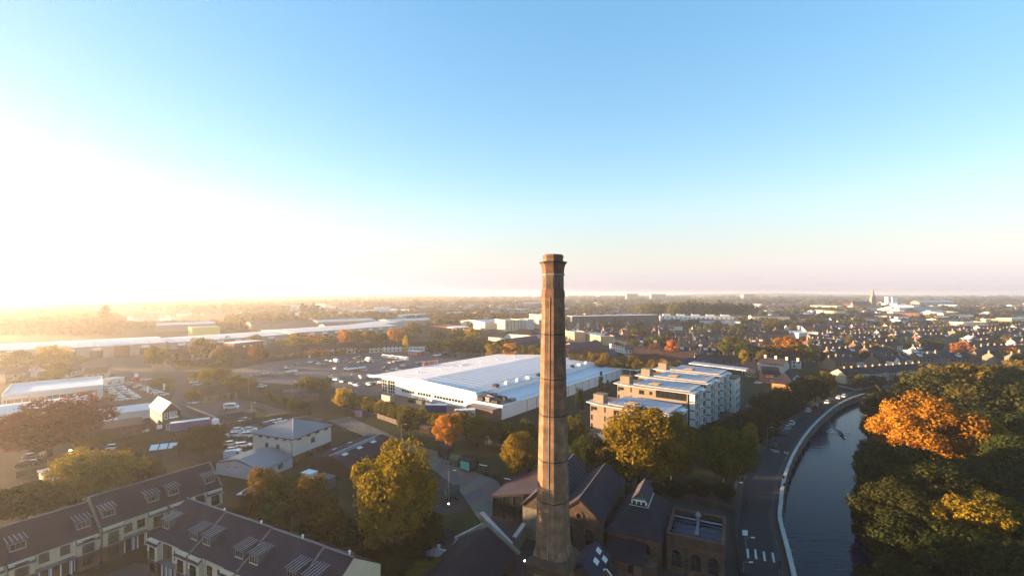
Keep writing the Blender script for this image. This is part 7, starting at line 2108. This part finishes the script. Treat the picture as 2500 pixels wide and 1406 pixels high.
def trailer(label, px, py, dg, col, L=12.0, tractor=True):
    x, y = G(px, py)
    t = thing('articulated_lorry' if tractor else 'lorry_trailer', label, 'lorry', (x, y, 0.02), R(dg))
    part('trailer_box', MB().box(-L, -1.25, 1.15, 0, 1.25, 3.9), MT['paint_t'], t, col=col)
    part('trailer_roof', MB().box(-L - .03, -1.28, 3.902, .03, 1.28, 3.98), MT['white'], t)
    part('rear_door', MB().box(-L - .06, -1.2, 1.2, -L - .002, -.02, 3.85).box(-L - .06, .02, 1.2, -L - .002, 1.2, 3.85), MT['white'], t)
    part('chassis', MB().box(-L + .3, -.5, .75, -.4, .5, 1.148), MT['iron'], t)
    for wx in (-L + 1.6, -L + 2.8, -L + 4.0):
        for s in (-1, 1):
            ob('wheel', WHL2, t, (wx, s * 1.05, 0))
    if tractor:
        part('cab', MB().loft([[(x_, a * hw, z_) for a, z_ in ((-1, .6), (1, .6), (1, top), (-1, top))] for x_, hw, top in ((.6, 1.2, 3.3), (2.2, 1.22, 3.4), (2.75, 1.2, 2.9), (2.9, 1.15, 1.8))]), MT['white'], t)
        part('windscreen', MB().slab((2.93, -1.0, 1.9), (2.93, 1.0, 1.9), (2.78, 1.0, 2.85), (2.78, -1.0, 2.85), .04), MT['glass'], t)
        for wx in (.9, 2.2):
            for s in (-1, 1):
                ob('wheel', WHL2, t, (wx, s * 1.05, 0))
    return t
trailer('lorry with a purple-sided white-roofed trailer in the works yard', 512, 1048, 33, (.16, .13, .28), 11)
trailer('blue-sided trailer backed up at the store dock', 1092, 1012, -3, (.05, .04, .2), 8.5, False)
trailer('pale trailer beside the store loading corner', 1160, 1024, 8, (.5, .5, .5), 7.5, False)

# ================================================================ people, river craft
def person_mesh(pose):
    """a whole figure as one skin: legs, trunk, arms, neck and head grown from a jointed skeleton"""
    if pose == 'stand':
        J = [(0, 0, .95), (0, 0, 1.18), (0, 0, 1.42), (0, 0, 1.52), (0, .02, 1.66), (-.09, 0, .92), (-.10, .03, .5), (-.10, 0, .07), (-.10, .13, .03), (.09, 0, .92), (.10, .03, .5), (.10, 0, .07), (.10, .13, .03),
             (-.18, 0, 1.42), (-.24, -.02, 1.15), (-.23, .05, .90), (.18, 0, 1.42), (.24, -.02, 1.15), (.23, .05, .90), (-.22, .08, .82), (.22, .08, .82)]
    elif pose == 'walk':
        J = [(0, 0, .93), (0, 0, 1.17), (0, .01, 1.41), (0, .02, 1.51), (0, .05, 1.65), (-.09, 0, .90), (-.10, .20, .52), (-.10, .30, .08), (-.10, .43, .06), (.09, 0, .90), (.10, -.08, .5), (.10, -.34, .14), (.10, -.26, .04),
             (-.18, 0, 1.41), (-.24, -.14, 1.17), (-.23, -.16, .94), (.18, 0, 1.41), (.24, .12, 1.17), (.22, .28, .98), (-.22, -.13, .86), (.21, .34, .94)]
    else:   # row
        J = [(0, 0, .12), (0, -.06, .35), (0, -.10, .60), (0, -.09, .70), (0, -.06, .84), (-.09, .03, .10), (-.11, .38, .34), (-.10, .72, .10), (-.10, .80, .2), (.09, .03, .10), (.11, .38, .34), (.10, .72, .10), (.10, .80, .2),
             (-.18, -.08, .60), (-.24, .12, .46), (-.16, .36, .42), (.18, -.08, .60), (.24, .12, .46), (.16, .36, .42), (-.12, .44, .42), (.12, .44, .42)]
    E_ = [(0, 1), (1, 2), (2, 3), (3, 4), (0, 5), (5, 6), (6, 7), (7, 8), (0, 9), (9, 10), (10, 11), (11, 12), (2, 13), (13, 14), (14, 15), (2, 16), (16, 17), (17, 18), (15, 19), (18, 20)]
    rad = [.14, .13, .15, .06, .105, .10, .07, .05, .045, .10, .07, .05, .045, .07, .05, .04, .07, .05, .04, .035, .035]
    me = bpy.data.meshes.new('person_body')
    me.from_pydata(J, E_, [])
    o = bpy.data.objects.new('tmp_person', me)
    COL.objects.link(o)
    m = o.modifiers.new('skin', 'SKIN')
    sk = me.skin_vertices[0].data
    for i, r_ in enumerate(rad):
        sk[i].radius = (r_, r_ * (.75 if i in (0, 1, 2) else 1))
        sk[i].use_root = (i == 0)
    o.modifiers.new('sub', 'SUBSURF').levels = 1
    dg = bpy.context.evaluated_depsgraph_get()
    me2 = bpy.data.meshes.new_from_object(o.evaluated_get(dg))
    bpy.data.objects.remove(o)
    me2.name = 'person_' + pose
    skin, hair, shoe = MT['skin'], MT['hair'], MT['tyre']
    me2.materials.clear()
    for mm in (MT['cloth'], MT['trouser'], skin, hair):
        me2.materials.append(mm)
    zt = max(v.co.z for v in me2.vertices)
    hd_z = J[4][2]
    for p in me2.polygons:
        c = p.center
        if c.z > J[3][2] - .01 and pose != 'x':
            p.material_index = 3 if (c.z > hd_z + .02 or c.y < J[4][1] - .04) else 2
        elif pose != 'row' and c.z < .93:
            p.material_index = 1 if abs(c.x) < .19 or c.z < .8 else 2
        elif pose == 'row' and c.y > .05 and c.z < .38:
            p.material_index = 1
        elif any((Vector(c) - Vector(J[i])).length < .07 for i in (19, 20)):
            p.material_index = 2
        p.use_smooth = True
    return me2
MT['skin'] = pm('skin', (.38, .22, .15), .6, .05)
MT['hair'] = pm('hair', (.03, .02, .015), .8, .2)
MT['trouser'] = pm('trousers', (.02, .022, .03), .9, .2)
PMs = {k: person_mesh(k) for k in ('stand', 'walk', 'row')}
for px, py, pose, col, dg, lab in ((1821, 1236, 'walk', (.03, .03, .04), 20, 'person in dark clothes walking on the verge footway beside the tank house'), (1913, 1178, 'walk', (.02, .02, .03), -20, 'person in black on the quay footway, farther of two'),
                                   (1915, 1196, 'walk', (.04, .03, .03), -20, 'person in dark brown on the quay footway, nearer of two'), (1904, 1390, 'walk', (.05, .02, .02), 10, 'person in dark red just past the zebra crossing'), (2009, 1012, 'stand', (.03, .03, .03), 0, 'person in black standing by the quay bend'),
                                   (2001, 1023, 'walk', (.03, .04, .06), 60, 'person in navy walking beside the quay bend'), (1957, 1029, 'walk', (.02, .02, .02), 40, 'person in black crossing the river road near the parked cars'),
                                   (272, 896, 'walk', (.03, .03, .03), 40, 'person in dark clothes at the retail forecourt edge'), (304, 886, 'walk', (.05, .03, .03), 0, 'person walking across the hazy junction')):
    x, y = G(px, py)
    z = .135 if px in (1913, 1915, 2009, 2001, 1821) else .02
    o = ob('person', PMs[pose], None, (x, y, z), R(dg), col=col)
    tag(o, lab, 'person', 'people out walking')
# moped at the bend
x, y = G(2095, 972)
mp_ = thing('moped', 'white moped standing at the river road bend', 'moped', (x, y, .02), R(30))
part('frame', MB().tube([(-.5, 0, .55), (-.1, 0, .35), (.35, 0, .4), (.55, 0, .95)], .09).box(-.65, -.16, .55, .05, .16, .78), MT['white'], mp_)
part('handlebar', MB().tube([(.5, -.32, 1.02), (.55, 0, .98), (.5, .32, 1.02)], .03), MT['iron'], mp_)
for wx in (-.55, .62):
    ob('wheel', WHL, mp_, (wx, 0, 0), scale=(.75, .5, .75))
# coxed four
bx0, by0 = G(2052, 1059, WATER)
bt = thing('rowing_boat', 'slim dark rowing boat with four oars out on the river', 'boat', (bx0, by0, WATER), R(-22))
part('hull', MB().loft([[(a * hw, y_, z_) for a, z_ in ((-1, .22), (-.7, -.06), (.7, -.06), (1, .22))] for y_, hw in ((-6.6, .03), (-5, .16), (-2, .30), (0, .33), (2, .30), (5, .16), (6.6, .03))]), MT['sign_blue'], bt)
part('bow_ball', MB().lathe([(.02, .1), (.08, .16), (.02, .22)], 6, 0, (0, 6.6)), MT['white'], bt)
part('stern_canvas', MB().face([(-.03, -6.6, .23), (.03, -6.6, .23), (.2, -4.4, .24), (-.2, -4.4, .24)]), MT['white'], bt)
for k in range(4):
    s = 1 if k % 2 else -1
    y_ = -2.4 + k * 1.45
    part('oar', MB().tube([(-s * .1, y_ + .5, .45), (s * 3.3, y_ + .9, .1)], .03, 5).box(*(sorted((s * 3.2, s * 3.75))[0:1] + [y_ + .82, .0] + sorted((s * 3.2, s * 3.75))[1:2] + [y_ + 1.02, .06])), MT['white'], bt)
    part('rigger', MB().tube([(0, y_ + .3, .22), (s * .8, y_ + .55, .38)], .02, 4), MT['iron'], bt)
ca_, sa_ = math.cos(R(-22)), math.sin(R(-22))
for k in range(5):
    y_ = -2.5 + k * 1.45 if k < 4 else -3.9
    o = ob('person', PMs['row'], None, (bx0 - sa_ * y_, by0 + ca_ * y_, WATER + .16), R(-22) + (math.pi if k == 4 else 0) + math.pi, col=[(.03, .03, .05), (.05, .05, .06), (.03, .03, .04), (.1, .02, .02), (.4, .4, .4)][k])
    tag(o, ['rower in navy nearest the boat stern', 'rower in grey second from the stern', 'rower in dark top third from the stern', 'rower in maroon at the bow', 'cox in white seated at the boat stern'][k], 'person', 'boat crew')
for k, (px, py) in enumerate(((2027, 1050), (2030, 1056))):
    x, y = G(px, py, WATER)
    sw = part('swan', MB().loft([[(x_, a * hw, z_) for a, z_ in ((-1, 0), (1, 0), (.7, h_), (-.7, h_))] for x_, hw, h_ in ((-.55, .05, .3), (-.3, .22, .34), (.1, .25, .30), (.4, .12, .22))]).tube([(.38, 0, .18), (.5, 0, .45), (.42, 0, .68), (.5, 0, .78), (.62, 0, .74)], .05, 6), MT['white'], None)
    sw.location = (x, y, WATER + .0)
    tag(sw, 'white swan on the river beside the boat, %s' % ('farther of two' if k == 0 else 'nearer of two'), 'swan', 'swans')

# ================================================================ street furniture and yard things
def lamp(label, px, base, top, lit=None, group='lamp columns', arm=1.2):
    d = dist(base)
    x = (px - 1250) / FPX * d
    h = hgt(top, d)
    t = thing('street_lamp', label, 'street lamp', (x, d, 0), 0, group)
    part('column', MB().tube([(0, 0, 0), (0, 0, h * .2), (0, 0, h)], .1, 6, r1=.05), MT['post'], t)
    part('arm', MB().tube([(0, 0, h - .05), (arm * .6, 0, h + .1), (arm, 0, h + .05)], .04, 5), MT['post'], t)
    part('lantern', MB().box(arm - .25, -.12, h - .02, arm + .4, .12, h + .12), MT[lit] if lit else MT['lampglass'], t)
    return t
for k, (px, b, tp) in enumerate(((785, 880, 842), (797, 878, 840), (373, 901, 845), (404, 902, 868), (416, 900, 866), (490, 882, 852), (521, 848, 830), (607, 962, 916), (713, 992, 930), (614, 1024, 982), (990, 876, 848), (1178, 870, 848), (955, 905, 880), (758, 876, 850), (1035, 850, 828), (1105, 815, 790), (867, 962, 945), (1874, 1085, 1043), (1960, 992, 965), (1797, 1192, 1178), (1821, 1352, 1312), (1815, 1396, 1372), (980, 1092, 1036), (1096, 1232, 1148), (270, 1052, 1036))):
    lamp('slim lamp column, %s of those counted over yards, car park and river road' % nth(k), px, b, tp)
lamp('lit orange street lamp among the brown scrub below the red tree', 167, 1118, 1099, 'lit_orange', arm=.5)
for k, (px, py, z, lab) in enumerate(((1228, 1249, 2.6, 'lit white lamp inside the glazed boiler house front'), (1281, 1368, 3.2, 'lit white lamp post beside the chimney plinth'), (1095, 1229, 1.2, 'low lit bollard lamp at the court edge'), (1573, 1362, 2.4, 'small lit wall lamp on the store porch'))):
    d = dist(py, z)
    x = (px - 1250) / FPX * d
    if k == 0:
        x, d = x, 97.0
    t = thing('lit_lamp', lab, 'lamp', (x, d, 0))
    part('post', MB().tube([(0, 0, 0), (0, 0, z - .15)], .05, 6), MT['iron'], t)
    part('globe', MB().lathe([(.04, z - .1), (.11, z - .05), (.13, z + .01), (.09, z + .09), (.02, z + .13)], 8), MT['lit'], t)

def shelter(label, px, py, L=7.0, W=3.2):
    x, y = G(px, py)
    t = thing('trolley_shelter', label, 'shelter', (x, y, .02), ST_A + math.pi / 2, 'trolley shelters')
    for sx_ in (.2, L / 2, L - .2):
        for sy in (.15, W - .15):
            part('post', MB().tube([(sx_, sy, 0), (sx_, sy, 2.0)], .05, 5), MT['post'], t)
    prof = [(W * i / 8, 2.0 + .7 * math.sin(math.pi * i / 8)) for i in range(9)]
    part('canopy', MB().xprism(prof + [(y_, z_ + .06) for y_, z_ in reversed(prof)], 0, L), MT['skylight'], t)
    part('side_panel', MB().box(.1, W - .05, .5, L - .1, W, 1.9), MT['glass_pale'], t)
    return t
for k, (px, py) in enumerate(((848, 912), (871, 909), (970, 890), (1062, 876), (1152, 864), (700, 918))):
    shelter('curved pale trolley shelter, %s counting over the store car park' % nth(k), px, py, 9 if k == 2 else 6.5)
x, y = G(1010, 866)
kk = thing('red_kiosk', 'red flat-topped kiosk with pale panels in the car park', 'kiosk', (x - 5, y, .02), R(-37))
part('wall', MB().box(0, 0, 0, 12, 5, 3.0), MT['sign_red'], kk)
part('roof', MB().box(-.2, -.2, 3.002, 12.2, 5.2, 3.25), MT['white'], kk)
for k in range(4):
    part('panel', MB().box(1 + k * 2.8, -.05, .6, 2.6 + k * 2.8, -.003, 2.4), MT['coping'], kk)
x, y = G(655, 918)
tt = thing('blue_canopy_tent', 'blue arched canopy at the car park entrance', 'canopy', (x, y, .02), R(10))
prof = [(-4 + 8 * i / 10, 2.0 + 1.6 * math.sin(math.pi * i / 10)) for i in range(11)]
part('sheet', MB().yprism(prof + [(a, b + .06) for a, b in reversed(prof)], 0, 6), MT['sign_blue'], tt)
for s in (-3.9, 3.9):
    for y_ in (.2, 5.8):
        part('leg', MB().tube([(s, y_, 0), (s, y_, 2.1)], .06, 5), MT['post'], tt)
x, y = G(333, 936)
py_ = thing('pylon_sign', 'red pylon sign at the showroom corner', 'sign', (x, y, .02), R(30))
part('post', MB().box(-.9, -.15, 0, .9, .15, 5.5), MT['sign_red'], py_)
part('panel', MB().box(-.8, -.18, 3.4, .8, -.152, 5.2), MT['white'], py_)

# carport frame by the brown tree
x, y = G(352, 1122)
cp = thing('carport_frame', 'open timber carport with pale sheets on its roof', 'shelter', (x, y, .0), R(26))
for px_, py2 in ((0, 0), (4, 0), (8, 0), (0, 5), (4, 5), (8, 5)):
    part('post', MB().box(px_ - .08, py2 - .08, 0, px_ + .08, py2 + .08, 2.4), MT['timber'], cp)
for k in range(5):
    part('rafter', MB().slab((k * 2 - .06, -.4, 2.42), (k * 2 + .06, -.4, 2.42), (k * 2 + .06, 2.5, 3.3), (k * 2 - .06, 2.5, 3.3), .14).slab((k * 2 + .06, 5.4, 2.42), (k * 2 - .06, 5.4, 2.42), (k * 2 - .06, 2.5, 3.3), (k * 2 + .06, 2.5, 3.3), .14), MT['timber'], cp)
for k in range(3):
    part('roof_sheet', MB().slab((1.1 + k * 2.2, -.3, 2.5), (3.0 + k * 2.2, -.3, 2.5), (3.0 + k * 2.2, 2.4, 3.34), (1.1 + k * 2.2, 2.4, 3.34), .04), MT['white'], cp)

# wagons and clutter along the lane
def wagon(label, px, py, dg, L, W, H, col, kind, colr=None):
    x, y = G(px, py)
    t = thing('wagon', label, 'wagon', (x, y, .02), R(dg), 'wagons along the lane')
    if kind == 'tent':
        prof = [(-W / 2, .8), (W / 2, .8), (W / 2, H * .65), (0, H), (-W / 2, H * .65)]
        part('cover', MB().xprism(prof, -L / 2, L / 2), MT['paint_t'], t, col=col)
    else:
        prof = [(-W / 2, .8), (W / 2, .8), (W / 2, H * .9), (W / 4, H), (-W / 4, H), (-W / 2, H * .9)]
        part('body', MB().xprism(prof, -L / 2, L / 2), MT['paint_t'], t, col=col)
        if colr:
            part('tarpaulin', MB().box(-L / 2 + .2, -W / 2 - .08, .5, -.05, -W / 2 - .01, H * .86).box(.05, -W / 2 - .08, .45, L / 2 - .2, -W / 2 - .01, H * .88), MT['paint_t'], t, col=colr)
        part('roof_board', MB().box(-L / 2 - .2, -W / 4 - .3, H + .002, L / 2 + .2, W / 4 + .3, H + .08), MT['slate'], t, col=(1.2, 1.3, 1.3))
    part('underframe', MB().box(-L / 2 + .2, -W * .3, .5, L / 2 - .2, W * .3, .798), MT['iron'], t)
    for wx in (-L * .33, L * .33):
        for s in (-1, 1):
            ob('wheel', WHL2, t, (wx, s * W * .42, 0))
    return t
wagon('dark green covered wagon at the head of the lane', 1088, 1116, -40, 4.2, 2.4, 3.3, (.018, .03, .024), 'box')
wagon('wagon under a faded green ridge tarpaulin', 1114, 1134, -38, 3.6, 2.3, 2.9, (.07, .10, .055), 'tent')
wagon('wagon hung with bright turquoise sheets', 1142, 1147, -36, 3.4, 2.2, 2.9, (.02, .04, .035), 'box', (.08, .42, .34))
wagon('teal hut on wheels beside the court edge', 1104, 1216, 20, 3.0, 2.2, 2.6, (.035, .12, .10), 'box')
for k, (px, py, c) in enumerate(((1162, 1140, (.03, .03, .03)), (1176, 1152, (.05, .045, .04)), (1190, 1160, (.03, .03, .03)), (1205, 1165, (.03, .035, .03)), (1218, 1172, (.02, .05, .03)), (1018, 1082, (.03, .03, .03)), (1005, 1086, (.06, .04, .03)))):
    x, y = G(px, py)
    t = thing('museum_engine', 'small dark stationary engine beside the lane, %s from the wagons' % nth(k), 'machine', (x, y, .02), R(-30 + k * 17), 'engines along the lane')
    part('bed', MB().box(-.7, -.35, .1, .7, .35, .45), MT['paint_t'], t, col=c)
    part('boiler', MB().tube([(-.6, 0, .75), (.5, 0, .75)], .32, 8), MT['paint_t'], t, col=c)
    part('flywheel', MB().loft([[(.2 + .5 * math.cos(i * math.pi / 6), y_, .7 + .5 * math.sin(i * math.pi / 6)) for i in range(12)] for y_ in (.4, .5)]), MT['iron'], t)
    part('stack', MB().tube([(.4, 0, 1.0), (.4, 0, 1.7)], .09, 6), MT['iron'], t)
for k, (px, py, L) in enumerate(((1168, 1138, 2.6), (1230, 1172, 2.2), (935, 1022, 6.0))):
    x, y = G(px, py)
    t = thing('white_bench' if k < 2 else 'timber_rack', ['white bench plank beside the wagons', 'white bench plank near the boiler house corner', 'long pale timber rack beside the lane fence'][k], 'bench' if k < 2 else 'rack', (x, y, .02), R(-24))
    part('seat', MB().box(0, 0, .42, L, .35, .5), MT['white'] if k < 2 else MT['timber'], t)
    for s in (.2, L - .2):
        part('leg', MB().box(s - .06, .05, 0, s + .06, .3, .418), MT['timber'], t)
    if k == 2:
        part('rail', MB().box(0, .3, 1.3, L, .36, 1.42).box(0, .3, .9, L, .36, 1.0), MT['timber'], t)
        part('upright', MB().box(.1, .29, .5, .2, .37, 1.5).box(L / 2, .29, .5, L / 2 + .1, .37, 1.5).box(L - .2, .29, .5, L - .1, .37, 1.5), MT['timber'], t)
# lane fence, yard fences
def fence(label, pts, h, post=2.4, mat='timber', boards=True):
    P_ = [Vector(G(*p)) for p in pts]
    t = thing('fence', label, 'fence', (P_[0].x, P_[0].y, 0))
    for a, b in zip(P_, P_[1:]):
        L = (b - a).length
        n = max(1, int(L / post))
        d = (b - a).normalized(); nn = Vector((-d.y, d.x)) * .04
        for k in range(n):
            p, q = a.lerp(b, k / n) - P_[0], a.lerp(b, (k + 1) / n) - P_[0]
            part('post', MB().box(p.x - .06, p.y - .06, 0, p.x + .06, p.y + .06, h + .1), MT[mat], t)
            p2, q2 = p + d * .07, q - d * .07
            part('panel', MB().hexa([(*(p2 - nn), .1), (*(q2 - nn), .1), (*(q2 + nn), .1), (*(p2 + nn), .1), (*(p2 - nn), h), (*(q2 - nn), h), (*(q2 + nn), h), (*(p2 + nn), h)]), MT[mat], t)
    return t
fence('timber fence between the lane bank and the hedge trees', [(848, 1008), (920, 1020), (1000, 1048)], 1.8)
fence('timber fence of the cars yard behind the office', [(500, 1075), (560, 1046), (640, 1030), (720, 1018), (760, 1014)], 1.9)
fence('grey palisade along the works yard', [(385, 1095), (470, 1082), (520, 1070)], 1.8, mat='concrete')
fence('iron fence between museum court and river road', [(1786, 1225), (1792, 1290), (1800, 1360), (1808, 1420)], 1.5, 2.0, 'iron')
fence('timber fence of the earth yard', [(40, 1168), (110, 1150), (200, 1128)], 1.7)
wall_line('garden_wall', 'brick wall along the river side of the museum garden', [G(1645, 1215), G(1770, 1245), G(1795, 1258)], 1.4, .35, MT['gault'], MT['red_dress'])
wall_line('yard_wall', 'low concrete wall running down from the brick warehouse', [G(455, 998), G(490, 1012), G(520, 1024)], 1.2, .4, MT['concrete'], MT['coping'])
wall_line('garden_wall', 'low garden wall in front of the riverside terrace', [G(2040, 945), G(2090, 957), G(2130, 955)], 1.0, .3, MT['gault'], MT['coping'])
# car-park signs and ticket posts
for k, (px, py, tp) in enumerate(((880, 935, 918), (858, 925, 911), (877, 930, 915), (897, 928, 913), (866, 866, 857), (880, 862, 853), (755, 878, 868))):
    d = dist(py)
    t = thing('car_park_sign', 'white sign post in the store car park, %s in order of counting' % nth(k), 'sign', ((px - 1250) / FPX * d, d, .02), R(-20), 'car park signs')
    h = max(2.2, hgt(tp, d))
    part('post', MB().tube([(0, .06, 0), (0, .06, h)], .05, 5), MT['post'], t)
    part('board', MB().box(-.6, -.04, h - 1.3, .6, .0, h), MT['white'], t)
# a white-panelled zebra crossing board
x, y = G(1819, 1330)
t = thing('crossing_sign', 'white square sign on a post beside the zebra crossing', 'sign', (x, y, .12), R(-10))
part('post', MB().tube([(0, .05, 0), (0, .05, 2.6)], .05, 5), MT['post'], t)
part('board', MB().box(-.45, -.03, 1.7, .45, .0, 2.7), MT['white'], t)
# bicycles at the terrace doors, bins
for k, (px, py) in enumerate(((236, 1393), (250, 1388))):
    x, y = G(px, py)
    t = thing('bicycle', 'bicycle leaning at the rear terrace steps, %s the exposed gable' % ('nearer' if k == 0 else 'farther from'), 'bicycle', (x, y, .02), R(40 + 20 * k), 'bicycles at the terrace')
    for wx in (-.5, .5):
        part('wheel', MB().tube([(wx + .33 * math.cos(i * math.pi / 6), 0, .34 + .33 * math.sin(i * math.pi / 6)) for i in range(13)], .02, 4), MT['tyre'], t)
    part('frame', MB().tube([(-.5, 0, .34), (-.1, 0, .85), (.4, 0, .85), (.5, 0, .34)], .025, 4).tube([(-.1, 0, .85), (.02, 0, .32), (.4, 0, .82)], .025, 4), MT['sign_blue'], t)
    part('saddle', MB().box(-.24, -.06, .9, .02, .06, .95), MT['black'], t)
    part('handlebar', MB().tube([(.4, -.25, 1.0), (.4, 0, .9), (.4, .25, 1.0)], .02, 4), MT['iron'], t)
for k in range(4):
    x, y = G(1005 + k * 22, 982 + k * 5)
    t = thing('waste_skip', 'dark green skip against the store wall, %s from the entrance' % nth(k), 'skip', (x, y, .02), ST_A, 'skips in the service yard')
    part('body', MB().hexa([(-1.6, -.8, .15), (1.6, -.8, .15), (1.6, .8, .15), (-1.6, .8, .15), (-2.0, -.95, 1.7), (2.0, -.95, 1.7), (2.0, .95, 1.7), (-2.0, .95, 1.7)]), MT['paint_t'], t, col=(.03, .06, .045))
    part('rim', MB().box(-2.05, -1.0, 1.702, 2.05, 1.0, 1.8), MT['iron'], t)
x, y = G(931, 978)
t = thing('chiller_unit', 'white chiller box outside the store entrance corner', 'machine', (x, y, .02), ST_A)
part('cabinet', MB().box(0, 0, .1, 6, 2.4, 2.8), MT['zinc'], t)
part('plinth', MB().box(-.1, -.1, 0, 6.1, 2.5, .098), MT['concrete'], t)
part('fan_grille', MB().lathe([(.8, 2.802), (.8, 2.95)], 12, 0, (1.5, 1.2)).lathe([(.8, 2.802), (.8, 2.95)], 12, 0, (4.2, 1.2)), MT['iron'], t)

# ================================================================ the air
hz = MB().box(-7100, -140, -4.0, 7100, FAR + 100, 63.0)
hm = bpy.data.materials.new('haze')
hm.use_nodes = True
ht = hm.node_tree
ht.nodes.remove(ht.nodes['Principled BSDF'])
pv = ht.nodes.new('ShaderNodeVolumePrincipled')
pv.inputs['Color'].default_value = (0.97, 0.98, 1.0, 1)
pv.inputs['Density'].default_value = 0.00020
pv.inputs['Anisotropy'].default_value = 0.60
ht.links.new(pv.outputs[0], ht.nodes['Material Output'].inputs['Volume'])
haze = part('haze', hz, hm, None)
haze['kind'] = 'stuff'
